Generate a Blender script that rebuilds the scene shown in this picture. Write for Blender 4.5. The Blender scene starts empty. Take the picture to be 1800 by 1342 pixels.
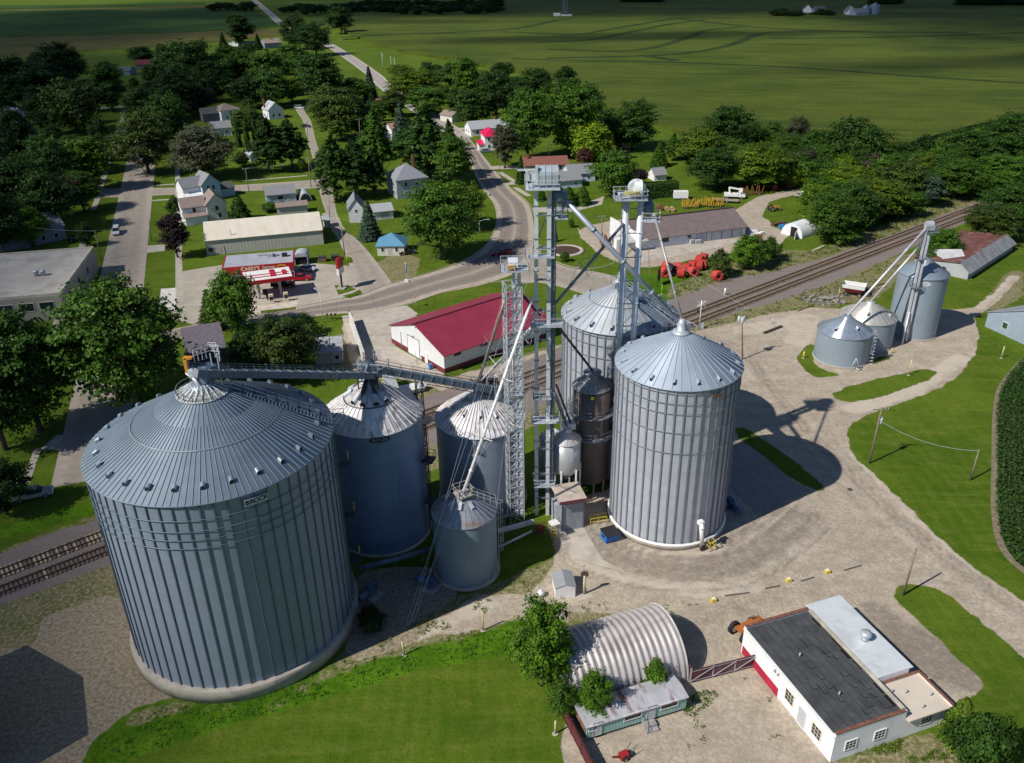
import bpy, math, random
import numpy as np
from mathutils import Vector, Matrix, noise as mnoise
R_ = math.radians
PI = math.pi
SUN_AZ_ = R_(32.0); SUN_EL_ = R_(44.0)
S = bpy.context.scene
COL = S.collection
random.seed(7)
NPR = np.random.default_rng(11)

# ------------------------------------------------------------------ camera
F, PITCH, ROLL, CAMH = 1470.0, R_(27.1198), R_(-0.9311), 72.0
_c, _s, _cp, _sp = math.cos(ROLL), math.sin(ROLL), math.cos(PITCH), math.sin(PITCH)
RIGHT = Vector((_c, _s * _sp, _s * _cp))
UP = Vector((-_s, _c * _sp, _c * _cp))
FWD = Vector((0, _cp, -_sp))

def G(px, py, z=0.0):
    """where the survey ray of a photo pixel meets the level z"""
    d = RIGHT * ((px - 900) / F) + UP * (-(py - 671) / F) + FWD
    t = (z - CAMH) / d.z
    return Vector((d.x * t, d.y * t, z))

def row(p):
    q = Vector(p) - Vector((0, 0, CAMH))
    return 671 - F * q.dot(UP) / q.dot(FWD)

def HT(p, ty):
    """height above plan point p at which it shows in photo row ty"""
    lo, hi = 0.0, 70.0
    for _ in range(40):
        m = (lo + hi) / 2
        if row((p[0], p[1], m)) > ty: lo = m
        else: hi = m
    return lo

def hp(bx, by, ty): return HT(G(bx, by), ty)

cam = bpy.data.cameras.new('camera'); cam_o = bpy.data.objects.new('camera', cam); COL.objects.link(cam_o)
cam.sensor_width = 36; cam.sensor_fit = 'HORIZONTAL'; cam.lens = 36 * F / 1800
cam.clip_start = 1; cam.clip_end = 20000
m = Matrix.Identity(4)
for i in range(3):
    m[i][0], m[i][1], m[i][2] = RIGHT[i], UP[i], -FWD[i]
m[2][3] = CAMH
cam_o.matrix_world = m
S.camera = cam_o

# ------------------------------------------------------------------ mesh builder
class MB:
    def __init__(s): s.v = []; s.f = []; s.mi = []; s.cur = 0; s.smf = []; s.sm = False
    def add(s, vs, fs):
        o = len(s.v); s.v.extend([tuple(v) for v in vs])
        for f in fs:
            s.f.append([i + o for i in f]); s.mi.append(s.cur); s.smf.append(s.sm)
        return s
    def box(s, x0, y0, z0, x1, y1, z1):
        return s.add([(x0,y0,z0),(x1,y0,z0),(x1,y1,z0),(x0,y1,z0),(x0,y0,z1),(x1,y0,z1),(x1,y1,z1),(x0,y1,z1)],
                     [(0,3,2,1),(4,5,6,7),(0,1,5,4),(1,2,6,5),(2,3,7,6),(3,0,4,7)])
    def cbox(s, cx, cy, cz, sx, sy, sz, rz=0.0):
        c, n = math.cos(rz), math.sin(rz); vs = []
        for dz in (-sz/2, sz/2):
            for dx, dy in ((-sx/2,-sy/2),(sx/2,-sy/2),(sx/2,sy/2),(-sx/2,sy/2)):
                vs.append((cx + c*dx - n*dy, cy + n*dx + c*dy, cz + dz))
        return s.add(vs, [(0,3,2,1),(4,5,6,7),(0,1,5,4),(1,2,6,5),(2,3,7,6),(3,0,4,7)])
    def prism(s, poly, z0, z1):
        n = len(poly); vs = [(p[0],p[1],z0) for p in poly] + [(p[0],p[1],z1) for p in poly]
        return s.add(vs, [tuple(range(n-1,-1,-1)), tuple(range(n,2*n))] + [(i,(i+1)%n,(i+1)%n+n,i+n) for i in range(n)])
    def ext(s, prof, a0, a1, axis='x'):
        """profile of (across, z) extruded along x or y"""
        n = len(prof)
        if axis == 'x': vs = [(a0,p[0],p[1]) for p in prof] + [(a1,p[0],p[1]) for p in prof]
        else: vs = [(p[0],a0,p[1]) for p in prof] + [(p[0],a1,p[1]) for p in prof]
        return s.add(vs, [tuple(range(n)), tuple(range(2*n-1,n-1,-1))] + [((i+1)%n,i,i+n,(i+1)%n+n) for i in range(n)])
    def tube(s, a, b, r, n=6, r2=None):
        a, b = Vector(a), Vector(b); d = b - a
        if d.length < 1e-6: return s
        r2 = r if r2 is None else r2
        q = d.normalized(); u = q.orthogonal().normalized(); w = q.cross(u)
        vs = []
        for p, rr in ((a, r), (b, r2)):
            for k in range(n):
                t = 2*PI*k/n; vs.append(p + u*(rr*math.cos(t)) + w*(rr*math.sin(t)))
        sm = s.sm; s.sm = n > 5
        s.add(vs, [(k,(k+1)%n,(k+1)%n+n,k+n) for k in range(n)])
        s.sm = False; s.add([], []); o = len(s.v) - 2*n
        s.f.append([o+k for k in range(n-1,-1,-1)]); s.f.append([o+n+k for k in range(n)]); s.mi += [s.cur]*2; s.smf += [False]*2
        s.sm = sm
        return s
    def path(s, pts, r, n=6):
        for a, b in zip(pts[:-1], pts[1:]): s.tube(a, b, r, n)
        return s
    def bar(s, a, b, w, h=None):
        """rectangular bar, w across (level), h tall"""
        h = w if h is None else h
        a, b = Vector(a), Vector(b); q = (b - a).normalized()
        u = q.cross(Vector((0,0,1)));  u = Vector((1,0,0)) if u.length < 1e-4 else u.normalized()
        t = u.cross(q).normalized(); vs = []
        for p in (a, b):
            for i, j in ((-1,-1),(1,-1),(1,1),(-1,1)): vs.append(p + u*(i*w/2) + t*(j*h/2))
        return s.add(vs, [(0,3,2,1),(4,5,6,7),(0,1,5,4),(1,2,6,5),(2,3,7,6),(3,0,4,7)])
    def lathe(s, prof, n=48, c=(0,0), smooth=True, cap=True, a0=0.0):
        vs = []
        for r, z in prof:
            for k in range(n):
                t = a0 + 2*PI*k/n; vs.append((c[0]+r*math.cos(t), c[1]+r*math.sin(t), z))
        fs = []
        for j in range(len(prof)-1):
            for k in range(n):
                k2 = (k+1)%n; fs.append((j*n+k, j*n+k2, (j+1)*n+k2, (j+1)*n+k))
        sm = s.sm; s.sm = smooth; s.add(vs, fs); s.sm = False
        if cap:
            o = len(s.v) - len(vs); L = (len(prof)-1)*n
            s.f.append([o+L+k for k in range(n)]); s.f.append([o+k for k in range(n-1,-1,-1)]); s.mi += [s.cur]*2; s.smf += [False]*2
        s.sm = sm
        return s
    def mat(s, i): s.cur = i; return s
    def build(s, name, mats, parent=None, loc=None, rz=0.0):
        me = bpy.data.meshes.new(name); me.from_pydata(s.v, [], s.f)
        for mm in (mats if isinstance(mats, (list, tuple)) else [mats]): me.materials.append(mm)
        me.polygons.foreach_set('material_index', s.mi)
        me.polygons.foreach_set('use_smooth', s.smf)
        me.validate(); me.update()
        o = bpy.data.objects.new(name, me); COL.objects.link(o)
        if parent is not None: o.parent = parent
        if loc is not None: o.location = loc
        o.rotation_euler.z = rz
        return o

def tag(o, label=None, cat=None, group=None, kind=None):
    if label: o['label'] = label
    if cat: o['category'] = cat
    if group: o['group'] = group
    if kind: o['kind'] = kind
    return o

def thing(name, label, cat, loc=(0,0,0), rz=0.0, group=None):
    o = bpy.data.objects.new(name, None); COL.objects.link(o)
    o.empty_display_size = 0.5; o.location = loc; o.rotation_euler.z = rz
    return tag(o, label, cat, group)

def copy_tree(o, parent=None, scale_mats=None):
    c = o.copy(); COL.objects.link(c); c.parent = parent
    for ch in list(o.children): copy_tree(ch, c)
    return c

def frame(A, B):
    a, b = (G(*A) if len(A) == 2 else Vector(A)), (G(*B) if len(B) == 2 else Vector(B))
    d = b - a
    return a, math.atan2(d.y, d.x), d.length

def loc_of(px, a, rz, z=0.0):
    """pixel at level z into a thing's own x, y"""
    d = G(px[0], px[1], z) - a
    return d.x*math.cos(rz) + d.y*math.sin(rz), -d.x*math.sin(rz) + d.y*math.cos(rz)

def smooth(pts, k=6):
    """Catmull-Rom through the points"""
    out = []; P = [np.array(p[:2], float) for p in pts]; P = [2*P[0]-P[1]] + P + [2*P[-1]-P[-2]]
    for i in range(1, len(P)-2):
        for t in np.linspace(0, 1, k, endpoint=False):
            a, b, c, d = P[i-1:i+3]
            out.append(tuple(.5*((2*b)+(c-a)*t+(2*a-5*b+4*c-d)*t*t+(-a+3*b-3*c+d)*t**3)))
    return out + [tuple(P[-2])]

# ------------------------------------------------------------------ materials
MC = {}
def _nt(name):
    m = bpy.data.materials.new(name); m.use_nodes = True
    nt = m.node_tree; b = nt.nodes['Principled BSDF']
    return m, nt, b
def N(nt, typ, **kw):
    n = nt.nodes.new(typ)
    for k, v in kw.items():
        if k[0] == '_': setattr(n, k[1:], v)
        else: n.inputs[k.replace('_', ' ')].default_value = v
    return n
def LK(nt, a, b): nt.links.new(a, b)
def mathn(nt, op, a, b=None, c=None, clamp=False):
    n = nt.nodes.new('ShaderNodeMath'); n.operation = op; n.use_clamp = clamp
    for i, x in enumerate((a, b, c)):
        if x is None: continue
        if isinstance(x, (int, float)): n.inputs[i].default_value = x
        else: nt.links.new(x, n.inputs[i])
    return n.outputs[0]
def mixc(nt, f, a, b, mode='MIX'):
    n = nt.nodes.new('ShaderNodeMix'); n.data_type = 'RGBA'; n.blend_type = mode; n.clamp_factor = True
    for k, x in ((0, f), (6, a), (7, b)):
        if isinstance(x, (int, float)): n.inputs[k].default_value = x
        elif isinstance(x, (tuple, list)): n.inputs[k].default_value = (*x[:3], 1)
        else: nt.links.new(x, n.inputs[k])
    return n.outputs[2]
def noise(nt, vec, scale, detail=4, rough=.55, dist=0.0):
    n = N(nt, 'ShaderNodeTexNoise', Scale=scale, Detail=detail, Roughness=rough, Distortion=dist)
    if vec is not None: nt.links.new(vec, n.inputs['Vector'])
    return n.outputs['Fac']
def ramp(nt, f, lo, hi):
    n = nt.nodes.new('ShaderNodeMapRange'); n.interpolation_type = 'SMOOTHSTEP'
    nt.links.new(f, n.inputs[0]); n.inputs[1].default_value = lo; n.inputs[2].default_value = hi
    return n.outputs[0]
def ocoord(nt, scale=None):
    t = nt.nodes.new('ShaderNodeTexCoord'); v = t.outputs['Object']
    if scale:
        mp = nt.nodes.new('ShaderNodeMapping'); mp.inputs['Scale'].default_value = scale; nt.links.new(v, mp.inputs[0]); v = mp.outputs[0]
    return v
def bump(nt, b, h, strength=.3, dist=.05):
    n = N(nt, 'ShaderNodeBump', Strength=strength, Distance=dist); nt.links.new(h, n.inputs['Height']); nt.links.new(n.outputs[0], b.inputs['Normal'])

def pm(name, col, rough=.6, metal=0.0, var=.22, vs=.6, stain=None, samt=.5, ss=.35, bmp=0.0, bs=6, stretch=None, lines=None):
    """paint / concrete / shingle: base colour with blotches, optional stain colour, bump, and parallel seams (axis, pitch, depth)"""
    if name in MC: return MC[name]
    m, nt, b = _nt(name); v = ocoord(nt, stretch)
    n = noise(nt, v, vs, 6, .6)
    dk = tuple(c*(1-var) for c in col); lt = tuple(min(1, c*(1+var*.7)) for c in col)
    c = mixc(nt, ramp(nt, n, .3, .7), dk, lt)
    if stain:
        n2 = noise(nt, v, ss, 7, .65, .4)
        c = mixc(nt, mathn(nt, 'MULTIPLY', ramp(nt, n2, .5, .68), samt), c, stain)
    if lines:
        ax, pitch, dep = lines
        sp = nt.nodes.new('ShaderNodeSeparateXYZ'); nt.links.new(ocoord(nt), sp.inputs[0])
        w = mathn(nt, 'FRACT', mathn(nt, 'DIVIDE', sp.outputs['xyz'.index(ax)], pitch))
        w = mathn(nt, 'ABSOLUTE', mathn(nt, 'SUBTRACT', w, .5))
        bump(nt, b, ramp(nt, w, .30, .48), dep, .06)
    elif bmp:
        bump(nt, b, noise(nt, v, bs, 5), bmp, .05)
    LK(nt, c, b.inputs['Base Color'])
    b.inputs['Roughness'].default_value = rough; b.inputs['Metallic'].default_value = metal
    MC[name] = m
    return m

def galv(name, col, R=5.0, pw=2.8, ph=1.1, rough=.42, metal=.6, con=.12, stain=None, samt=.3, corr=0.0, streak=.15):
    """galvanised sheet wall: sheets of slightly different tone wrapped round a cylinder"""
    if name in MC: return MC[name]
    m, nt, b = _nt(name); v = ocoord(nt)
    sp = nt.nodes.new('ShaderNodeSeparateXYZ'); nt.links.new(v, sp.inputs[0])
    ang = mathn(nt, 'MULTIPLY', mathn(nt, 'ARCTAN2', sp.outputs[1], sp.outputs[0]), R)
    cb = nt.nodes.new('ShaderNodeCombineXYZ'); nt.links.new(ang, cb.inputs[0]); nt.links.new(sp.outputs[2], cb.inputs[1])
    br = N(nt, 'ShaderNodeTexBrick', Scale=1.0, Mortar_Size=.012, Mortar_Smooth=.2, Bias=0.0, Brick_Width=pw, Row_Height=ph)
    nt.links.new(cb.outputs[0], br.inputs['Vector'])
    br.inputs['Color1'].default_value = (1-con,)*3 + (1,); br.inputs['Color2'].default_value = (1+con*.5,)*3 + (1,); br.inputs['Mortar'].default_value = (1-con*2.2,)*3 + (1,)
    c = mixc(nt, 1.0, col, br.outputs['Color'], 'MULTIPLY')
    n = noise(nt, v, 1.3, 7, .65)
    c = mixc(nt, ramp(nt, n, .2, .8), tuple(x*(1-streak) for x in col), c)
    st = nt.nodes.new('ShaderNodeMapping'); st.inputs['Scale'].default_value = (1.2, .06, 1); nt.links.new(cb.outputs[0], st.inputs[0])
    n2 = noise(nt, st.outputs[0], 1.2, 6, .7)
    c = mixc(nt, mathn(nt, 'MULTIPLY', ramp(nt, n2, .48, .75), streak*2), c, tuple(x*.55 for x in col))
    if stain:
        n3 = noise(nt, st.outputs[0], .8, 7, .7, .3)
        c = mixc(nt, mathn(nt, 'MULTIPLY', ramp(nt, n3, .5, .7), samt), c, stain)
    LK(nt, c, b.inputs['Base Color'])
    b.inputs['Metallic'].default_value = metal
    LK(nt, mathn(nt, 'MULTIPLY_ADD', n, .25, rough-.1), b.inputs['Roughness'])
    if corr:
        w = mathn(nt, 'SINE', mathn(nt, 'MULTIPLY', sp.outputs[2], 2*PI/.2))
        bump(nt, b, w, corr, .02)
    MC[name] = m
    return m

def glassm():
    if 'glass' in MC: return MC['glass']
    m, nt, b = _nt('window_glass'); b.inputs['Base Color'].default_value = (.02,.025,.03,1); b.inputs['Roughness'].default_value = .08
    MC['glass'] = m; return m
# ------------------------------------------------------------------ ground
def W(pts): return [(G(*p).x, G(*p).y) for p in pts]
GX0, GX1, GY0, GY1, GS = -195.0, 245.0, 46.0, 440.0, 0.6
gx = np.arange(GX0, GX1, GS); gy = np.arange(GY0, GY1, GS)
PX, PY_ = np.meshgrid(gx, gy)
def inside(poly):
    r = np.zeros(PX.shape, bool); n = len(poly)
    for i in range(n):
        (x0, y0), (x1, y1) = poly[i], poly[(i+1) % n]
        if y0 == y1: continue
        c = (y0 > PY_) != (y1 > PY_)
        r ^= c & (PX < (x1-x0)*(PY_-y0)/(y1-y0)+x0)
    return r
def band(pts, w, soft=1.2):
    """1 inside w/2 of a polyline, soft over a metre"""
    xs = [p[0] for p in pts]; ys = [p[1] for p in pts]; m_ = w/2+1.5
    i0, i1 = np.searchsorted(gx, (min(xs)-m_, max(xs)+m_)); j0, j1 = np.searchsorted(gy, (min(ys)-m_, max(ys)+m_))
    out = np.zeros(PX.shape); X, Y = PX[j0:j1,i0:i1], PY_[j0:j1,i0:i1]
    if X.size == 0: return out
    d = np.full(X.shape, 1e9)
    for (x0, y0), (x1, y1) in zip(pts[:-1], pts[1:]):
        dx, dy = x1-x0, y1-y0; t = np.clip(((X-x0)*dx+(Y-y0)*dy)/(dx*dx+dy*dy+1e-9), 0, 1)
        d = np.minimum(d, np.hypot(X-x0-t*dx, Y-y0-t*dy))
    out[j0:j1,i0:i1] = np.clip((w/2-d)/soft+.5, 0, 1)
    return out
def blur(a, k=1, it=2):
    for _ in range(it):
        for ax in (0, 1):
            a = sum(np.roll(a, i, ax) for i in range(-k, k+1))/(2*k+1)
    return a
def mask(polys, holes=(), k=1, it=2):
    r = np.zeros(PX.shape)
    for p in polys: r = np.maximum(r, inside(W(p)))
    for p in holes: r = r*(1-inside(W(p)))
    return blur(r.astype(float), k, it)

ISL = [[(1400,631),(1415,608),(1431,600),(1431,640),(1455,654),(1483,658),(1478,663),(1435,664),(1415,652)],
       [(1522,641),(1555,622),(1568,631),(1535,642)],
       [(1463,693),(1478,685),(1535,668),(1596,655),(1632,648),(1651,655),(1633,668),(1569,692),(1518,705),(1485,708),(1468,702)],
       [(1293,748),(1302,747),(1340,772),(1390,806),(1442,848),(1453,869),(1420,857),(1370,828),(1330,800),(1298,778)]]
gravel = mask([
    [(1160,600),(1180,585),(1233,581),(1290,568),(1345,553),(1434,541),(1500,545),(1560,560),(1640,545),(1680,545),(1712,540),(1745,517),(1775,484),(1795,484),(1788,494),(1760,523),(1730,548),(1712,560),(1722,590),(1712,625),(1690,655),(1660,680),(1600,703),(1545,722),(1502,740),(1489,762),(1493,785),(1512,812),(1555,850),(1640,935),(1700,990),(1800,1058),(1900,1120),(1900,1240),(1800,1158),(1726,1095),(1662,1042),(1625,1028),(1586,1028),(1566,1040),(1570,1052),(1593,1079),(1645,1127),(1690,1163),(1726,1196),(1715,1222),(1670,1240),(1600,1200),(1480,1300),(1440,1330),(1300,1180),(1215,1180),(1205,1110),(1150,1082),(1050,1080),(960,1072),(930,1050),(975,995),(975,960),(960,930),(990,880),(1080,860),(1130,760)],
    [(1015,1240),(1205,1205),(1235,1200),(1325,1175),(1465,1350),(1460,1400),(1000,1400),(985,1290)],
    [(1016,406),(1036,396),(1090,386),(1200,380),(1294,369),(1334,345),(1401,332),(1431,319),(1448,315),(1416,336),(1351,356),(1340,380),(1361,399),(1388,412),(1370,432),(1338,434),(1280,446),(1200,460),(1150,470),(1105,470),(1053,446),(1022,419)],
    [(-80,1140),(60,1140),(135,1190),(170,1290),(140,1345),(120,1420),(-120,1420)],
    [(75,1085),(190,1045),(215,1055),(300,1160),(320,1220),(235,1245),(165,1300),(120,1260),(60,1140)],
    [(640,1145),(760,1092),(850,1045),(960,1040),(1010,1098),(900,1088),(850,1108),(780,1112),(700,1140),(610,1170)],
    [(690,535),(735,557),(700,580),(690,610),(785,665),(880,640),(970,612),(990,600),(985,616),(880,655),(785,690),(745,675),(620,650),(600,575),(620,545)],
    [(565,375),(590,372),(604,400),(612,420),(650,455),(672,480),(690,500),(640,515),(620,470),(600,430)],
    [(1150,1080),(1320,1080),(1330,1190),(1195,1215)],
    [(600,1160),(625,1005),(760,995),(810,1045),(700,1110)],
    [(1725,1195),(1700,1205),(1600,1170),(1500,1065),(1560,1040)],
    ], ISL)
ballast = mask([[(-120,1020),(0,974),(74,943),(166,915),(400,826),(700,715),(969,618),(1120,545),(1173,528),(1254,500),(1294,486),(1348,481),(1401,466),(1440,457),(1560,415),(1700,362),(1780,330),(1790,348),(1700,390),(1560,456),(1440,506),(1374,527),(1307,547),(1240,568),(1185,592),(985,702),(700,805),(400,915),(166,1003),(0,1064),(-140,1110)]])
dry = mask([
    [(1190,590),(1240,562),(1307,545),(1440,505),(1560,455),(1620,440),(1600,475),(1540,525),(1434,545),(1310,565),(1233,585)],
    [(1173,530),(1254,502),(1401,468),(1560,417),(1700,364),(1790,332),(1780,318),(1690,345),(1600,375),(1540,400),(1440,440),(1380,440),(1300,455),(1240,475),(1170,510)],
    [(-100,1060),(0,1050),(166,990),(230,980),(260,1110),(90,1165),(60,1145),(0,1145),(-140,1140)],
    [(985,960),(1000,995),(1120,1040),(1230,1062),(1160,1098),(1010,1098),(900,1090),(850,1112),(700,1150),(600,1180),(560,1190),(640,1100),(760,1060),(850,1035),(960,985)],
    [(1455,1342),(1640,1278),(1668,1300),(1720,1400),(1440,1400)],
    [(1000,1230),(1210,1180),(1330,1170),(1465,1350),(1000,1400)],
    [(0,990),(74,950),(166,918),(240,900),(240,890),(160,905),(0,965)],
    [(785,665),(880,637),(990,600),(990,720),(880,780),(760,830),(640,830),(600,760),(640,690),(745,680)],
    [(205,1300),(235,1240),(330,1235),(480,1228),(600,1160),(610,1175),(500,1245),(300,1255)],
    [(650,470),(700,440),(740,455),(730,500),(690,500)],
    [(600,575),(640,640),(600,660),(560,640)],
    [(1715,545),(1770,480),(1800,470),(1800,520),(1760,545)],
    ], ISL[:1], k=2)
tall = mask([[(130,1360),(170,1290),(250,1236),(420,1236),(600,1160),(700,1140),(900,1085),(960,1110),(900,1150),(734,1179),(600,1221),(404,1275),(218,1340)],
             [(1075,487),(1173,530),(1210,510),(1250,480),(1160,480)], [(0,950),(166,905),(166,880),(0,925)]])
STN = lambda pts, w: band(W(pts), w)
stain = np.maximum.reduce([
    STN([(1000,930),(1020,955),(1060,975),(1110,992),(1200,1005),(1290,995),(1350,965),(1420,910)], 5.0),
    STN([(1010,900),(1030,940),(1075,975),(1130,1000),(1250,1010)], 2.2),
    STN([(1290,560),(1330,640),(1390,720),(1470,800),(1560,890),(1680,985),(1800,1085)], 2.0)*.6,
    STN([(1310,640),(1360,720),(1430,800),(1510,890),(1640,1010),(1800,1125)], 2.0)*.55,
    STN([(1600,1130),(1640,1160),(1690,1175)], 7)*1.25, STN([(1540,1075),(1640,1150)], 4)*1.1,
    STN([(1280,1060),(1310,1075),(1340,1090)], 2.6)*.8, STN([(1205,1098),(1250,1088)], 2.0)*.7,
    STN([(1350,700),(1420,690),(1500,740)], 2.0)*.5, STN([(1570,600),(1640,650)], 3)*.4,
    STN([(1365,420),(1330,400),(1290,410)], 3)*.3, STN([(1580,712),(1600,716)], 3)*1.0,
    STN([(700,1100),(840,1030),(960,960)], 5)*.6, STN([(690,1080),(760,1050)], 7)*.7,
    STN([(1200,950),(1330,920),(1430,880)], 6)*.45, STN([(1330,920),(1420,950),(1530,960),(1600,1000)], 5)*.4])
pale = np.maximum.reduce([STN([(1120,965),(1205,980),(1260,962)], 3.0), STN([(1010,985),(1100,1015),(1230,1040),(1330,1030)], 3.0)*.8,
    STN([(1500,720),(1600,690),(1690,630)], 4.0)*.8, STN([(1310,580),(1420,560),(1400,600)], 6)*.7, STN([(1720,540),(1770,490)], 3)*.7,
    STN([(1500,800),(1600,905),(1720,1005)], 1.6)*.8, STN([(1400,900),(1340,950),(1500,1000)], 5)*.5, STN([(860,1060),(700,1130),(560,1190)], 3)*.7])
rt = random.Random(12)
def ruts(pts, n, spread, amp, w=.55):
    P = smooth(W(pts), 3); out = np.zeros(PX.shape)
    for _ in range(n):
        o = rt.gauss(0, spread); q = []
        for i, p in enumerate(P):
            a = P[max(0,i-1)]; b = P[min(len(P)-1,i+1)]; d = Vector((b[0]-a[0], b[1]-a[1])).normalized(); q.append((p[0]-d.y*o, p[1]+d.x*o))
        for s_ in (-.85, .85):
            qq = [(x+s_*.5, y+s_*.7) for x, y in q]; out = np.maximum(out, band(qq, w, .7)*amp*rt.uniform(.45,1))
    return out
LOOP = [(1005,925),(1030,955),(1075,978),(1130,995),(1215,1003),(1300,990),(1360,955),(1420,905)]
ROADR = [(1210,585),(1290,620),(1350,700),(1430,790),(1520,880),(1640,985),(1800,1100)]
stain = np.maximum(stain*.55, np.maximum.reduce([ruts(LOOP, 7, 2.4, 1.05, .5), ruts(ROADR, 5, 2.4, .75, .5), ruts([(1330,640),(1400,700),(1500,735),(1600,700),(1690,640)], 3, 1.2, .5),
    ruts([(1250,1050),(1400,1030),(1520,960),(1560,900)], 5, 3.0, .55, .4), ruts([(1430,880),(1330,960),(1400,1020),(1540,1010)], 5, 2.5, .55, .4), ruts([(1100,935),(1200,1010),(1330,1000),(1450,930),(1440,870)], 5, 2.5, .6, .4), ruts([(1230,1140),(1280,1080),(1400,1000)], 3, 1.2, .55)]))
pale = np.maximum(pale, np.maximum.reduce([ruts(LOOP, 4, 2.6, .9), ruts(ROADR, 4, 2.0, .8), ruts([(1040,1320),(1180,1270),(1330,1250)], 3, 2.0, .6)]))
pebble = mask([[(-80,1090),(75,1085),(190,1045),(215,1055),(300,1160),(320,1220),(235,1245),(165,1300),(140,1345),(120,1420),(-120,1420)],[(595,1165),(620,1005),(760,995),(810,1045),(720,1140)]])
blks = [('pebble', pebble), ('gravel', gravel), ('ballast', ballast), ('dry', dry), ('tall', tall), ('stain', stain), ('pale', pale)]

def ground_mat():
    m, nt, b = _nt('ground_cover'); v = ocoord(nt)
    at = {}
    for k in ('pebble', 'gravel', 'ballast', 'dry', 'tall', 'stain', 'pale'):
        a = nt.nodes.new('ShaderNodeAttribute'); a.attribute_name = k; at[k] = a.outputs['Fac']
    n0 = noise(nt, v, .035, 3); n1 = noise(nt, v, .33, 8, .62); n2 = noise(nt, v, 2.2, 6, .6); n3 = noise(nt, v, 9.0, 3, .6)
    mp = nt.nodes.new('ShaderNodeMapping'); mp.inputs['Rotation'].default_value = (0, 0, R_(-37)); mp.inputs['Scale'].default_value = (.22, 1.4, 1); LK(nt, v, mp.inputs[0])
    ns = noise(nt, mp.outputs[0], .5, 6, .6, .6)
    # lawn
    g = mixc(nt, ramp(nt, n0, .35, .65), (.060,.118,.006), (.100,.155,.011))
    wv = N(nt, 'ShaderNodeTexWave', Scale=.16, Distortion=16.0, Detail=3.0, Detail_Scale=.16); LK(nt, v, wv.inputs['Vector'])
    g = mixc(nt, mathn(nt, 'MULTIPLY', wv.outputs['Fac'], .24), g, (.150,.178,.026))
    n6 = noise(nt, v, .11, 5, .65); g = mixc(nt, mathn(nt, 'MULTIPLY', ramp(nt, n6, .45, .68), .6), g, (.042,.088,.004))
    n5 = noise(nt, v, .9, 7, .7); g = mixc(nt, mathn(nt, 'MULTIPLY', ramp(nt, n5, .5, .72), .55), g, (.045,.078,.005))
    g = mixc(nt, mathn(nt, 'MULTIPLY', ramp(nt, ns, .42, .72), .55), g, (.135,.175,.022))
    g = mixc(nt, mathn(nt, 'MULTIPLY', ramp(nt, n1, .52, .75), .5), g, (.175,.185,.040))
    g = mixc(nt, mathn(nt, 'MULTIPLY', ramp(nt, n2, .45, .7), .45), g, (.040,.080,.004))
    t = mixc(nt, ramp(nt, n1, .35, .65), (.050,.125,.004), (.095,.200,.008))
    t = mixc(nt, mathn(nt, 'MULTIPLY', ramp(nt, n2, .45, .6), .6), t, (.030,.085,.003))
    g = mixc(nt, ramp(nt, at['tall'], .35, .65), g, t)
    d = mixc(nt, ramp(nt, n1, .3, .65), (.22,.19,.10), (.115,.125,.035))
    d = mixc(nt, ramp(nt, n2, .45, .62), d, (.31,.27,.17))
    fd = ramp(nt, mathn(nt, 'ADD', at['dry'], mathn(nt, 'MULTIPLY_ADD', n1, 1.1, -.55)), .42, .62)
    g = mixc(nt, fd, g, d)
    # gravel
    q = mixc(nt, ramp(nt, n1, .3, .7), (.385,.315,.235), (.53,.445,.345))
    n4 = noise(nt, v, 1.1, 9, .72); q = mixc(nt, mathn(nt, 'MULTIPLY', ramp(nt, n4, .48, .7), .55), q, (.245,.200,.155)); q = mixc(nt, mathn(nt, 'MULTIPLY', ramp(nt, n2, .55, .72), .5), q, (.53,.46,.37))
    vr = N(nt, 'ShaderNodeTexVoronoi', Scale=2.3); LK(nt, v, vr.inputs['Vector']); q = mixc(nt, mathn(nt, 'MULTIPLY', ramp(nt, vr.outputs['Distance'], .35, .7), .35), q, (.20,.165,.13))
    q = mixc(nt, mathn(nt, 'MULTIPLY', ramp(nt, ns, .45, .7), .45), q, (.27,.225,.18))
    q = mixc(nt, mathn(nt, 'MULTIPLY', ramp(nt, n3, .35, .7), .4), q, (.50,.45,.38))
    q = mixc(nt, mathn(nt, 'MULTIPLY', ramp(nt, mathn(nt, 'MULTIPLY_ADD', n1, .8, at['pale']), .75, 1.25), .75), q, (.56,.49,.40))
    sf = ramp(nt, mathn(nt, 'MULTIPLY_ADD', n5, .9, mathn(nt, 'MULTIPLY', at['stain'], .8)), .55, 1.15)
    q = mixc(nt, mathn(nt, 'MULTIPLY', sf, .72), q, (.165,.140,.120))
    pb = mixc(nt, ramp(nt, n2, .34, .66), (.20,.165,.115), (.36,.30,.215)); vp = N(nt, 'ShaderNodeTexVoronoi', Scale=3.6); LK(nt, v, vp.inputs['Vector']); pb = mixc(nt, mathn(nt, 'MULTIPLY', mathn(nt, 'SUBTRACT', 1.0, ramp(nt, vp.outputs['Distance'], .10, .36)), .6), pb, (.50,.43,.33)); pb = mixc(nt, mathn(nt, 'MULTIPLY', ramp(nt, n1, .5, .7), .6), pb, (.27,.22,.15))
    q = mixc(nt, ramp(nt, mathn(nt, 'ADD', at['pebble'], mathn(nt, 'MULTIPLY_ADD', n1, .6, -.3)), .4, .6), q, pb)
    g = mixc(nt, ramp(nt, mathn(nt, 'ADD', at['gravel'], mathn(nt, 'MULTIPLY_ADD', n1, .9, -.45)), .42, .58), g, q)
    # ballast
    r = mixc(nt, ramp(nt, ns, .35, .65), (.175,.150,.145), (.225,.175,.155))
    r = mixc(nt, mathn(nt, 'MULTIPLY', ramp(nt, n3, .4, .65), .6), r, (.31,.27,.255))
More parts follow.
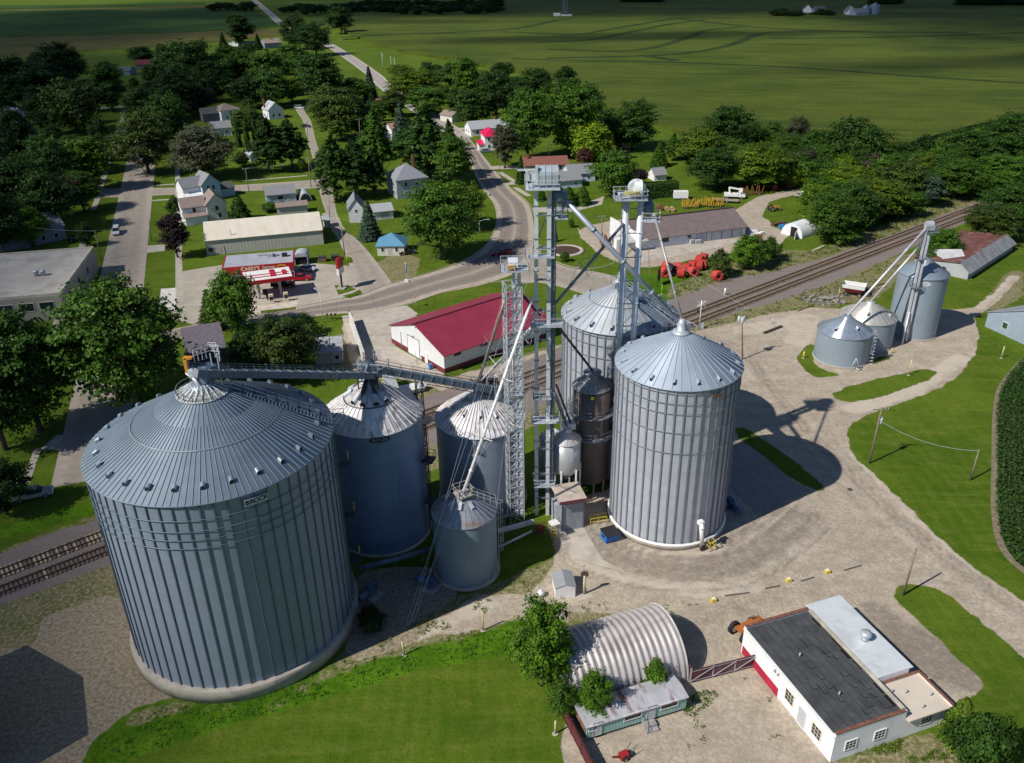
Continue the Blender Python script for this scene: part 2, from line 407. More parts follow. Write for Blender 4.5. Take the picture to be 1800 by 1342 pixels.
    r = mixc(nt, mathn(nt, 'MULTIPLY', ramp(nt, n1, .52, .7), .45), r, (.21,.19,.10))
    g = mixc(nt, ramp(nt, mathn(nt, 'ADD', at['ballast'], mathn(nt, 'MULTIPLY_ADD', n1, .5, -.25)), .42, .58), g, r)
    LK(nt, g, b.inputs['Base Color']); b.inputs['Roughness'].default_value = .95; b.inputs['Specular IOR Level'].default_value = .1
    bump(nt, b, mathn(nt, 'MULTIPLY_ADD', n3, .5, n2), .55, .25)
    return m
GM = ground_mat()
Z = .06*np.sin(PX*.11)*np.cos(PY_*.09)*0
ny, nx = PX.shape
ii = np.arange(nx*ny).reshape(ny, nx)
quads = np.stack([ii[:-1,:-1], ii[:-1,1:], ii[1:,1:], ii[1:,:-1]], -1).reshape(-1, 4)
gq = gravel.ravel()[quads].mean(1); bq = ballast.ravel()[quads].mean(1); dq = dry.ravel()[quads].mean(1)
def ground_piece(name, sel):
    q = quads[sel]; u, inv = np.unique(q, return_inverse=True); q = inv.reshape(-1, 4)
    me = bpy.data.meshes.new(name); n = len(u)
    me.vertices.add(n); co = np.zeros((n, 3), np.float32); co[:,0] = PX.ravel()[u]; co[:,1] = PY_.ravel()[u]; me.vertices.foreach_set('co', co.ravel())
    me.loops.add(q.size); me.loops.foreach_set('vertex_index', q.ravel().astype(np.int32))
    me.polygons.add(len(q)); me.polygons.foreach_set('loop_start', np.arange(0, q.size, 4, dtype=np.int32)); me.polygons.foreach_set('loop_total', np.full(len(q), 4, np.int32))
    me.update(calc_edges=True)
    for k, a in blks:
        at = me.attributes.new(k, 'FLOAT', 'POINT'); at.data.foreach_set('value', a.ravel()[u].astype(np.float32))
    me.materials.append(GM)
    o = bpy.data.objects.new(name, me); COL.objects.link(o); o['kind'] = 'structure'
    return o
isb = bq > .5; isg = (gq > .5) & ~isb
ground_piece('railway_ballast', isb); ground_piece('gravel_yard', isg); ground_piece('grass', ~isb & ~isg)

# the country all round, a ring that leaves the town's own ground out
def farland():
    mb = MB(); L = 6000
    x0, x1, y0, y1 = gx[0], gx[-1], gy[0], gy[-1]
    mb.add([(-L,-800,0),(L,-800,0),(L,y0,0),(-L,y0,0)], [(0,1,2,3)])
    mb.add([(-L,y0,0),(x0,y0,0),(x0,y1,0),(-L,y1,0)], [(0,1,2,3)])
    mb.add([(x1,y0,0),(L,y0,0),(L,y1,0),(x1,y1,0)], [(0,1,2,3)])
    mb.add([(-L,y1,0),(L,y1,0),(L,9000,0),(-L,9000,0)], [(0,1,2,3)])
    o = mb.build('terrain', GM); o['kind'] = 'structure'
farland()

# ------------------------------------------------------------------ fields
def field_mat(name, c1, c2, rot, rowp=.76, vs=.012):
    m, nt, b = _nt(name); v = ocoord(nt)
    mp = nt.nodes.new('ShaderNodeMapping'); mp.inputs['Rotation'].default_value = (0, 0, R_(rot)); LK(nt, v, mp.inputs[0])
    ms = nt.nodes.new('ShaderNodeMapping'); ms.inputs['Scale'].default_value = (.15, 1, 1); LK(nt, mp.outputs[0], ms.inputs[0])
    n = noise(nt, v, vs, 5, .6, .5); n1 = noise(nt, ms.outputs[0], .25, 6, .65); n2 = noise(nt, v, .9, 4, .6)
    c = mixc(nt, ramp(nt, n, .35, .65), c1, c2)
    c = mixc(nt, mathn(nt, 'MULTIPLY', ramp(nt, n1, .42, .68), .6), c, tuple(x*1.45 for x in c2))
    n3 = noise(nt, ms.outputs[0], .06, 5, .7); c = mixc(nt, mathn(nt, 'MULTIPLY', ramp(nt, n3, .48, .72), .6), c, tuple(x*.6 for x in c1))
    c = mixc(nt, mathn(nt, 'MULTIPLY', ramp(nt, n2, .4, .7), .5), c, tuple(x*.55 for x in c1))
    LK(nt, c, b.inputs['Base Color']); b.inputs['Roughness'].default_value = .9; b.inputs['Specular IOR Level'].default_value = .15
    bump(nt, b, mathn(nt, 'MULTIPLY_ADD', n1, 1.0, n2), .8, .6)
    return m
def sheet(name, pts, mat, z=.02, kind='structure', world=False):
    p = pts if world else W(pts)
    mb = MB(); mb.add([(x, y, z) for x, y in p], [tuple(range(len(p)))])
    o = mb.build(name, mat)
    me = o.data
    if me.polygons[0].normal.z < 0: me.flip_normals()
    o['kind'] = kind
    return o
def slab(name, pts, mat, z, world=False, z0=0.0, kind='structure'):
    p = pts if world else W(pts)
    a = sum(p[i][0]*p[(i+1)%len(p)][1]-p[(i+1)%len(p)][0]*p[i][1] for i in range(len(p)))
    if a < 0: p = p[::-1]
    o = MB().prism(p, z0, z).build(name, mat); o['kind'] = kind
    return o
FM1 = field_mat('corn_in_tassel', (.050,.078,.007), (.088,.112,.012), 12)
FM2 = field_mat('soybeans', (.030,.068,.010), (.045,.095,.012), -5)
FM3 = field_mat('ripening_crop', (.105,.092,.022), (.125,.118,.028), 4)
FM4 = field_mat('hay_green', (.055,.095,.012), (.075,.115,.016), 0)
FMD = field_mat('grass_waterway', (.022,.040,.007), (.034,.056,.009), 0)  # dark green carries the shade down in the gaps of the crop
slab('corn_field', [(700,92),(780,105),(960,140),(1060,190),(1190,235),(1330,265),(1450,260),(1600,258),(1700,230),(1880,190),(2100,150),(2100,8),(1700,0),(1000,-12),(590,30),(590,52),(640,72)], FM1, 2.0)
WAY = [[(600,70),(720,64),(900,55),(1000,36),(1110,32)],[(880,60),(1010,64),(1075,55),(1200,35),(1290,36)],
       [(940,80),(1040,74),(1120,58),(1180,46),(1240,38)],[(960,92),(1120,93),(1210,70),(1240,58),(1300,52)],
       [(960,108),(1180,101),(1280,85),(1340,63),(1420,60)],[(900,108),(1000,112),(1200,116),(1400,125),(1600,140),(1800,153)],
       [(640,66),(800,62)],[(1180,35),(1330,52),(1500,60),(1700,62)],[(1000,15),(1300,20),(1800,30)],[(1130,103),(1190,112)],[(1350,72),(1560,70),(1800,62)]]
def ribbon_w(pts, w, z, name, mat, kind='structure', uv=False):
    L_, R2 = [], []
    for i, p in enumerate(pts):
        a = pts[max(0, i-1)]; b = pts[min(len(pts)-1, i+1)]
        d = Vector((b[0]-a[0], b[1]-a[1])).normalized(); n = Vector((-d.y, d.x))
        ww = w[i] if isinstance(w, (list, tuple)) else w
        L_.append((p[0]+n.x*ww/2, p[1]+n.y*ww/2, z)); R2.append((p[0]-n.x*ww/2, p[1]-n.y*ww/2, z))
    return ribbon(L_, R2, z, name, mat, kind)
def ribbon(Lp, Rp, z, name, mat, kind='structure'):
    n = len(Lp); vs = [(p[0],p[1],z) for p in Lp] + [(p[0],p[1],z) for p in Rp]
    mb = MB(); mb.add(vs, [(i+n, i+1+n, i+1, i) for i in range(n-1)])
    o = mb.build(name, mat); me = o.data
    if me.polygons[0].normal.z < 0: me.flip_normals()
    uv = me.uv_layers.new(name='across'); ds = [0]
    for a, b in zip(Lp[:-1], Lp[1:]): ds.append(ds[-1]+math.hypot(b[0]-a[0], b[1]-a[1]))
    for l in me.loops:
        k = l.vertex_index; uv.data[l.index].uv = ((0.0 if k < n else 1.0), ds[k % n])
    o['kind'] = kind
    return o
for i, wv in enumerate(WAY):
    ribbon_w(smooth(W(wv), 5), 9.0 if i not in (5,) else 6.0, 2.03+.004*i, 'grass_waterway', FMD)
slab('hay_field', [(0,20),(200,17),(370,14),(440,14),(492,46),(440,52),(250,60),(0,66),(-300,74),(-300,30)], FM2, .3)
slab('ripening_field', [(-300,80),(0,67),(250,61),(440,53),(495,50),(500,62),(400,72),(300,80),(230,85),(120,90),(60,100),(-300,130)], FM3, .3)
slab('ripening_field', [(-300,26),(0,18),(200,14),(370,10),(430,6),(430,12),(370,14),(200,17),(0,20),(-300,30)], FM3, .25)
slab('soybean_field', [(-300,14),(0,10),(200,8),(360,4),(360,9),(200,13),(0,17),(-300,25)], FM2, .24)
slab('hay_field', [(545,42),(620,34),(790,29),(785,26),(600,26),(540,30)], FM4, .25)

# ------------------------------------------------------------------ paving
def road_mat(name, lane, edge, mid=None, wear=.5):
    m, nt, b = _nt(name); v = ocoord(nt)
    u = nt.nodes.new('ShaderNodeUVMap'); u.uv_map = 'across'
    sp = nt.nodes.new('ShaderNodeSeparateXYZ'); LK(nt, u.outputs[0], sp.inputs[0])
    n1 = noise(nt, v, .5, 7, .65); n2 = noise(nt, v, 6, 4)
    a = mathn(nt, 'ABSOLUTE', mathn(nt, 'SUBTRACT', sp.outputs[0], .5))
    c = mixc(nt, ramp(nt, n1, .3, .7), tuple(x*.86 for x in lane), tuple(x*1.1 for x in lane))
    e = mixc(nt, ramp(nt, n1, .3, .7), tuple(x*.88 for x in edge), tuple(x*1.08 for x in edge))
    c = mixc(nt, ramp(nt, mathn(nt, 'MULTIPLY_ADD', n1, .06, a), .36, .41), c, e)
    if mid: c = mixc(nt, mathn(nt, 'MULTIPLY', mathn(nt, 'SUBTRACT', 1.0, ramp(nt, mathn(nt, 'MULTIPLY_ADD', n1, .04, a), .02, .10)), .8), c, mid)
    # wheel tracks
    w = mathn(nt, 'ABSOLUTE', mathn(nt, 'SUBTRACT', a, .20))
    c = mixc(nt, mathn(nt, 'MULTIPLY', mathn(nt, 'SUBTRACT', 1.0, ramp(nt, w, .02, .13)), wear), c, tuple(x*.72 for x in lane))
    c = mixc(nt, mathn(nt, 'MULTIPLY', ramp(nt, n2, .5, .8), .25), c, tuple(x*.6 for x in lane))
    # slab joints across the way
    j = mathn(nt, 'ABSOLUTE', mathn(nt, 'SUBTRACT', mathn(nt, 'FRACT', mathn(nt, 'DIVIDE', sp.outputs[1], 9.0)), .5))
    c = mixc(nt, mathn(nt, 'MULTIPLY', ramp(nt, j, .488, .496), .45), c, tuple(x*.45 for x in lane))
    LK(nt, c, b.inputs['Base Color']); b.inputs['Roughness'].default_value = .88
    return m
RM = road_mat('worn_highway', (.245,.208,.175), (.42,.35,.28), (.38,.315,.245), .5)
SM = road_mat('old_street', (.33,.285,.235), (.37,.32,.27), None, .25)
DM = road_mat('far_road', (.36,.32,.29), (.46,.41,.36), None, .2)
CM = pm('concrete_slab', (.46,.41,.345), .9, var=.16, vs=.4, stain=(.25,.22,.19), samt=.5)
CM2 = pm('concrete_walk', (.42,.38,.31), .9, var=.15, vs=.6)
LOTM = pm('lot_concrete', (.40,.355,.29), .9, var=.14, vs=.25, stain=(.27,.24,.21), samt=.45, ss=.2)
def px_ribbon(pairs, z, name, mat, k=5):
    L_ = smooth([W([p[0]])[0] for p in pairs], k); R2 = smooth([W([p[1]])[0] for p in pairs], k)
    return ribbon(L_, R2, z, name, mat)
px_ribbon([((150,605),(150,632)),((240,590),(240,612)),((340,572),(340,592)),((457,550),(455,566)),((520,541),(520,560)),((600,526),(600,552)),((640,517.5),(645,550)),((677,503),(705,538)),((757,480),(775,516)),((808,462),(862,497)),((846,440),(925,468)),((864,418),(938,425)),((873,389),(938,396)),((868,359),(930,362)),((848,333),(902,335)),((831,300),(868,298)),((817,265),(842,265)),((803,242),(824,242))], .030, 'road', RM)
ribbon_w(smooth(W([(814,243),(760,208),(705,172),(675,150),(657,132),(612,100),(572,76),(536,58),(497,43),(472,22),(450,3),(430,-15)]), 5), 9.5, .034, 'road', DM)
px_ribbon([((925,418),(900,500)),((940,446),(950,497)),((974,461),(985,504)),((1002,471),(1010,512)),((1040,477),(1033,519)),((1078,486),(1060,540)),((1110,508),(1090,565)),((1150,535),(1130,590)),((1200,565),(1170,600))], .022, 'side_road', SM)
Ld = Vector((63.3,-179.9)).normalized(); Ln = Vector((.943,.332)); L0 = Vector((-134.8,288.4))
def st_line(off, t0, t1): 
    return [tuple(L0 + Ln*off + Ld*t) for t in np.linspace(t0, t1, 14)]
ribbon(st_line(0, -360, 192), st_line(10.8, -360, 192), .024, 'street', SM)
px_ribbon([((60,333),(60,349)),((205,332),(205,347)),((275,331),(275,344)),((335,329.5),(335,341)),((412,326),(419,337)),((550,317),(557,331)),((590,314),(592,328))], .018, 'street', SM)
px_ribbon([((515,185),(530,185)),((524,200),(538,200)),((533,215),(547,215)),((543,255),(557,255)),((555,298),(576,305)),((560,331),(583,331)),((571,369),(598,395)),((585,400),(626,420)),((603,440),(652,448)),((628,500),(690,500)),((640,520),(690,512))], .014, 'street', SM)
for a, b in (([(150,192),(250,186)], 6), ([(120,252),(225,257)], 8), ([(0,257),(80,255)], 4), ([(500,186),(545,186)], 5)):
    ribbon_w(W(a), b*.8, .012, 'street', SM)
for off, t0, t1 in ((-7.6,-330,20), (18.2,-60,-10), (18.2,2,115), (-7.6,40,140)):
    ribbon(st_line(off, t0, t1), st_line(off+1.7, t0, t1), .02, 'sidewalk', CM2)
for a, w in (([(268,353),(335,349)],1.6), ([(255,327),(330,323)],1.4), ([(430,318),(540,309)],1.4), ([(810,232),(846,275),(858,290)],1.8), ([(878,303),(905,320)],2.0), ([(700,508),(770,483),(800,470)],1.5), ([(905,330),(930,345)],2)):
    ribbon_w(W(a), w, .026, 'sidewalk', CM2)
for p in ([(838,293),(920,291),(920,297),(868,298)], [(868,322),(935,318),(960,322),(880,326)], [(806,225),(830,224),(830,228),(808,229)], [(206,436),(290,430),(290,441),(205,452)], [(936,366),(1010,362),(1050,350),(1062,345),(1058,360),(1010,372),(937,374)], [(70,790),(100,765),(117,765),(110,792)], [(38,850),(60,790),(72,790),(52,850)]):
    sheet('driveway', p, CM2, .016)
sheet('parking_lot', [(314,478),(392,466),(400,490),(515,480),(520,470),(536,462),(618,468),(640,505),(600,526),(520,541),(457,551),(400,559),(340,571),(300,560),(305,520)], LOTM, .010)
sheet('parking_lot', [(600,556),(645,549),(715,537),(735,552),(690,575),(686,604),(782,658),(748,676),(655,646),(615,600)], CM, .010)
sheet('concrete_pad', [(283,508),(312,506),(307,545),(278,548)], pm('white_concrete', (.62,.58,.52), .85), .012)
sheet('concrete_pad', [(430,540),(525,529),(520,540),(457,551),(430,553)], pm('pale_concrete', (.55,.49,.40), .85), .026)
sheet('concrete_pad', [(1100,452),(1118,441),(1245,420),(1315,421),(1270,434),(1180,452),(1120,462)], CM, .010)
sheet('concrete_pad', [(973,935),(986,925),(1026,927),(1060,985),(1100,1005),(1010,985)], CM, .010)
sheet('asphalt_lane', [(1290,775),(1300,772),(1340,800),(1400,850),(1425,862),(1330,905),(1285,860)], pm('lane_asphalt', (.26,.235,.21), .9, var=.15), .012)
def kerb(pts, name='kerb'):
    mb = MB()
    P = W(pts) if len(pts[0]) == 2 and abs(pts[0][1]) > -1 else pts
    P = smooth(P, 4)
    for a, b in zip(P[:-1], P[1:]): mb.bar((*a,.06), (*b,.06), .18, .12)
    o = mb.build(name, CM2); o['kind'] = 'structure'
kerb([(457,549),(520,540),(600,525),(640,516),(677,502),(757,479),(808,461),(846,439),(864,417),(873,388),(868,358),(848,332),(831,299),(817,264)])
kerb([(905,336),(933,363),(941,396),(941,424),(950,447),(974,459),(1002,469),(1036,473),(1069,467),(1081,458),(1070,446),(1046,436),(1026,419),(1016,402)])
kerb([(716,537),(768,518),(815,505),(855,498),(885,495),(935,495),(985,504),(1033,519)])
for p in ([(588,502.5),(612,502),(625,509.5),(595,518.5)], [(603,521),(633,513),(633,518),(614,525)], [(536,455.6),(565,454),(595,448),(618,454),(620,462),(601,464),(598,458),(565,460),(538,459)], [(458,547.5),(520,541),(519,544),(459,551.5)]):
    slab('grass', p, GM, .12)
for a in ([(1274,1048),(1318,1042)],[(1345,1035),(1372,1030)],[(1408,1022),(1432,1015)],[(1484,1003),(1515,994)]): ribbon_w(W(a), .28, .012, 'joint_strip', pm('dark_joint', (.10,.085,.07), .9))
mh = MB(); mh.lathe([(.38,.01),(.36,.05),(.01,.05)], 18, cap=False); o = mh.build('manhole_cover', pm('iron_cover', (.06,.055,.05), .7), loc=G(1494,861)); tag(o, 'round dark iron manhole cover in the gravel road', 'manhole cover')
# lawn island with its flower bed
c = G(995,441); 
bed = thing('flower_bed', 'round mulched flower bed ringed with pale stone on the lawn island', 'flower bed', c)
MB().lathe([(5.0,0),(5.0,.25),(3.9,.28),(3.9,.1)], 28, cap=False).build('stone_border', CM, bed)
MB().lathe([(3.9,.1),(2,.3),(.01,.4)], 24, cap=False).build('mulch', pm('mulch', (.07,.035,.025), .95), bed)

# ------------------------------------------------------------------ railway: two tracks
RA, RB = Vector((*W([(0,1000)])[0],)), None
rl = {}
ends = [(((0,1003.4)),((1440,464.9))), (((0,1015.5)),((1440,470.7))), (((0,1034.3)),((1440,480.4))), (((0,1045.7)),((1440,486)))]
RAILM = pm('rail_steel', (.10,.055,.04), .6, .3, var=.3)
TIEM = pm('sleeper_wood', (.16,.12,.085), .95, var=.45, vs=2.5)
TIEM2 = pm('sleeper_pale', (.46,.38,.24), .95, var=.3, vs=2.5)
def track(e1, e2, light, lab):
    a, b = (G(*e1[0])+G(*e2[0]))/2, (G(*e1[1])+G(*e2[1]))/2
    d = (b-a).normalized(); n = Vector((-d.y, d.x, 0)); L = 360; a = a - d*40
    t = tag(thing('railway_track', lab, 'railway track', a, math.atan2(d.y, d.x), 'parallel railway tracks'))
    for s in (-.7175, .7175):
        MB().box(-5, s-.07, .16, L, s+.07, .34).build('rail', RAILM, t)
    mb = MB(); x = 0; rnd = random.Random(3)
    while x < L:
        mb.mat(1 if rnd.random() < light and x < 95 else 0)
        mb.cbox(x, rnd.uniform(-.05,.05), .08, .24, 2.6, .18, rnd.uniform(-.02,.02)); x += .56
    o = mb.build('sleepers', [TIEM, TIEM2], t); o['kind'] = 'stuff'
    return t
track(ends[0], ends[1], .5, 'far railway track with several pale new sleepers, nearer the town')
track(ends[2], ends[3], .03, 'near railway track on dark sleepers, nearer the grain bins')
# ------------------------------------------------------------------ lettering
def letters(txt, size, p, right, up, mat, parent=None, name='lettering', ext=.01, center=True, bold=0.0):
    cu = bpy.data.curves.new('t', 'FONT'); cu.body = txt; cu.size = size; cu.extrude = ext; cu.offset = bold
    cu.align_x = 'CENTER' if center else 'LEFT'; cu.align_y = 'CENTER'
    o = bpy.data.objects.new('t', cu); COL.objects.link(o); bpy.context.view_layer.update()
    me = bpy.data.meshes.new_from_object(o); bpy.data.objects.remove(o)
    r = Vector(right).normalized(); u = Vector(up).normalized(); n = r.cross(u)
    M = Matrix.Identity(4)
    for i in range(3): M[i][0], M[i][1], M[i][2], M[i][3] = r[i], u[i], n[i], p[i]
    me.transform(M); me.materials.clear(); me.materials.append(mat); me.name = name
    ob = bpy.data.objects.new(name, me); COL.objects.link(ob)
    if parent: ob.parent = parent
    return ob

# ------------------------------------------------------------------ grain bins
GAL = pm('galvanised', (.50,.535,.57), .45, .25, var=.15, vs=1.5)
GALD = pm('galvanised_dull', (.22,.24,.265), .55, .25, var=.2, vs=1.2)
GALW = pm('galvanised_bright', (.66,.69,.73), .4, .2, var=.12, vs=1.2)
STEELD = pm('dark_steel', (.07,.075,.085), .6, .4, var=.3, vs=1)
BLUEG = pm('blue_grey_steel', (.115,.165,.22), .45, .2, var=.2, vs=1, stain=(.32,.36,.40), samt=.3)
WALLA = galv('wall_sheets_big', (.255,.305,.385), 12.7, 2.87, 1.12, .5, .15, .07, streak=.10)
WALLD = galv('wall_sheets_front', (.50,.53,.585), 8.15, 2.87, 1.12, .42, .18, .13, streak=.16)
WALLB = galv('wall_sheets_old', (.165,.25,.41), 6.4, 2.4, 1.6, .5, .15, .14, stain=(.12,.16,.22), samt=.35, streak=.14)  # blue of the largest bin's cast shade is mixed into this sheet colour
WALLC = galv('wall_sheets_older', (.27,.325,.41), 6.3, 2.4, 1.6, .52, .15, .14, stain=(.15,.16,.18), samt=.4, streak=.2)
WALLS = galv('wall_sheets_small', (.215,.28,.345), 4.1, 2.8, .82, .5, .15, .12, streak=.12)
WALLF = galv('wall_sheets_pale', (.29,.355,.41), 5, 2.87, 1.12, .5, .15, .08, streak=.10)
ROOFA = pm('roof_blue_grey', (.225,.28,.335), .42, .2, var=.10, vs=.4)
ROOFD = pm('roof_pale_grey', (.355,.415,.49), .55, .1, var=.08, vs=.4)
ROOFE = pm('roof_grey_weathered', (.37,.41,.46), .55, .1, var=.10, vs=.4, stain=(.45,.42,.30), samt=.5, ss=.25)
ROOFB = pm('roof_bright_rusted', (.76,.735,.74), .42, .15, var=.12, vs=.5, stain=(.20,.125,.09), samt=.75, ss=.8)
ROOFS = pm('roof_shiny', (.48,.54,.60), .25, .6, var=.12, vs=.8)
RUST = pm('rust', (.20,.085,.035), .85, .1, var=.4, vs=2)
CONC = pm('bin_foundation', (.40,.36,.30), .9, var=.2, vs=.5, stain=(.16,.14,.12), samt=.5, ss=.6)
YEL = pm('safety_yellow', (.62,.46,.03), .55, var=.15)
WHT = pm('white_paint', (.78,.78,.76), .5, var=.08, vs=1)
BLK = pm('black_paint', (.018,.018,.02), .6, var=.2)

def grain_bin(name, label, c, R, h, peak, wall, roof, nrib=0, ribw=.2, ribd=.16, rings=(), nroof=48, roofw=.10, roofh=.09, vents=(), vsize=(.55,.7,.5), found=(0,0), rtop=.9, ov=.22, ringm=None, group=None, cap=True, roof_step=None):
    t = thing(name, label, 'grain bin', (c[0], c[1], 0), 0, group)
    z0 = found[1]
    if found[0]:
        MB().lathe([(found[0],0),(found[0],found[1]-.08),(found[0]-.08,found[1]),(R-.3,found[1]+.02)], 96, cap=True).build('foundation', CONC, t)
    MB().lathe([(R,z0),(R,h)], 128, cap=False).build('wall', wall, t)
    if nrib:
        mb = MB()
        for k in range(nrib):
            a = 2*PI*(k+.5)/nrib; ca, sa = math.cos(a), math.sin(a)
            mb.cbox((R+ribd/2)*ca, (R+ribd/2)*sa, (z0+h)/2, ribd, ribw, h-z0-.06, a)
        mb.build('stiffeners', GALD if ringm is None else ringm, t)
    for z in rings:
        MB().lathe([(R+ribd,z-.035),(R+ribd+.05,z-.035),(R+ribd+.05,z+.035),(R+ribd,z+.035)], 96, cap=False).build('wind_ring', GALD if R < 10 else BLUEG, t)
    # roof: a cone of ribbed panels
    mb = MB(); mb.lathe([(R+ov,h-.12),(R+ov,h-.02),(rtop,peak-.02),(rtop,peak+.35),(.02,peak+.4)], 96, smooth=True, cap=False)
    sl = (peak-h)/(R+ov-rtop)
    for k in range(nroof):
        a = 2*PI*k/nroof; ca, sa = math.cos(a), math.sin(a)
        r0 = R+ov-.02; r1 = rtop+.1 if k % 2 == 0 or nroof < 60 else rtop + (R-rtop)*.34
        p0 = (r0*ca, r0*sa, h+roofh/2); p1 = (r1*ca, r1*sa, h+(R+ov-r1)*sl+roofh/2-.02)
        mb.bar(p0, p1, roofw, roofh)
    rf = mb.build('roof', roof, t)
    for k, (fr, a) in enumerate(vents):
        r = R*fr; z = h + (R+ov-r)*sl; vb = MB(); w_, d_, hh = vsize
        ca, sa = math.cos(a), math.sin(a)
        def tr(q): return ((r+q[0])*ca - q[1]*sa, (r+q[0])*sa + q[1]*ca, z+q[2]-q[0]*sl)
        prof = [(-w_/2,-.1),(w_/2,-.1)] + [(w_/2*math.cos(u), hh-w_/2+w_/2*math.sin(u)) for u in np.linspace(0, PI, 7)]
        n = len(prof); vs = [tr((-d_/2, p[0], p[1])) for p in prof] + [tr((d_/2, p[0], p[1])) for p in prof]
        vb.mat(1).add(vs, [tuple(range(n,2*n))]).mat(0).add(vs, [tuple(range(n-1,-1,-1))] + [(i,(i+1)%n,(i+1)%n+n,i+n) for i in range(n)])
        v = vb.build('roof_vent', [roof if R > 7 else GAL, BLK], rf)
    return t, rf, sl

def rails(mb, pts, h=1.05, step=1.6, r=.03):
    """posts with top and mid rail along a run of points at deck level"""
    for a, b in zip(pts[:-1], pts[1:]):
        a, b = Vector(a), Vector(b); L = (b-a).length; n = max(1, round(L/step))
        for k in range(n+1):
            p = a.lerp(b, k/n); mb.tube(p, p+Vector((0,0,h)), r, 4)
        for f in (h, h*.52): mb.tube(a+Vector((0,0,f)), b+Vector((0,0,f)), r, 4)
    return mb
def ladder(mb, p, z0, z1, ang, cage=True, r=.03, step=.6):
    ca, sa = math.cos(ang), math.sin(ang); n = (-sa*.23, ca*.23)
    for s in (-1, 1): mb.tube((p[0]+s*n[0], p[1]+s*n[1], z0), (p[0]+s*n[0], p[1]+s*n[1], z1), r, 4)
    z = z0+.3
    while z < z1: mb.tube((p[0]-n[0], p[1]-n[1], z), (p[0]+n[0], p[1]+n[1], z), r*.8, 4); z += step
    if cage:
        z = z0+2.4; H = []
        while z < z1:
            q = [(p[0]+.0*ca-.38*math.cos(u)*sa+.62*math.sin(u)*ca, p[1]+.38*math.cos(u)*ca+.62*math.sin(u)*sa, z) for u in np.linspace(0, PI, 7)]
            mb.path(q, r*.8, 4); H.append(q); z += 1.5
        if len(H) > 1:
            for i in (1, 3, 5): mb.tube(H[0][i], H[-1][i], r*.8, 4)
    return mb
def lattice(mb, cx, cy, w, d, z0, z1, bay, r=.06, rz=0.0, rb=.04, cross=True):
    c, s = math.cos(rz), math.sin(rz)
    cor = [(cx+c*x-s*y, cy+s*x+c*y) for x, y in ((-w/2,-d/2),(w/2,-d/2),(w/2,d/2),(-w/2,d/2))]
    for x, y in cor: mb.bar((x,y,z0), (x,y,z1), r*2)
    n = max(1, round((z1-z0)/bay))
    for k in range(n):
        a, b = z0+(z1-z0)*k/n, z0+(z1-z0)*(k+1)/n
        for i in range(4):
            p, q = cor[i], cor[(i+1)%4]
            mb.bar((*p,b), (*q,b), rb*1.6)
            if cross or k % 2: mb.bar((*p,a), (*q,b), rb*1.4)
            if cross or not k % 2: mb.bar((*q,a), (*p,b), rb*1.4)
    return mb
def spout(label, a, b, r, mat, crosses=(), group=None, joints=4):
    t = thing('grain_spout', label, 'grain spout', a, 0, group)
    d = Vector(b)-Vector(a); mb = MB(); mb.sm = False
    mb.tube((0,0,0), d, r, 10)
    for k in range(1, joints): p = d*(k/joints); q = d.normalized()*.12; mb.tube(p-q, p+q, r*1.25, 10)
    mb.build('pipe', mat, t)
    for f in crosses:
        p = d*f; u = d.normalized(); e = u.cross(Vector((0,0,1))).normalized(); g = e.cross(u).normalized(); cb = MB()
        for v in (e*1.5, -e*1.5, g*1.5, -g*1.5): cb.tube(p, p+v, .05, 4)
        for k_, (v1) in enumerate((e*1.5, -e*1.5, g*1.5, -g*1.5)):
            for sg in (-3.2, 3.2): cb.tube(p+v1, p+u*sg, .018, 3)
        cb.build('truss_spider', mat, t)
    return t

# A: the largest bin
cA = (-32.67, 78.34)
va = [(.90, 2*PI*(k+.3)/27) for k in range(27)]
tA, rfA, slA = grain_bin('grain_bin', 'largest blue-grey corrugated bin with close vertical ribs on a concrete ring', cA, 12.7, 25.8, 31.9, WALLA, ROOFA, nrib=62, ribw=.14, ribd=.12, rings=(22.6,23.9,20.6,21.6), nroof=116, roofw=.075, roofh=.065, vents=va, vsize=(.5,.45,.48), found=(13.29,1.72), rtop=1.3, ov=.3, ringm=pm('rib_steel', (.115,.145,.18), .5, .15, var=.12))  # rib colour darkened to carry the shadow lines along the ribs
mb = MB(); mb.lathe([(2.75,25.8+(13.0-2.75)*slA+.14),(.9,32.1)], 48, cap=False); mb.build('peak_collar', pm('collar', (.36,.375,.375), .5, .2, var=.12), tA)
mb = MB()
for k in range(20):
    a = 2*PI*k/20; z = 25.8+(13.0-2.75)*slA
    mb.bar((2.75*math.cos(a), 2.75*math.sin(a), z+.18), (1.0*math.cos(a), 1.0*math.sin(a), 32.35), .09, .05)
mb.build('collar_ribs', WHT, tA)
mb = MB(); q = [(2.6*math.cos(a), 2.6*math.sin(a), 31.0) for a in np.linspace(PI*.75, PI*1.85, 10)]
rails(mb, q, 1.1, 1.2, .035); mb.build('peak_railing', GALD, tA)
mb = MB(); mb.lathe([(13.0-5.2*1-.0, 25.8+5.2*slA+.10),(13.0-5.32, 25.8+5.32*slA+.12)], 96, cap=False); mb.build('roof_seam', GALD, tA)
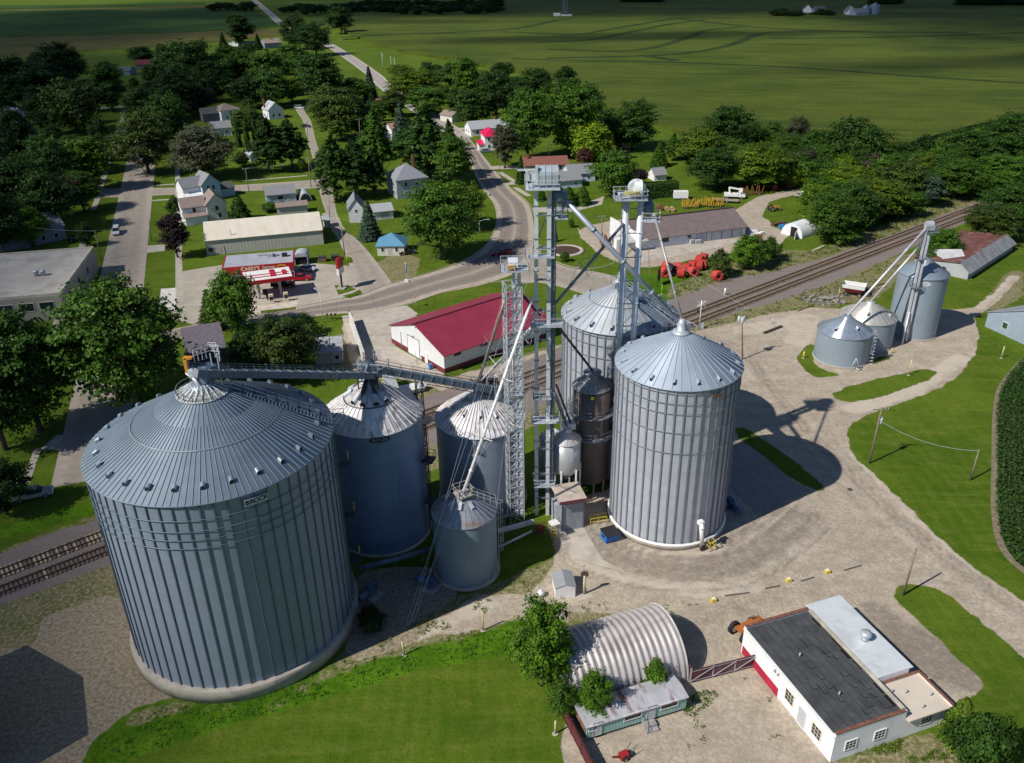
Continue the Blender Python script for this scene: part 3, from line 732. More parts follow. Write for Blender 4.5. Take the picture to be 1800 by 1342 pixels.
# letters on the wall, one plate each
for k, ch in enumerate('BROCK'):
    d = G(432+8.4*k, 881-2.2*k, 24.7) - Vector((*cA,24.7)); a = math.atan2(d.y, d.x)
    rr = 12.7+.30; p = Vector((rr*math.cos(a), rr*math.sin(a), 24.75)); rt = Vector((-math.sin(a), math.cos(a), 0))
    pl = MB(); pl.cbox(0,0,0, .04, .50, .74); o = pl.build('name_plate', pm('plate_pale', (.55,.58,.60), .5), tA); o.location = p; o.rotation_euler.z = a
    letters(ch, .72, p + Vector((math.cos(a), math.sin(a), 0))*.03, rt, (0,0,1), BLK, tA, bold=.02)
# stair and railing up the roof toward the peak
e0 = G(580,745,25.8)-Vector((*cA,25.8)); ang = math.atan2(e0.y, e0.x)
mb = MB(); ca, sa = math.cos(ang), math.sin(ang)
for off in (-.45, .45):
    pts = [((r*ca-off*sa), (r*sa+off*ca), 25.8+(13-r)*slA+.15) for r in np.linspace(12.8, 3.0, 10)]
    rails(mb, pts, 1.05, 1.3, .035); mb.path(pts, .06, 4)
for r in np.arange(3.0, 12.8, .35):
    z = 25.8+(13-r)*slA+.15; mb.bar((r*ca+.42*sa, r*sa-.42*ca, z), (r*ca-.42*sa, r*sa+.42*ca, z), .2, .04)
mb.build('roof_stair', BLUEG, tA)
mb = MB(); ladder(mb, (13.05*ca, 13.05*sa), 2, 25.6, ang); rails(mb, [(13.0*ca-1.0*sa, 13.0*sa+1.0*ca, 25.9), (14.2*ca-1.0*sa, 14.2*sa+1.0*ca, 25.9), (14.2*ca+1.0*sa, 14.2*sa-1.0*ca, 25.9)], 1.1, 1, .035)
mb.build('wall_ladder', STEELD, tA)
mb = MB()
for z in (20.5, 13.5, 7):
    pb = MB(); pb.cbox(13.6*ca+.4*sa, 13.6*sa-.4*ca, z, 1.2, 1.2, .1, ang); rails(pb, [(14.2*ca-.2*sa,14.2*sa+.2*ca,z),(14.2*ca+1*sa,14.2*sa-1*ca,z)],1.1,.6,.03); pb.build('ladder_platform', STEELD, tA)
    MB().cbox(14.1*ca-.3*sa, 14.1*sa+.3*ca, z+.8, .1, .6, .9, ang).build('safety_gate', YEL, tA)

# B, C: the two middle bins
cB = (-18.37, 95.97); hB, pB = 18.78, 22.7
tB, rfB, slB = grain_bin('grain_bin', 'tall blue-grey bin with a bright streaked roof, right behind the largest bin', cB, 6.45, hB, pB, WALLB, ROOFB, nroof=44, roofw=.10, roofh=.12, vents=[(.42,-2.2),(.42,-1.75),(.42,-1.2),(.42,-.75),(.48,2.6),(.45,3.2)], vsize=(.8,1.0,.6), rtop=1.1, ov=.2, found=(6.7,.3))
mb = MB(); mb.lathe([(3.55,hB+(6.65-3.55)*slB+.12),(3.42,hB+(6.65-3.42)*slB+.14)], 64, cap=False); mb.build('roof_seam', STEELD, tB)
d = G(667,771.5,18.2)-Vector((*cB,18.2)); a = math.atan2(d.y, d.x)
def badge(t, c, R, z, a, w, h, txt, bg, fg, rim=None):
    """an oval name badge bent to the wall"""
    vs, vi = [], []
    for sc, off in ((1.0, .05), (.86, .07)):
        mb = MB(); pts = []
        for k in range(28):
            u = 2*PI*k/28; aa = a + sc*w/2*math.cos(u)/R; pts.append(((R+off)*math.cos(aa), (R+off)*math.sin(aa), z+sc*h/2*math.sin(u)))
        mb.add(pts, [tuple(range(28))]); mb.build('name_badge', (rim or bg) if sc == 1.0 else bg, t)
    ww = w*.72/len(txt)
    for k, ch in enumerate(txt):
        aa = a + (k-(len(txt)-1)/2)*ww/R
        letters(ch, h*.62, Vector(((R+.09)*math.cos(aa), (R+.09)*math.sin(aa), z)), (-math.sin(aa), math.cos(aa), 0), (0,0,1), fg, t, bold=.01)
badge(tB, cB, 6.45, 18.15, a, 2.7, .85, 'BUTLER', BLK, pm('badge_letters', (.22,.30,.40), .5), pm('badge_rim', (.02,.025,.03), .5))
e1 = G(742,735,hB)-Vector((*cB,hB)); ang = math.atan2(e1.y, e1.x); ca, sa = math.cos(ang), math.sin(ang)
mb = MB()
for off in (-.4, .4):
    pts = [((r*ca-off*sa), (r*sa+off*ca), hB+(6.65-r)*slB+.2) for r in np.linspace(6.5, 1.2, 7)]
    rails(mb, pts, 1.0, 1.2, .035); mb.path(pts, .07, 4)
mb.build('roof_walkway', GALW, tB)
mb = MB(); ladder(mb, (7.0*ca, 7.0*sa), .5, hB+.4, ang, True, .045); mb.build('caged_ladder', STEELD, tB)
for z in (hB-.2, 12.5, 6.0): mb = MB(); mb.cbox(7.5*ca, 7.5*sa, z, 1.5, 1.8, .12, ang); rails(mb, [(6.9*ca-.9*sa, 6.9*sa+.9*ca, z), (8.2*ca-.9*sa, 8.2*sa+.9*ca, z), (8.2*ca+.9*sa, 8.2*sa-.9*ca, z), (6.9*ca+.9*sa, 6.9*sa-.9*ca, z)], 1.1, 1, .03); mb.build('ladder_platform', STEELD, tB)
cC = (-4.6, 103.4); hC = HT((cC[0], cC[1]-6.4), 771.5); pC = hC+4.0
tC, rfC, slC = grain_bin('grain_bin', 'shorter weathered bin with a rusty streaked roof behind the lattice elevator', cC, 6.3, hC, pC, WALLC, ROOFB, nroof=56, roofw=.11, roofh=.16, vents=[(.6,-1.5),(.66,-1.0),(.6,-2.1)], vsize=(.35,.7,.5), rtop=1.0, ov=.2, found=(6.6,.3))
# S: small front bin
cS = (-6.316, 86.632); hS, pS = 9.684, 11.7
ROOFSM = pm('roof_small_rusty', (.33,.36,.405), .45, .2, var=.1, vs=.5, stain=(.26,.13,.06), samt=.75, ss=.35)
tS, rfS, slS = grain_bin('grain_bin', 'small plain bin before the lattice tower, its roof rust-stained at the peak', cS, 4.05, hS, pS, WALLS, ROOFSM, nroof=30, roofw=.06, roofh=.06, rtop=.55, ov=.14, found=(4.35,.35))
for a in (-2.55, -1.75, -.95):
    mb = MB(); ca, sa = math.cos(a), math.sin(a); mb.bar((1.3*ca, 1.3*sa, hS+(4.2-1.3)*slS+.2), (2.2*ca, 2.2*sa, hS+(4.2-2.2)*slS+.2), .36, .3); mb.build('roof_hatch', GAL, tS)
mb = MB(); mb.cbox(0,0,pS+.25, 2.0,2.0,.08, .5); c5 = [Vector((1.0*math.cos(.5+PI/4+k*PI/2)*1.41, 1.0*math.sin(.5+PI/4+k*PI/2)*1.41, pS+.3)) for k in (0,1,2,3,0)]
rails(mb, c5, 1.1, 1.0, .05); mb.build('peak_platform', pm('rusty_galv', (.48,.44,.40), .6, .3, stain=(.25,.12,.05), samt=.6), tS)
mb = MB(); e = [(1.2*math.cos(t)+0, 1.2*math.sin(t), pS-.1) for t in (.25,)][0]
rails(mb, [(1.0,.3,pS+.1),(4.0,.9,hS+.35)], 1.0, 1.0, .04); rails(mb, [(1.1,-.5,pS+.1),(4.1,.1,hS+.35)], 1.0, 1.0, .04); ladder(mb, (4.25,.5), .5, hS+1.2, .12)
mb.build('roof_walkway', GAL, tS)
# D, E: the two tall right-hand bins
cD = (21.77, 98.13); hD, pD = 24.3, 28.4
vd = [(.93, 2*PI*(k+.35)/16) for k in range(16)]
tD, rfD, slD = grain_bin('grain_bin', 'tall pale grey ribbed bin, foremost of the two on the right, by the blue dumpster', cD, 7.95, hD, pD, WALLD, ROOFD, nrib=44, ribw=.20, ribd=.17, rings=(23.7,22.3,20.9,18.2,15.2), nroof=44, roofw=.07, roofh=.08, vents=vd, vsize=(.3,.55,.42), found=(8.35,.75), rtop=1.0, ov=.35, ringm=pm('rib_steel_pale', (.235,.255,.285), .48, .15, var=.12))  # ribs toned darker than the wall, painting in their shading lines
mb = MB(); mb.lathe([(8.36,.7),(8.12,.9)], 96, cap=False); mb.build('base_flashing', WHT, tD)
mb = MB(); mb.lathe([(1.2,pD-.1),(1.1,pD+.25),(.55,pD+.3),(.55,pD+1.3),(.25,pD+1.9)], 20, cap=True); mb.cbox(.7,.2,pD+.9,.8,.7,.8,.4); mb.build('peak_hopper', GAL, tD)
mb = MB(); pts = [(1.9*math.cos(t), 1.9*math.sin(t), pD-.2) for t in np.linspace(-.4, 1.9, 5)]; rails(mb, pts, 1.1, 1.2, .035); mb.build('peak_railing', GAL, tD)
d = G(1258,694,23)-Vector((*cD,23)); a = math.atan2(d.y, d.x); mb = MB(); mb.cbox(8.2*math.cos(a), 8.2*math.sin(a), 23.05, .05, 1.3, .55, a); mb.build('name_plate', pm('faded_plate', (.20,.13,.09), .7, stain=(.4,.4,.4), samt=.4), tD)
# unload auger head, yellow guard
d = G(1217,950,0)-Vector((*cD,0)); a = math.atan2(d.y, d.x); ca, sa = math.cos(a), math.sin(a)
au = thing('unload_auger', 'short white vertical auger with yellow guard against the front of the tall pale bin', 'auger', (cD[0]+8.9*ca, cD[1]+8.9*sa, 0), a)
MB().tube((0,0,.6), (.1,-.6,4.6), .3, 10).cbox(0,-.65,4.7,.7,.7,.5).tube((.1,-.6,4.7),(.9,-.9,4.2),.26,8).build('tube', WHT, au)
mb = MB(); mb.cbox(.1,0,.45,.5,.5,.9); mb.build('drive', BLK, au)
mb = MB()
for x, y in ((0,.6),(0,1.5),(.9,.6),(.9,1.5)): mb.tube((x,y,0),(x,y,1.5),.05,5)
for z in (.75,1.5): mb.path([(0,.6,z),(.9,.6,z),(.9,1.5,z),(0,1.5,z),(0,.6,z)],.05,5)
mb.build('guard_rail', YEL, au)
cE = (16.1, 115.3)
tE, rfE, slE = grain_bin('grain_bin', 'tall grey ribbed bin, rearmost of the two on the right, with dusty roof', cE, 8.3, hD, 28.5, WALLD, ROOFE, nrib=44, ribw=.20, ribd=.17, rings=(23.7,22.3,20.4,17.2), nroof=44, roofw=.07, roofh=.08, vents=vd, vsize=(.35,.6,.5), found=(8.6,.75), rtop=1.0, ov=.35, ringm=MC['rib_steel_pale'])
mb = MB(); mb.lathe([(4.6,hD+(8.65-4.6)*slE+.12),(4.5,hD+(8.65-4.5)*slE+.14)], 64, cap=False); mb.build('roof_seam', GALD, tE)
mb = MB(); mb.lathe([(1.2,28.4),(1.0,29.2),(.5,29.3),(.4,30.6)], 16); rails(mb, [(-1.2,-1.2,28.4),(-1.2,1.2,28.4),(1.2,1.2,28.4)],1.1,1.2,.035); mb.build('peak_fittings', GAL, tE)

# walkway with conveyor from peak to peak of D and E
def bridge(label, a, b, w, truss=.0, box=None, boxm=None, railm=GAL, name='catwalk', cat='catwalk', side=None, railside=(-1,1)):
    t = thing(name, label, cat, a); d = Vector(b)-Vector(a); q = d.normalized(); n = Vector((-q.y, q.x, 0)).normalized()
    up = Vector((0,0,1)); mb = MB(); mb.bar((0,0,0), d, w, .06)
    L = d.length; k = int(L/1.4)
    for s in (-1, 1):
        mb.bar(n*(s*w/2), d+n*(s*w/2), .08, .14)
        if truss:
            mb.bar(n*(s*w/2)-up*truss, d+n*(s*w/2)-up*truss, .07)
            for i in range(k):
                p0, p1 = d*(i/k), d*((i+1)/k); mb.bar(p0+n*(s*w/2), p1+n*(s*w/2)-up*truss if i % 2 else p1+n*(s*w/2)-up*truss, .05); mb.bar(p1+n*(s*w/2), p1+n*(s*w/2)-up*truss, .04)
    mb.build('deck', GALD if railm is GAL else railm, t)
    mb = MB()
    for s in railside: rails(mb, [n*(s*w/2), d+n*(s*w/2)], 1.1, 1.7, .035)
    mb.build('railing', railm, t)
    if box:
        bw, bh, off, zz = box; cb = MB(); o = n*off+up*zz
        cb.bar(o, d+o, bw, bh)
        cb.mat(1); i = 0
        while i*1.5 < L:
            p = q*(i*1.5)+o; cb.bar(p-q*.05-n*0, p+q*.05, bw+.12, bh+.12); i += 1
        cb.build('conveyor_housing', [boxm, GALD], t)
    return t
bridge('galvanised catwalk joining the peaks of the two tall right-hand bins', (cD[0]-.9, cD[1]+1.6, pD+.25), (cE[0]+.3, cE[1]-1.2, pD+.2), 1.3, 0, (.7,.7,.95,.45), BLUEG)
zA, zB = 33.4, HT(cB, 661)
mid = Vector((cA[0], cA[1], zA)); mid2 = Vector((cB[0], cB[1], zB)); dd = (mid2-mid).normalized()
cv = bridge('long blue-grey belt conveyor sloping between the peak of the largest bin and its neighbour', mid-dd*.9, mid2+dd*1.2, 1.0, 0, (.75,.8,-.95,.35), BLUEG, BLUEG, 'conveyor', 'conveyor')
zC = HT(cC, 683); dd = Vector((cC[0]+5-cB[0], cC[1]-1.5-cB[1], zC-1.2-zB-1.0))
bridge('shorter blue-grey conveyor with trussed walkway running to the rusty-roofed bin', (cB[0]-.5, cB[1]+.6, zB+1.0), (cC[0]+3.5, cC[1]+.2, zC-.6), 1.0, .8, (.75,.85,-.95,.35), BLUEG, pm('brown_truss', (.10,.09,.085), .7, .3), 'conveyor', 'conveyor')
# drives at the conveyor ends
dr = thing('conveyor_drive', 'conveyor head with orange motor guard and white box at the peak of the largest bin', 'conveyor drive', (cA[0], cA[1], 32.3))
mb = MB(); mb.cbox(.7,.6,.9,1.5,1.3,1.6,.9); mb.tube((.3,-.4,.9),(1.2,1.3,.9),.85,16); mb.build('head_pulley_cover', BLUEG, dr)
MB().cbox(-1.15,.1,2.0,.35,.5,1.9).cbox(-.8,.1,2.9,.8,.5,.2).build('motor_guard', pm('orange_guard', (.60,.24,.02), .5), dr)
MB().cbox(-.65,-.2,1.3,.6,.6,.8).tube((-.6,-.3,.9),(.2,-.6,-.3),.18,8).tube((-1.3,-.2,1.3),(.1,-.5,-.1),.08,6).build('spout_box', GALW, dr)
mb = MB(); rails(mb, [(-.4,.5,2.2),(.9,1.7,2.2),(2.0,1.5,2.2),(2.2,.6,2.2)], 1.4, .5, .05); rails(mb, [(.9,1.7,3.0),(1.7,1.6,3.0)], .9, .4, .05)
for x in (1.2, 1.9): mb.tube((x,.7,-.6),(x,.9,3.0),.06,5)
mb.build('service_railing', GALW, dr)
dr = thing('conveyor_drive', 'cluttered conveyor transfer head at the peak of the tall bright-roofed bin', 'conveyor drive', (cB[0], cB[1], pB+.3))
mb = MB(); mb.cbox(-.2,.7,1.7,1.4,1.6,1.5,.3); mb.tube((-.6,0,1.9),(.1,1.6,1.9),.75,14); mb.build('head_pulley_cover', BLUEG, dr)
mb = MB()
for x, y in ((-1.3,-.8),(1.2,-.9),(1.3,1.3),(-1.2,1.5)): mb.bar((x,y,-.6),(x,y,1.6),.14)
mb.bar((-1.3,-.8,.6),(1.2,-.9,.6),.12); mb.bar((-1.3,-.8,1.3),(-1.2,1.5,1.3),.12); mb.tube((0,0,1.4),(-.9,-2.6,-1.2),.28,8); mb.tube((0,0,1.4),(1.0,-1.8,-.8),.24,8); mb.cbox(.8,-.6,.5,.8,.7,.7)
mb.build('support_frame', STEELD, dr)
mb = MB(); rails(mb, [(-1.5,2.2,1.4),(-1.5,.2,1.4),(1.8,-.2,1.4),(2.4,1.8,1.4)], 1.2, .6, .045); rails(mb, [(.6,1.4,2.6),(1.5,1.2,2.6)], 1.4, .3, .05); mb.build('service_railing', GAL, dr)
mb = MB(); rails(mb, [(1.1,-.6,.3),(1.8,-1.0,.3)], .75, .8, .07); mb.build('yellow_hoop', YEL, dr)
dr = thing('conveyor_drive', 'dark conveyor drive and diverter cluster at the peak of the rusty-roofed bin', 'conveyor drive', (cC[0], cC[1], pC+.3))
mb = MB(); mb.lathe([(.75,-.2),(.75,.7),(.35,1.1)], 16); mb.cbox(1.9,.2,.8,1.1,.9,.8); mb.tube((1.3,.1,1.1),(2.6,.3,1.0),.42,12); mb.cbox(.6,.8,.9,.8,.6,1.2); mb.tube((3.0,.2,.7),(5.3,-.3,-.6),.33,8); mb.build('drive_body', STEELD, dr)
mb = MB(); rails(mb, [(-1.2,-1.0,.1),(1.3,-1.3,.1),(1.5,1.2,.1),(-1.1,1.3,.1),(-1.2,-1.0,.1)], 1.1, .8, .04); mb.build('service_railing', GALD, dr)
# support trestle between B and C
t = thing('lattice_support', 'slim dark lattice trestle carrying the conveyor between the two middle bins', 'lattice tower', (*G(753,905)[:2], 0))
xb, yb = G(753,905)[:2]; MB(); mb = MB(); lattice(mb, 0, 0, .8, .8, 0, HT((xb,yb), 668), 1.6, .05, .4, .03); mb.build('frame', STEELD, t)

# dryer tower and small hopper bins
cK = (11.3, 104.9)
DRY = galv('dryer_skin', (.15,.125,.115), 2.75, 1.4, 1.0, .45, .35, .2, stain=(.13,.075,.055), samt=.6, streak=.35)
t = thing('grain_dryer', 'tall black scorched tower dryer with ring walkways between the two tall right-hand bins', 'grain dryer', (*cK, 0))
MB().lathe([(2.5,2.3),(2.7,2.5),(2.7,17.5)], 56, cap=True).build('body', DRY, t)
mb = MB(); mb.lathe([(2.85,17.45),(2.85,17.55),(1.0,19.0),(1.0,19.5),(1.3,19.5),(1.3,19.65),(.2,19.9)], 40)
for k in range(20):
    a = 2*PI*k/20; mb.bar((2.85*math.cos(a),2.85*math.sin(a),17.6),(1.0*math.cos(a),1.0*math.sin(a),19.05),.06)
mb.build('cone_roof', GALD, t)
for z in (13.6, 10.0):
    mb = MB(); mb.lathe([(2.72,z),(3.5,z),(3.5,z+.08),(2.72,z+.08)], 40, cap=False)
    rails(mb, [(3.45*math.cos(a),3.45*math.sin(a),z+.05) for a in np.linspace(0,2*PI,17)],1.1,1.4,.035); mb.build('ring_walkway', GALD, t)
mb = MB()
for k in range(8):
    a = 2*PI*k/8+.2; mb.bar((2.4*math.cos(a),2.4*math.sin(a),0),(2.4*math.cos(a),2.4*math.sin(a),2.6),.2)
mb.build('legs', GALD, t)
a = -PI/2-.06; p = Vector((2.75*math.cos(a),2.75*math.sin(a),16.85)); rt = Vector((-math.sin(a),math.cos(a),0))
mb = MB(); mb.cbox(p.x,p.y,p.z,.06,.78,.75,a); mb.build('logo_plate', BLK, t)
q = p+Vector((math.cos(a),math.sin(a),0))*.05; mb = MB()
zz = [(-.28,.24),(.28,.24),(.28,.08),(-.02,-.08),(.28,-.08),(.28,-.24),(-.28,-.24),(-.28,-.08),(.02,.08),(-.28,.08)]
mb.add([q+rt*u+Vector((0,0,v)) for u, v in zz], [tuple(range(len(zz)))]); mb.build('logo', pm('logo_yellow', (.75,.66,.02), .5), t)
mb = MB(); ladder(mb, (2.75*math.cos(-2.6),2.75*math.sin(-2.6)), 2, 17.5, -2.6, True, .035); mb.build('caged_ladder', GALD, t)
cH = (7.45, 100.8); z1 = 11.2
t = thing('hopper_bin', 'small pale cylindrical hopper bin on legs above the grey scale shed', 'hopper bin', (*cH, 0))
PALEW = galv('hopper_skin', (.52,.525,.54), 2.1, 2.0, 1.2, .5, .4, .06, streak=.12)
MB().lathe([(.3,4.6),(2.1,6.6),(2.1,z1)], 40, cap=True).build('body', PALEW, t)
mb = MB(); mb.lathe([(2.2,z1-.05),(2.2,z1+.03),(.5,z1+1.1),(.5,z1+1.5)], 32)
for k in range(16):
    a = 2*PI*k/16; mb.bar((2.2*math.cos(a),2.2*math.sin(a),z1+.06),(.5*math.cos(a),.5*math.sin(a),z1+1.13),.06)
mb.build('cone_roof', pm('pinkish_zinc', (.60,.56,.55), .5, .35, var=.12, stain=(.35,.27,.22), samt=.4), t)
for k in range(6):
    a = 2*PI*k/6-.35-PI/2; MB().bar((2.15*math.cos(a),2.15*math.sin(a),0),(2.15*math.cos(a),2.15*math.sin(a),7.0),.24).build('leg', WHT, t)
mb = MB(); mb.cbox(.4,.6,z1+1.9,1.7,1.3,.9,.2); mb.cbox(.2,-.2,z1+1.5,.8,.8,.6,.2); mb.build('inlet_box', GAL, t)
c2 = (5.9, 104.9); z2 = HT(c2, 768)
t = thing('hopper_bin', 'second small grey hopper bin half hidden behind the main elevator legs', 'hopper bin', (*c2, 0))
MB().lathe([(.3,2.2),(2.0,4.0),(2.0,z2)], 32, cap=True).build('body', PALEW, t)
mb = MB(); mb.lathe([(2.1,z2),(.4,z2+1.2)], 28)
for k in range(14):
    a = 2*PI*k/14; mb.bar((2.1*math.cos(a),2.1*math.sin(a),z2+.04),(.4*math.cos(a),.4*math.sin(a),z2+1.22),.06)
mb.build('cone_roof', GALW, t)
for k in range(4):
    a = 2*PI*k/4+.4; MB().bar((1.9*math.cos(a),1.9*math.sin(a),0),(1.9*math.cos(a),1.9*math.sin(a),4.2),.2).build('leg', GALD, t)

# T1: main twin-leg elevator
P1 = (4.0, 98.4); Z1 = lambda r: HT(P1, r)
t = thing('bucket_elevator', 'tallest white twin-leg bucket elevator with a boxy head platform', 'bucket elevator', (*P1, 0))
zt = Z1(330)
for x in (-.78, .78):
    MB().box(x-.25,-.22,.0,x+.25,.22,zt).build('elevator_leg', GALW if x < 0 else BLUEG if False else GALW, t)
mb = MB(); lattice(mb, 1.25, .55, .75, .75, 0, zt, 1.5, .05, 0, .03)
MB().box(1.1,.0,2,1.5,.45,zt).build('return_leg', BLUEG, t)
z = 3.0
while z < zt-1:
    mb.bar((-.78,-.2,z),(1.2,-.2,z),.12); mb.bar((-.78,.2,z),(1.2,.2,z),.12); mb.cbox(-.78,0,z+1.2,.7,.62,.08); mb.cbox(.78,0,z+1.2,.7,.62,.08); z += 4.1
mb.bar((-.7,.3,Z1(425)),(.7,.3,Z1(375)),.14); mb.build('ladder_frame', GALD, t)
def deck(mb, x0, y0, x1, y1, z, rail=True, h=1.1, step=.9, r=.04):
    mb.box(x0,y0,z-.1,x1,y1,z)
    if rail: rails(mb, [(x0,y0,z),(x1,y0,z),(x1,y1,z),(x0,y1,z),(x0,y0,z)], h, step, r)
for rr, x0, x1, y0, y1 in ((328,-2.1,2.0,-1.6,1.5),(382,1.4,3.0,-.9,.7),(450,-2.1,1.5,-.9,.8),(569,-1.5,2.6,-1.2,.9),(697,-1.2,1.2,-.9,.8),(738,-1.4,2.3,-1.0,.9),(850,-1.2,1.8,-1,1)):
    mb = MB(); deck(mb, x0, y0, x1, y1, Z1(rr)); mb.build('platform', GALW if rr in (328,738) else GAL, t)
hz = Z1(322)
prof = [(-.9,0),(.9,0)] + [(.95*math.cos(u), 1.1+1.0*math.sin(u)) for u in np.linspace(0, PI, 9)]
mb = MB(); mb.ext([(p[0], hz+p[1]) for p in prof], -.55, 1.75, 'x')
for x in (-.55,.2,.95,1.72):
    mb.ext([(p[0]*1.06, hz+p[1]*1.03) for p in prof], x-.05, x+.05, 'x')
mb.build('head_housing', pm('head_blue_grey', (.50,.56,.60), .4, .4, var=.1), t)
mb = MB(); mb.cbox(-1.2,-.3,hz+.8,.8,.9,.9); mb.tube((-1.7,-.4,hz+.7),(-1.7,.5,hz+.7),.35,10); mb.bar((-1.9,-.9,hz+1.6),(-1.9,-.9,hz),.25); mb.bar((-3.0,-.6,hz+1.7),(-.6,-.6,hz+1.7),.2); mb.bar((-.75,-.9,hz+2.3),(-.75,-.9,hz),.3,.2)
mb.build('head_drive', GALW, t)
mb = MB(); mb.lathe([(.2,Z1(330)),(.8,Z1(338)),(.8,Z1(350)),(.3,Z1(358))], 16, c=(2.1,-.2)); mb.path([(2.1,-.2,Z1(350)),(2.3,-.4,Z1(362)),(1.9,-.5,Z1(380))],.35,10); mb.build('distributor', BLUEG, t)
# T2: lattice elevator
P2 = (.35, 97.4); Z2 = lambda r: HT(P2, r)
t = thing('bucket_elevator', 'lattice-braced twin-leg elevator, left of the tallest one, with an orange motor on top', 'bucket elevator', (*P2, 0))
mb = MB(); lattice(mb, -.15, 0, 2.0, 2.0, 0, Z2(497), 1.55, .07, .25, .045); mb.build('lattice_tower', GAL, t)
for x in (.05, .72):
    MB().box(x-.2,-.75,1.0,x+.2,-.4,Z2(474)).build('elevator_leg', GALW, t)
mb = MB(); z = 2
while z < Z2(480):
    for x in (.05,.72): mb.cbox(x,-.58,z,.5,.46,.07)
    z += .62
mb.build('leg_flanges', GALW, t)
mb = MB(); deck(mb,-1.5,-2.0,1.9,.8,Z2(469)); mb.build('platform', GAL, t)
hz = Z2(468); mb = MB(); mb.ext([(.5*math.cos(u)*1.6-.6, hz+.3+1.0*math.sin(u)) for u in np.linspace(0,PI,10)], -.6, .6, 'x'); mb.build('head_housing', GALW, t)
MB().cbox(-.2,-1.4,hz+.35,.9,.5,.45).tube((-.7,-1.4,hz+.35),(.3,-1.4,hz+.35),.25,10).build('motor', pm('orange_motor', (.60,.27,.03), .5), t)
mb = MB(); deck(mb,-1.2,-1.2,1.3,1.2,Z2(688),True); mb.build('platform', GAL, t)
mb = MB(); mb.path([(-1.1,-.9,Z2(512)),(-.9,-.7,Z2(560)),(-1.0,-.8,0)],.12,6); mb.build('conduit', GALD, t)
# T3: elevator between D and E
P3 = (16.0, 106.0); Z3 = lambda r: HT(P3, r)
t = thing('bucket_elevator', 'white twin-tube elevator rising between the two tall right-hand bins', 'bucket elevator', (*P3, 0))
for x in (-.95, .95):
    mb = MB(); mb.sm = False; mb.tube((x,0,0),(x,0,Z3(350)),.42,12); z = 3
    while z < Z3(352): mb.tube((x,0,z),(x,0,z+.12),.52,12); z += 3.3
    mb.build('elevator_leg', GALW, t)
mb = MB(); z = 26
while z < Z3(360): mb.bar((-.95,0,z),(.95,0,z),.12); mb.bar((-.95,0,z),(.95,0,z+2),.07); z += 3.3
ladder(mb, (-1.5,-.2), 22, Z3(352), PI, False, .03); mb.build('cross_braces', GALD, t)
mb = MB(); deck(mb,-2.6,-1.6,1.6,1.2,Z3(347)); mb.build('platform', GAL, t)
hz = Z3(345); mb = MB(); mb.ext([(1.1*math.cos(u)-.1+0, hz+1.0+1.1*math.sin(u)) for u in np.linspace(0,2*PI,24,endpoint=False)], -.1, .9, 'x')
o = mb.build('head_drum', WHT, t)
mb = MB(); mb.ext([(1.1*math.cos(u)+.3, hz+1.0+1.1*math.sin(u)) for u in np.linspace(0,2*PI,24,endpoint=False)], -.55, .55, 'y'); mb.box(-.6,-.3,hz,.6,.6,hz+1.0); mb.build('head_housing', GALW, t)
MB().cbox(-.5,-1.2,hz+.7,1.8,.35,.45,-.15).build('belt_guard', pm('dull_yellow', (.58,.50,.16), .5), t)
MB().cbox(-1.7,-1.0,hz+.5,.9,.5,.5,.4).build('motor', GALW, t)
mb = MB(); mb.lathe([(.2,Z3(350)),(.75,Z3(362)),(.75,Z3(374)),(.2,Z3(382))], 14, c=(2.0,.3)); mb.build('distributor', BLUEG, t)
mb = MB(); deck(mb,1.2,-1.2,3.4,.6,Z3(386)); mb.build('platform', GALW, t)

# spouts
pk = (cD[0], cD[1], pD+1.7)
spout('long lilac spout from the tallest elevator down to the foremost tall ribbed bin', (P1[0]+2.3, P1[1]-.2, Z1(345)), (pk[0]-.3, pk[1]+.2, pk[2]-.3), .32, pm('spout_lilac', (.42,.45,.52), .42, .5, var=.12), group=None)
spout('thin dull spout from the white twin-tube elevator down to the foremost tall bin', (P3[0]+2.6, P3[1]-.6, Z3(374)), (pk[0], pk[1]+.2, pk[2]+.1), .17, pm('spout_dull', (.45,.44,.43), .5, .4))
spout('grey spout with cross-shaped stiffener between the tallest and the white twin-tube elevators', (P3[0]-1.2, P3[1]-.3, Z3(392)), (P1[0]+1.3, P1[1]+.1, Z1(540)), .2, GALD, (.56,))
spout('white spout with star stiffeners slanting down to the small front bin', (P1[0]-1.2, P1[1]-.6, Z1(518)), (cS[0], cS[1], pS+.5), .2, WHT, (.42,.72), joints=9)
spout('long grey rust-patched spout from the lattice elevator to the rusty-roofed bin', (P2[0]-1.0, P2[1]-.2, Z2(524)), (cC[0]-.3, cC[1]-.2, pC+.8), .2, pm('grey_rusty_spout', (.30,.28,.26), .5, .4, stain=(.22,.09,.04), samt=.7, ss=.3), (.5,))
spout('short white star-stiffened spout passing behind the lattice elevator', (P1[0]-.6, P1[1]+.4, Z1(566)), (cC[0]+.4, cC[1]+.3, pC+1.4), .18, WHT, (.25,.72))
spout('dark green spout from the tallest elevator down to the top of the black dryer', (P1[0]+1.6, P1[1]+.2, Z1(568)), (cK[0], cK[1], 19.8), .17, STEELD)
spout('dark short spout linking the tops of the lattice elevator and the tallest elevator', (P2[0]+.9, P2[1], Z2(515)), (P1[0]-.3, P1[1]+.2, Z1(556)), .16, STEELD)
spout('blue-grey spout dropping to the small pale hopper bin', (P1[0]+1.6, P1[1], Z1(690)), (cH[0]+.1, cH[1]+.1, z1+2.0), .22, BLUEG)
spout('dark spout beside the blue-grey one above the small pale hopper bin', (P1[0]+1.9, P1[1]+.5, Z1(680)), (cH[0]+.7, cH[1]+.6, z1+2.0), .14, STEELD)

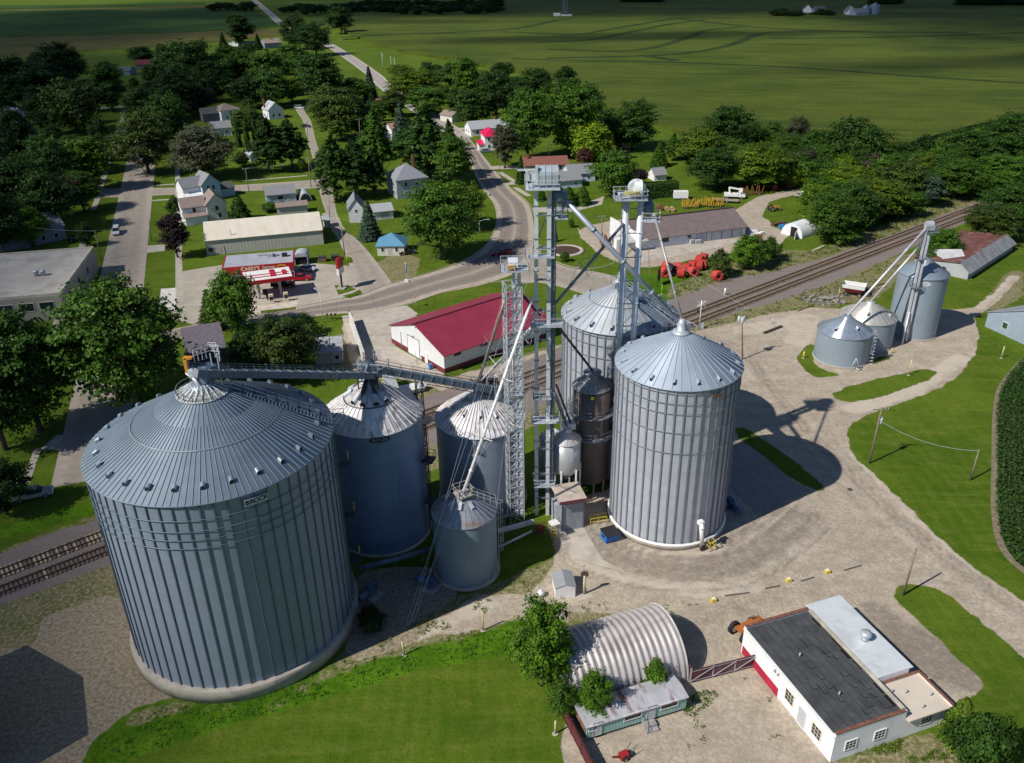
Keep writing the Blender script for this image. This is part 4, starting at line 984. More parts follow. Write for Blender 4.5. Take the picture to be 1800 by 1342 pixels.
# scale shed under the hopper
a, rz, L = frame((986,934), (1026,927.4))
t = thing('scale_shed', 'small grey scale shed with roll-up door under the pale hopper bin', 'shed', a, rz)
h = hp(1026,927.4,873)
MB().box(0,0,0,L,3.4,h).build('wall', pm('shed_grey', (.22,.24,.27), .7, var=.1), t)
MB().box(.25,-.05,0,L-.2,-.005,h-.9).build('roll_up_door', pm('door_grey', (.27,.29,.32), .6, var=.08, lines=('z',.3,.4)), t)
MB().box(-.5,-.7,h,L+.15,3.6,h+.12).build('roof', pm('shed_roof_buff', (.50,.42,.36), .8, stain=(.3,.25,.2)), t)
MB().box(-.5,-.78,h-.25,L+.15,-.703,h+.2).build('fascia', pm('fascia_maroon', (.16,.035,.045), .6), t)
MB().box(-.95,-.3,0,-.02,1.6,h-.6).build('side_box', GAL, t)
t = thing('control_cabinet', 'white square sunshade on a yellow guarded stand by the scale shed', 'control stand', G(974,945))
MB().cbox(0,0,2.5,1.25,1.25,.12,.5).build('sunshade', WHT, t)
mb = MB()
for x, y in ((-.4,-.4),(.4,-.4),(.4,.4),(-.4,.4)): mb.tube((x,y,0),(x,y,2.45),.05,5)
for z in (.5,1.0): mb.path([(-.4,-.4,z),(.4,-.4,z),(.4,.4,z),(-.4,.4,z),(-.4,-.4,z)],.045,5)
mb.build('guard_frame', YEL, t)
t = thing('guard_rail', 'yellow pipe guard rail at the pit edge beside the scale shed', 'guard rail', G(1052,921))
mb = MB(); rails(mb, [(-1.2,-.4,0),(1.2,.2,0)],1.1,1.2,.05); rails(mb, [(-1.2,.5,0),(1.2,1.1,0)],1.1,1.2,.05); mb.build('rail', YEL, t)
t = thing('guard_rail', 'rusty railing around the pit at the foot of the tallest elevator', 'guard rail', G(957,938))
mb = MB(); rails(mb, [(-1.3,-.8,0),(1.0,-.9,0),(1.1,.9,0),(-1.2,1.0,0)],1.1,1.1,.05); mb.build('rail', RUST, t)
MB().cbox(-.6,.2,.55,.8,.9,1.1,.2).build('hopper', pm('rust_red', (.22,.04,.02), .7, var=.3), t)

# low conveyors
def low_conv(label, A, B, zA_, zB_, r, mat, box=False):
    a, b = G(*A, zA_), G(*B, zB_)
    t = thing('auger_tube', label, 'auger', a); mb = MB(); d = b-a
    if box: mb.bar((0,0,0), d, r*2, r*1.6)
    else: mb.tube((0,0,0), d, r, 10)
    mb.build('tube', mat, t); mb = MB()
    for f in (.12,.5,.88):
        p = d*f; z = a.z+p.z
        if z > .6: mb.tube(p, (p.x,p.y,-a.z), .05, 5)
    mb.build('legs', GALD, t); return t
low_conv('blue-grey auger tube lying low across the front of the tall bright-roofed bin', (632,1000), (757,966), 1.8, 2.2, .35, BLUEG)
low_conv('upper pale auger tube joining the small front bin to the elevator pit', (876,934), (938,917), 1.9, 1.4, .28, GAL, True)
low_conv('lower thin auger tube beside the small front bin', (877,962), (935,934), 1.2, .6, .16, GAL)
def fan(label, px, rz, mat):
    t = thing('aeration_fan', label, 'fan', G(*px), rz)
    MB().box(-1.1,-1.0,0,1.1,1.0,.15).build('concrete_base', CONC, t)
    mb = MB(); mb.ext([(.75*math.cos(u), .95+.75*math.sin(u)) for u in np.linspace(0,2*PI,20,endpoint=False)], -.35, .35, 'x'); mb.box(-.35,-.75,.95,.35,-.1,1.75); mb.build('scroll_housing', mat, t)
    MB().tube((.35,0,.95),(1.0,0,.95),.3,10).build('motor', BLUEG, t)
    MB().tube((0,.6,.9),(-.2,2.2,.9),.45,10).build('duct', mat, t); return t
fan('blue aeration fan on a concrete pad beside the small front bin', (757,1034), 1.0, pm('fan_blue', (.10,.16,.30), .45, .3))
fan('shaded aeration fan on a concrete pad at the right foot of the largest bin', (655,1046), 2.4, BLUEG)
fan('dark blue aeration fan half seen at the right foot of the foremost tall bin', (1283,895), 3.4, pm('fan_dark_blue', (.04,.07,.16), .5, .2))
# guy wires
def guy(label, a, b):
    t = thing('guy_wire', label, 'guy wire', a, 0, 'guy wires of the elevators'); d = Vector(b)-Vector(a)
    MB().tube((0,0,0), d, .012, 4).build('cable', GALW, t)
for px, tp in (((713,1098),(P2[0]-.9,P2[1]-.5,Z2(560))), ((722,1096),(P2[0]-.9,P2[1]-.4,Z2(500))), ((717,1100),(P1[0]-.6,P1[1]-.2,Z1(560))), ((727,1094),(P1[0]-.6,P1[1]-.2,Z1(440)))):
    guy('thin cable anchored in gravel behind the bright grass, rising past the small front bin', G(*px), tp)
for px, tp in (((856,1035),(P2[0]+.6,P2[1]-.6,Z2(560))), ((868,1026),(P1[0]+.2,P1[1]-.2,Z1(540)))):
    guy('thin cable anchored just right of the small front bin', G(*px), tp)

# right-hand group of three
ROOFF = pm('roof_bright_zinc', (.46,.51,.57), .22, .6, var=.15, vs=.5)
ROOFF2 = pm('roof_dull_cream', (.60,.58,.53), .42, .5, var=.12, vs=.5, stain=(.30,.22,.16), samt=.5)
cF1, cF2, cF3 = (64.9,148.84), (72.24,156.07), (83.9,160.5)
t1, _, _ = grain_bin('grain_bin', 'low shiny-roofed bin with an outside ladder, foremost of the three across the yard', cF1, 5.05, 6.05, 8.5, WALLF, ROOFF, nroof=28, roofw=.06, roofh=.06, vents=[(.62,-1.2),(.72,-2.4)], vsize=(.5,.5,.5), rtop=.9, ov=.15, found=(5.25,.2))
mb = MB(); a = -.62; ladder(mb,(5.2*math.cos(a),5.2*math.sin(a)),0,7.0,a,True,.045); 
for k in range(9): mb.cbox(5.6*math.cos(a+.05),5.6*math.sin(a+.05),.6+k*.7,.9,.5,.06,a)
mb.build('caged_ladder', GAL, t1)
mb = MB(); mb.tube((.9,-5.3,.3),(.5,-6.0,2.6),.09,6); mb.tube((.9,-5.3,.3),(1.4,-6.3,.2),.15,6); mb.tube((.5,-6.0,2.6),(-.3,-6.2,.2),.07,6); mb.tube((.5,-6.0,2.6),(1.8,-6.1,.1),.07,6); mb.build('unload_spout', GAL, t1)
t2, _, _ = grain_bin('grain_bin', 'low dull-roofed bin, middle one of the three across the yard', cF2, 5.45, 5.91, 8.5, WALLF, ROOFF2, nroof=28, roofw=.06, roofh=.06, vents=[(.6,-2.0),(.75,-.7)], vsize=(.5,.5,.4), rtop=.9, ov=.15, found=(5.65,.2))
MB().cbox(-.6,-5.5,.9,.9,.12,1.3).build('door', GALD, t2)
t3, _, _ = grain_bin('grain_bin', 'tall smooth bin, rearmost of the three across the yard, with an oval badge', cF3, 4.75, 13.3, 15.9, WALLF, pm('roof_blue_smooth', (.25,.31,.36), .42, .2, var=.1), nroof=24, roofw=.05, roofh=.05, vents=[(.9,.1)], vsize=(.4,.5,.4), rtop=.8, ov=.15, found=(5.0,.25))
d = G(1631,501,12.5)-Vector((*cF3,12.5)); badge(t3, cF3, 4.75, 12.3, math.atan2(d.y,d.x), 1.5, .8, 'GSI', WHT, STEELD)
P4 = (*G(1589,600)[:2],); Z4 = lambda r: HT(P4, r)
tp = G(1618,372, 0); 
t = thing('bucket_elevator', 'slender grey elevator beside the tall bin across the yard', 'bucket elevator', (*P4,0))
zt = Z4(402)
for x in (-.35,.35): MB().box(x-.2,-.2,0,x+.2,.2,zt).build('elevator_leg', GALW, t)
mb = MB(); lattice(mb,0,.5,.8,.6,0,zt,1.5,.04,0,.025); mb.build('ladder_frame', GALD, t)
mb = MB(); mb.ext([(.5*math.cos(u)*1.3, zt+.6+.9*math.sin(u)) for u in np.linspace(0,2*PI,16,endpoint=False)], -.7,.7,'x'); mb.cbox(.3,0,zt+.2,1.4,1.2,.9); mb.build('head_housing', GAL, t)
mb = MB(); deck(mb,-.4,-1.1,1.8,1.0,zt-.5,True,1.0,1.1,.03); mb.build('platform', GALD, t)
for rr in (455,505): mb = MB(); deck(mb,-.9,-.7,.9,.9,Z4(rr),True,1.0,1.1,.03); mb.build('platform', GALD, t)
MB().tube((-1.2,-1.8,0),(-.3,-.3,6.5),.18,8).build('loading_spout', GALW, t)
hd = (P4[0]-.5, P4[1], zt)
SPW = pm('spout_white', (.66,.64,.66), .45, .4, var=.1)
spout('longer white spout from the slender elevator to the foremost low bin', hd, (*cF1,8.9), .25, SPW)
spout('shorter white spout from the slender elevator to the middle low bin', (P4[0]-.2,P4[1]+.2,zt-2.5), (*cF2,8.9), .2, SPW)
spout('thin strut spout from the slender elevator to the tall smooth bin', (P4[0]+.3,P4[1],zt-1), (*cF3,16.3), .13, GALD)
# ------------------------------------------------------------------ buildings
GLASS = glassm()
def siding(name, c, **k): return pm('siding_'+name, c, .7, var=.08, vs=.5, **k)
SW, SCR, SBL, SGR, STN = siding('white', (.74,.75,.76)), siding('cream', (.62,.60,.52)), siding('pale_blue', (.52,.60,.68)), siding('grey', (.40,.41,.42)), siding('tan', (.44,.38,.29))
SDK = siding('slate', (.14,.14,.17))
def shingle(name, c): return pm('shingle_'+name, c, .9, var=.22, vs=2.5, bmp=.3, bs=12)
HG, HD, HB, HP, HL = shingle('grey', (.23,.235,.245)), shingle('dark', (.085,.085,.095)), shingle('brown', (.26,.20,.175)), shingle('purple', (.15,.13,.16)), shingle('light', (.36,.37,.39))
FRM = pm('window_trim', (.72,.72,.70), .6, var=.05)
BRK = pm('brick_red', (.25,.09,.06), .9, var=.3, vs=4)

def roof_on(t, L, D, h, kind, rise, mat, over=.45, th=.18, x0=0, y0=0, name='roof'):
    mb = MB(); o = over
    if kind in ('gx', 'gy'):
        W_ = D if kind == 'gx' else L; b0 = y0 if kind == 'gx' else x0; sl = rise/(W_/2)
        prof = [(b0-o, h-o*sl+.02), (b0+W_/2, h+rise+.02), (b0+W_+o, h-o*sl+.02), (b0+W_+o, h-o*sl+th), (b0+W_/2, h+rise+th), (b0-o, h-o*sl+th)]
        if kind == 'gx': mb.ext(prof, x0-o*.6, x0+L+o*.6, 'x')
        else: mb.ext(prof[::-1], y0-o*.6, y0+D+o*.6, 'y')
    elif kind == 'hip':
        a0, a1, b0, b1 = x0-o, x0+L+o, y0-o, y0+D+o
        if L >= D: r0, r1 = (x0+D/2, y0+D/2), (x0+L-D/2, y0+D/2)
        else: r0, r1 = (x0+L/2, y0+L/2), (x0+L/2, y0+D-L/2)
        z = h+.02; vs = [(a0,b0,z),(a1,b0,z),(a1,b1,z),(a0,b1,z),(*r0,h+rise),(*r1,h+rise)]
        fs = [(3,2,1,0),(0,1,5,4),(1,2,5),(2,3,4,5),(3,0,4)] if L >= D else [(3,2,1,0),(0,1,4),(1,2,5,4),(2,3,5),(3,0,4,5)]
        mb.add(vs, fs)
    elif kind == 'shed':
        mb.ext([(y0-o, h+.02), (y0+D+o, h+rise+.02), (y0+D+o, h+rise+th), (y0-o, h+th)], x0-o, x0+L+o, 'x')
    else:
        mb.box(x0-o, y0-o, h+.01, x0+L+o, y0+D+o, h+th)
    return mb.build(name, mat, t)
def walls_on(t, L, D, h, kind, rise, mat, x0=0, y0=0, name='wall'):
    mb = MB()
    if kind == 'gx': mb.ext([(y0,0),(y0+D,0),(y0+D,h),(y0+D/2,h+rise),(y0,h)], x0, x0+L, 'x')
    elif kind == 'gy': mb.ext([(x0,0),(x0+L,0),(x0+L,h),(x0+L/2,h+rise),(x0,h)][::-1], y0, y0+D, 'y')
    elif kind == 'shed': mb.ext([(y0,0),(y0+D,0),(y0+D,h+rise),(y0,h)], x0, x0+L, 'x')
    else: mb.box(x0,y0,0,x0+L,y0+D,h)
    return mb.build(name, mat, t)
def opening(t, name, side, u, z, w, h, L, D, mats, x0=0, y0=0, bars=0, proud=.05):
    """a window or door on a wall: side f/b/l/r, centre u along it, sill z"""
    mb = MB()
    def bx(u0, z0, u1, z1, d0, d1):
        if side == 'f': mb.box(x0+u0, y0-d1, z0, x0+u1, y0-d0, z1)
        elif side == 'b': mb.box(x0+u0, y0+D+d0, z0, x0+u1, y0+D+d1, z1)
        elif side == 'l': mb.box(x0-d1, y0+u0, z0, x0-d0, y0+u1, z1)
        else: mb.box(x0+L+d0, y0+u0, z0, x0+L+d1, y0+u1, z1)
    mb.mat(0); f = .09
    bx(u-w/2-f, z-f, u+w/2+f, z, .004, proud+.03); bx(u-w/2-f, z+h, u+w/2+f, z+h+f, .004, proud+.03)
    bx(u-w/2-f, z, u-w/2, z+h, .004, proud+.03); bx(u+w/2, z, u+w/2+f, z+h, .004, proud+.03)
    for k in range(bars):
        bx(u-w/2+w*(k+1)/(bars+1)-.03, z, u-w/2+w*(k+1)/(bars+1)+.03, z+h, .004, proud+.01)
        bx(u-w/2, z+h*(k+1)/(bars+1)-.03, u+w/2, z+h*(k+1)/(bars+1)+.03, .004, proud+.012)
    mb.mat(1); bx(u-w/2, z, u+w/2, z+h, .004, proud)
    return mb.build(name, mats, t)

def house(name, label, A, B, D, h, kind, rise, wm, rm, wins=(), doors=(), over=.45, chim=None, cat='house', group=None, th=.18, dm=None):
    a, rz, L = frame(A, B)
    t = thing(name, label, cat, a, rz, group)
    walls_on(t, L, D, h, kind, rise, wm); rf = roof_on(t, L, D, h, kind, rise, rm, over, th)
    for w in wins:
        u = w[1]*(L if w[0] in 'fb' else D); opening(t, 'window', w[0], u, w[2], w[3] if len(w) > 3 else 1.0, w[4] if len(w) > 4 else 1.3, L, D, [FRM, GLASS])
    if cat in ('house','farmhouse') and L < 40:
        for sd in 'lr':
            for u in ((.3,.7) if D > 7 else (.5,)):
                for z in ((1.0,3.7) if h > 4.8 else (1.0,)): opening(t, 'window', sd, D*u, z, .9, 1.2, L, D, [FRM, GLASS])
    for w in doors:
        u = w[1]*(L if w[0] in 'fb' else D); opening(t, 'door', w[0], u, .05, w[2], w[3], L, D, [FRM, w[4] if len(w) > 4 else (dm or SGR)])
    if chim: MB().cbox(chim[0]*L, chim[1]*D, h+rise*.8, .7, .7, rise+1.4).build('chimney', BRK, rf)
    return t, L

# maroon-roofed warehouse
a, rz, L = frame((781.9,657), (964,592)); lx, D = loc_of((686.3,603.7), a, rz)
h = hp(781.9,657,624.5); q = G(734,630); rise = HT(q, 571.5)-h
t = thing('warehouse', 'long white metal warehouse with a maroon roof and maroon base band', 'warehouse', a, rz)
walls_on(t, L, D, h, 'gx', rise, pm('warehouse_white', (.70,.71,.70), .5, var=.05, lines=('x',.9,.25)))
MAR = pm('maroon_metal', (.31,.036,.068), .45, .1, var=.10, vs=.3, lines=('x',.6,.3))
rf = roof_on(t, L, D, h, 'gx', rise, MAR, .6, .14)
MB().box(-1.0,D/2-.18,h+rise+.15,L+1,D/2+.18,h+rise+.24).build('ridge_cap', pm('maroon_dark', (.10,.012,.02), .5), rf)
MB().box(-.06,-.06,0,L+.06,-.005,1.0).box(-.06,D+.005,0,L+.06,D+.06,1.0).box(-.06,0,0,-.005,D*.30,1.0).box(-.06,D*.36,0,-.005,D*.42,1.0).box(-.06,D*.68,0,-.005,D,1.0).build('base_band', pm('maroon_band', (.16,.022,.035), .5), t)
opening(t, 'overhead_door', 'l', D*.56, .05, 4.2, 3.9, L, D, [pm('door_trim_dark', (.06,.06,.06), .6), SW])
opening(t, 'door', 'l', D*.33, .05, 1.0, 2.1, L, D, [FRM, SW])
for u in (.12, .36, .62): MB().box(L*u-.8,-.12,h-1.0,L*u+.8,-.006,h-.55).build('wall_vent', BLK, t)
MB().tube((-.08,D*.55,h+.3),(-.35,D*.55,h+.6),.18,8).build('wall_lamp', SGR, t)
MB().tube((-.1,D*.8,.1),(-.1,D*.8,h-.2),.06,6).build('downpipe', SGR, t)
t = thing('barrel', 'blue plastic barrel at the front wall of the maroon-roofed warehouse', 'barrel', G(757,649)); MB().lathe([(.32,0),(.38,.1),(.38,1.0),(.34,1.1)],16).build('drum', pm('blue_plastic', (.02,.16,.45), .4), t)
a, rz, L = frame((643,640), (618,567))
t = thing('retaining_wall', 'white concrete loading wall across the yard from the maroon-roofed warehouse', 'wall', a, rz); MB().ext([(0,0),(.45,0),(.45,2.6),(0,2.6)],0,L,'x').build('slab', pm('wall_white', (.66,.64,.60), .8), t)
t, L = house('shed', 'grey-roofed shed with an open dark side behind the tall bright-roofed bin', (648,718), (700,708), 7, 3.2, 'gx', 1.2, SGR, HL, cat='shed', doors=(('r',.5,5,2.6,pm('dark_opening', (.06,.035,.02), .9)),))
t = thing('storage_tank', 'white covered boat on the ground beside the grey-roofed shed', 'boat', G(722,690), .4)
MB().ext([(-1.0,.3),(1.0,.3),(1.15,1.0),(.6,1.5),(-.6,1.5),(-1.15,1.0)],-2.4,2.2,'x').add([(2.2,-1.15,1.0),(2.2,1.15,1.0),(3.4,0,1.1),(2.2,-1,.3),(2.2,1,.3)],[(0,1,2),(3,0,2),(1,4,2),(4,3,2)]).build('cover', WHT, t); MB().box(-1.8,-.8,0,-1.4,.8,.32).box(1.0,-.8,0,1.4,.8,.32).build('cradle', STEELD, t)

# cream storage building
a, rz, L = frame((365,449.7), (569,429.6)); h = hp(569,429.6,404)
t = thing('storage_building', 'long cream metal storage building with a pale ridge roof behind the filling station', 'storage building', a, rz)
CRW = pm('cream_metal_wall', (.48,.46,.40), .6, var=.06, vs=.3, lines=('x',.9,.35)); CRR = pm('cream_metal_roof', (.72,.66,.54), .5, .1, var=.07, vs=.3, stretch=(1.5,.15,1), stain=(.55,.46,.34), samt=.3)
D = 15.0; walls_on(t, L, D, h, 'gx', 3.0, CRW); roof_on(t, L, D, h, 'gx', 3.0, CRR, .35, .14)
opening(t, 'window', 'f', L*.035, 1.0, 1.2, 1.1, L, D, [SGR, BLK]); opening(t, 'door', 'f', L*.13, .05, 1.0, 2.1, L, D, [CRW, CRW])
MB().tube((L*.22,1,h-.2),(L*.22,1,h+2.2),.12,8).build('vent_pipe', SGR, t)
MB().box(-.1,-.12,0,.1,-.005,h).box(L-.1,-.12,0,L+.1,-.005,h).build('corner_trim', STN, t)

# filling station: store, canopy
RED = pm('fascia_red', (.42,.012,.022), .45, var=.08); CREAM = pm('letter_cream', (.78,.70,.50), .6)
h = 5.0; fl, fr, br = G(391.5,471,h), G(514.4,460.8,h), G(505,439.7,h)
d = fr-fl; rz = math.atan2(d.y,d.x); L = d.length; D = (br-fr).length*.96
t = thing('convenience_store', 'flat-roofed filling station store with a red lettered fascia', 'store', (fl.x,fl.y,0), rz)
MB().box(0.1,.1,0,L-.1,D-.1,h-1.4).build('wall', pm('store_brick', (.32,.24,.19), .8, var=.15), t)
MB().box(-.2,-.25,h-1.5,L+.2,0,h).box(L,0,h-1.5,L+.25,D,h).box(-.25,0,h-1.5,0,D,h).build('fascia', RED, t)
rf = MB().box(0,0,h-.25,L,D,h-.12).build('roof', pm('membrane_grey', (.36,.37,.42), .8, var=.12, vs=.3, stain=(.25,.25,.28)), t)
letters("CASEY'S", 1.25, (L*.385,-.27,h-.78), (1,0,0), (0,0,1), CREAM, t, 'store_lettering', bold=.03)
letters('General', .95, (L*.645,-.27,h-.72), (1,0,0), (0,0,1), CREAM, t, 'store_lettering', bold=.02)
MB().add([(L*.83+1.15*math.cos(u),-.27,h-.75+.5*math.sin(u)) for u in np.linspace(0,2*PI,18,endpoint=False)],[tuple(range(18))]).build('logo_disc', pm('logo_gold', (.75,.42,.02), .5), t)
MB().add([(L*.83+.9*math.cos(u),-.28,h-.85+.26*math.sin(u)) for u in np.linspace(0,2*PI,14,endpoint=False)],[tuple(range(14))]).build('logo_band', RED, t)
for k, (x, y, s) in enumerate(((.62,.55,1.1),(.70,.62,.8),(.84,.5,1.0),(.47,.7,.6),(.55,.72,.6))): MB().box(L*x,D*y,h-.12,L*x+s*1.3,D*y+s,h+.7*s).build('roof_unit', SGR if k != 2 else BLK, rf)
for u in (.2,.45,.7,.9): opening(t, 'window', 'f', L*u, .6, 3.2, 2.0, L, D, [FRM, GLASS], y0=.1)
h = 5.4; bl, br, fr = G(424,478.5,h), G(508.5,467.8,h), G(514.5,485.5,h)
d = br-bl; rz = math.atan2(d.y,d.x); L = d.length; D = (fr-br).length; a = bl + Vector((math.sin(rz),-math.cos(rz),0))*D
t = thing('fuel_canopy', 'white fuel pump canopy with red stripes and red edge', 'fuel canopy', (a.x,a.y,0), rz)
MB().box(0,0,h-.9,L,D,h-.08).build('fascia', RED, t)
mb = MB(); mb.box(.25,.3,h-.08,L-.25,D-.3,h-.04); mb.build('deck', WHT, t)
mb = MB()
for f in (.30,.52): mb.box(.25,D*f-.35,h-.036,L-.6,D*f+.35,h-.02)
mb.build('deck_stripe', RED, t)
MB().box(L-5,D*.2,h-.036,L-3.8,D*.85,h+.12).box(L-2.2,D*.3,h-.036,L-1.2,D*.7,h+.1).build('deck_unit', RED, t)
for x in (.28,.72):
    for y in (.3,.7): MB().box(L*x-.25,D*y-.25,0,L*x+.25,D*y+.25,h-.9).build('column', SGR, t)
for lab, f in (('cream and black fuel pump on the island under the right end of the canopy', .78), ('cream and black fuel pump on the island under the middle of the canopy', .48)):
    p = a + Vector((math.cos(rz),math.sin(rz),0))*(L*f) + Vector((-math.sin(rz),math.cos(rz),0))*(-1.5)
    q = thing('fuel_pump', lab, 'fuel pump', (p.x,p.y,0), rz)
    MB().box(-1.4,-.6,0,1.4,.6,.15).build('island', CONC, q); MB().box(-.5,-.35,.15,.5,.35,2.2).build('cabinet', CREAM, q); MB().box(-.42,-.37,.9,.42,.37,1.7).build('display', BLK, q)
t = thing('trash_bin', 'black bin on the forecourt under the front of the canopy', 'bin', G(466,518)); MB().lathe([(.5,0),(.55,1.1),(.3,1.35)],14).build('body', BLK, t)
t = thing('gas_cage', 'silver barrel-roofed enclosure with dark bottles beside the store', 'enclosure', G(531,464), .1)
mb = MB(); mb.ext([(1.7*math.cos(u), 2.2+1.0*math.sin(u)) for u in np.linspace(0,PI,10)] , -1.0, 3.4, 'y'); mb.build('barrel_roof', GAL, t)
MB().box(-1.7,-.9,0,-1.55,3.4,2.25).box(1.55,-.9,0,1.7,3.4,2.25).box(-1.5,3.2,0,1.5,3.4,2.25).build('wall', GAL, t)
for x in (-.9,-.3,.3,.9): MB().lathe([(.25,0),(.27,1.3),(.1,1.5)],10,c=(x,-.2)).build('bottle', BLK, t)
t = thing('filling_station_sign', 'tall red and white price sign on a dark pole on the small grass island', 'sign', G(601.6,507.5), 1.35)
MB().box(-1.2,-1.0,0,1.2,1.0,.35).build('base', CONC, t); MB().box(-.18,-.18,.3,.18,.18,8.2).build('pole', BLK, t)
z0 = hp(601.6,507.5,481); MB().box(-1.5,-.3,z0,1.5,.3,z0+1.6).build('white_panel', WHT, t); MB().box(-1.5,-.3,z0+1.6,1.5,.3,z0+4.0).build('red_panel', RED, t)
def dumpster(label, px, rz, col, lid, s=1.0):
    t = thing('dumpster', label, 'dumpster', G(*px), rz)
    MB().ext([(-.75*s,.12),(.75*s,.12),(.95*s,1.2*s),(-.85*s,1.35*s)][::-1],-1.0*s,1.0*s,'x').build('body', col, t)
    MB().ext([(-.95*s,1.30*s),(1.0*s,1.18*s),(1.0*s,1.26*s),(-.95*s,1.40*s)],-1.05*s,1.05*s,'x').build('lid', lid, t)
    MB().box(-1.1*s,-.3,.7*s,-1.0*s,.3,.95*s).box(1.0*s,-.3,.7*s,1.1*s,.3,.95*s).build('lift_pocket', lid, t); return t
dumpster('brown dumpster with pale front on the grass strip behind the filling station', (567,459.5), .1, pm('brown_bin', (.16,.11,.09), .7), STEELD)
dumpster('black dumpster with a white notice on the grass strip behind the filling station', (590,457.5), .1, BLK, STEELD)
DB = pm('dumpster_blue', (.010,.16,.52), .45, var=.12, stain=(.05,.10,.2), samt=.3)
dumpster('bright blue dumpster with black lid on the gravel by the tall pale bin', (1072,948), -2.75, DB, BLK, 1.05)

# houses of the town
house('small_building', 'small white square building with a blue hip roof', (664,450.3), (711,449.6), 7.0, hp(664,450.3,433), 'hip', 2.6, SCR, pm('roof_blue', (.115,.30,.44), .5, .1, var=.08), (('f',.2,1.2,.7,1.1),('f',.72,1.2,.7,1.1)), (('f',.46,.9,2.0),), cat='building')
t, L = house('house', 'narrow white gabled house with a grey roof at the left of the blue spruce', (615,392.4), (640,390.7), 9.5, hp(615,392.4,367), 'gy', 2.6, SW, HG, (('f',.5,3.2,.6,.8),), (('f',.65,2.2,2.2,SW),))
house('garage', 'low white garage with grey roof beside the narrow white gabled house', (655,388), (692,384), 7, 2.6, 'gx', 1.4, SW, HL, (), (('f',.6,2.6,2.1),), cat='garage')
t, L = house('house', 'two-storey house with a steep grey hip roof behind the big maple', (699,351), (753,344), 10.5, 6.2, 'hip', 4.2, siding('greyblue', (.34,.37,.40)), pm('shingle_bluegrey', (.24,.25,.28), .9, var=.15, vs=2.5), (('f',.3,4.0),('f',.65,4.0),('l',.3,4.0),('l',.7,4.0),('f',.3,1.0),('l',.4,1.0)), chim=(.8,.7))
a, rz, L = frame((352,357), (389,350))
t = thing('house', 'pale blue two-storey house with cross gables beside the street crossing', 'house', a, rz)
PB = siding('powder_blue', (.40,.52,.60))
walls_on(t, 6.2, 8, 5.6, 'gy', 3.0, PB, x0=1.5); roof_on(t, 6.2, 8, 5.6, 'gy', 3.0, HG, .5, .2, x0=1.5)
walls_on(t, 9.0, 6.0, 5.2, 'gx', 2.4, SW, x0=-4.2, y0=2.0, name='wing_wall'); roof_on(t, 9.0, 6.0, 5.2, 'gx', 2.4, HG, .45, .2, x0=-4.2, y0=2.0, name='wing_roof')
walls_on(t, 5.0, 5.5, 2.8, 'gx', 1.3, PB, x0=8, y0=1.5, name='rear_wing_wall'); roof_on(t, 5.0, 5.5, 2.8, 'gx', 1.3, HD, .4, .2, x0=8, y0=1.5, name='rear_wing_roof')
walls_on(t, 5.0, 2.8, 2.6, 'flat', 0, SW, x0=-4.0, y0=-.8, name='porch'); roof_on(t, 5.0, 2.8, 2.6, 'shed', .6, WHT, .4, .15, x0=-4.0, y0=-.8, name='porch_roof')
for u, z in ((.33,3.6),(.62,3.6),(.3,.9),(.66,.9)): opening(t, 'window', 'f', 6.2*u, z, .8, 1.5, 6.2, 8, [FRM, GLASS], x0=1.5)
a, rz, L = frame((368,391), (402,386))
t = thing('house', 'cream two-storey house with a brown roof behind the cream storage building', 'house', a, rz)
walls_on(t, L, 8, 5.4, 'gy', 2.8, SCR); roof_on(t, L, 8, 5.4, 'gy', 2.8, HB, .5, .2)
walls_on(t, 7.0, 6, 5.0, 'gx', 2.2, SW, x0=-7, y0=1.5, name='wing_wall'); roof_on(t, 7.0, 6, 5.0, 'gx', 2.2, HB, .4, .2, x0=-7, y0=1.5, name='wing_roof')
walls_on(t, 6.5, 2.2, 2.4, 'flat', 0, SW, x0=-6.8, y0=-.7, name='porch'); roof_on(t, 6.5, 2.2, 2.4, 'shed', .8, HB, .4, .15, x0=-6.8, y0=-.7, name='porch_roof')
for u, z in ((.5,3.3),(.6,1.0)): opening(t, 'window', 'f', L*u, z, 1.0, 1.4, L, 8, [FRM, GLASS])
opening(t, 'window', 'f', 3.5, 3.3, .9, 1.3, 7, 6, [FRM, GLASS], x0=-7, y0=1.5)
house('house', 'small pale blue single-storey house with a grey ridge roof on the corner', (469.5,359), (521.5,354), 7.5, 2.9, 'gx', 1.9, siding('blue', (.40,.47,.58)), HG, (('f',.47,1.0,1.8,1.2),), (('f',.75,.9,2.0),))
t = thing('carport', 'silver arched shelter with a dark opening beside the small pale blue house', 'shelter', *((lambda f: (f[0], f[1]))(frame((528,356), (548,354)))))
mb = MB(); mb.ext([(1.9+2.0*math.cos(u), 2.9*math.sin(u)) for u in np.linspace(0,PI,14)][::1], 0.0, 7.5, 'y'); mb.build('arched_cover', GAL, t)
MB().add([(1.9+1.75*math.cos(u),-.02,2.6*math.sin(u)) for u in np.linspace(0,PI,12)],[tuple(range(12))]).build('opening', BLK, t)
house('shed', 'long low brown-roofed shed directly behind the cream storage building', (489,378), (541,373), 3.2, 2.2, 'shed', .6, SGR, HB, cat='shed')
house('shed', 'tiny grey lean-to at the right end of the cream storage building', (571,401), (580,400), 3, 2.2, 'shed', .4, SGR, HL, cat='shed')
house('house', 'white gabled house with a brick chimney facing the gravel drive', (474,211), (500,208), 9, hp(474,211,194), 'gy', 3.2, SW, pm('roof_pale_grey_green', (.40,.44,.44), .8), (('f',.3,1.2),('f',.7,1.2)), chim=(.05,.7))
house('house', 'brown-hip-roofed house with white front among dark trees', (391,214), (424,209), 10, 5.0, 'hip', 2.6, SW, HB, (('f',.3,1),('f',.7,1),('f',.5,3.2)))
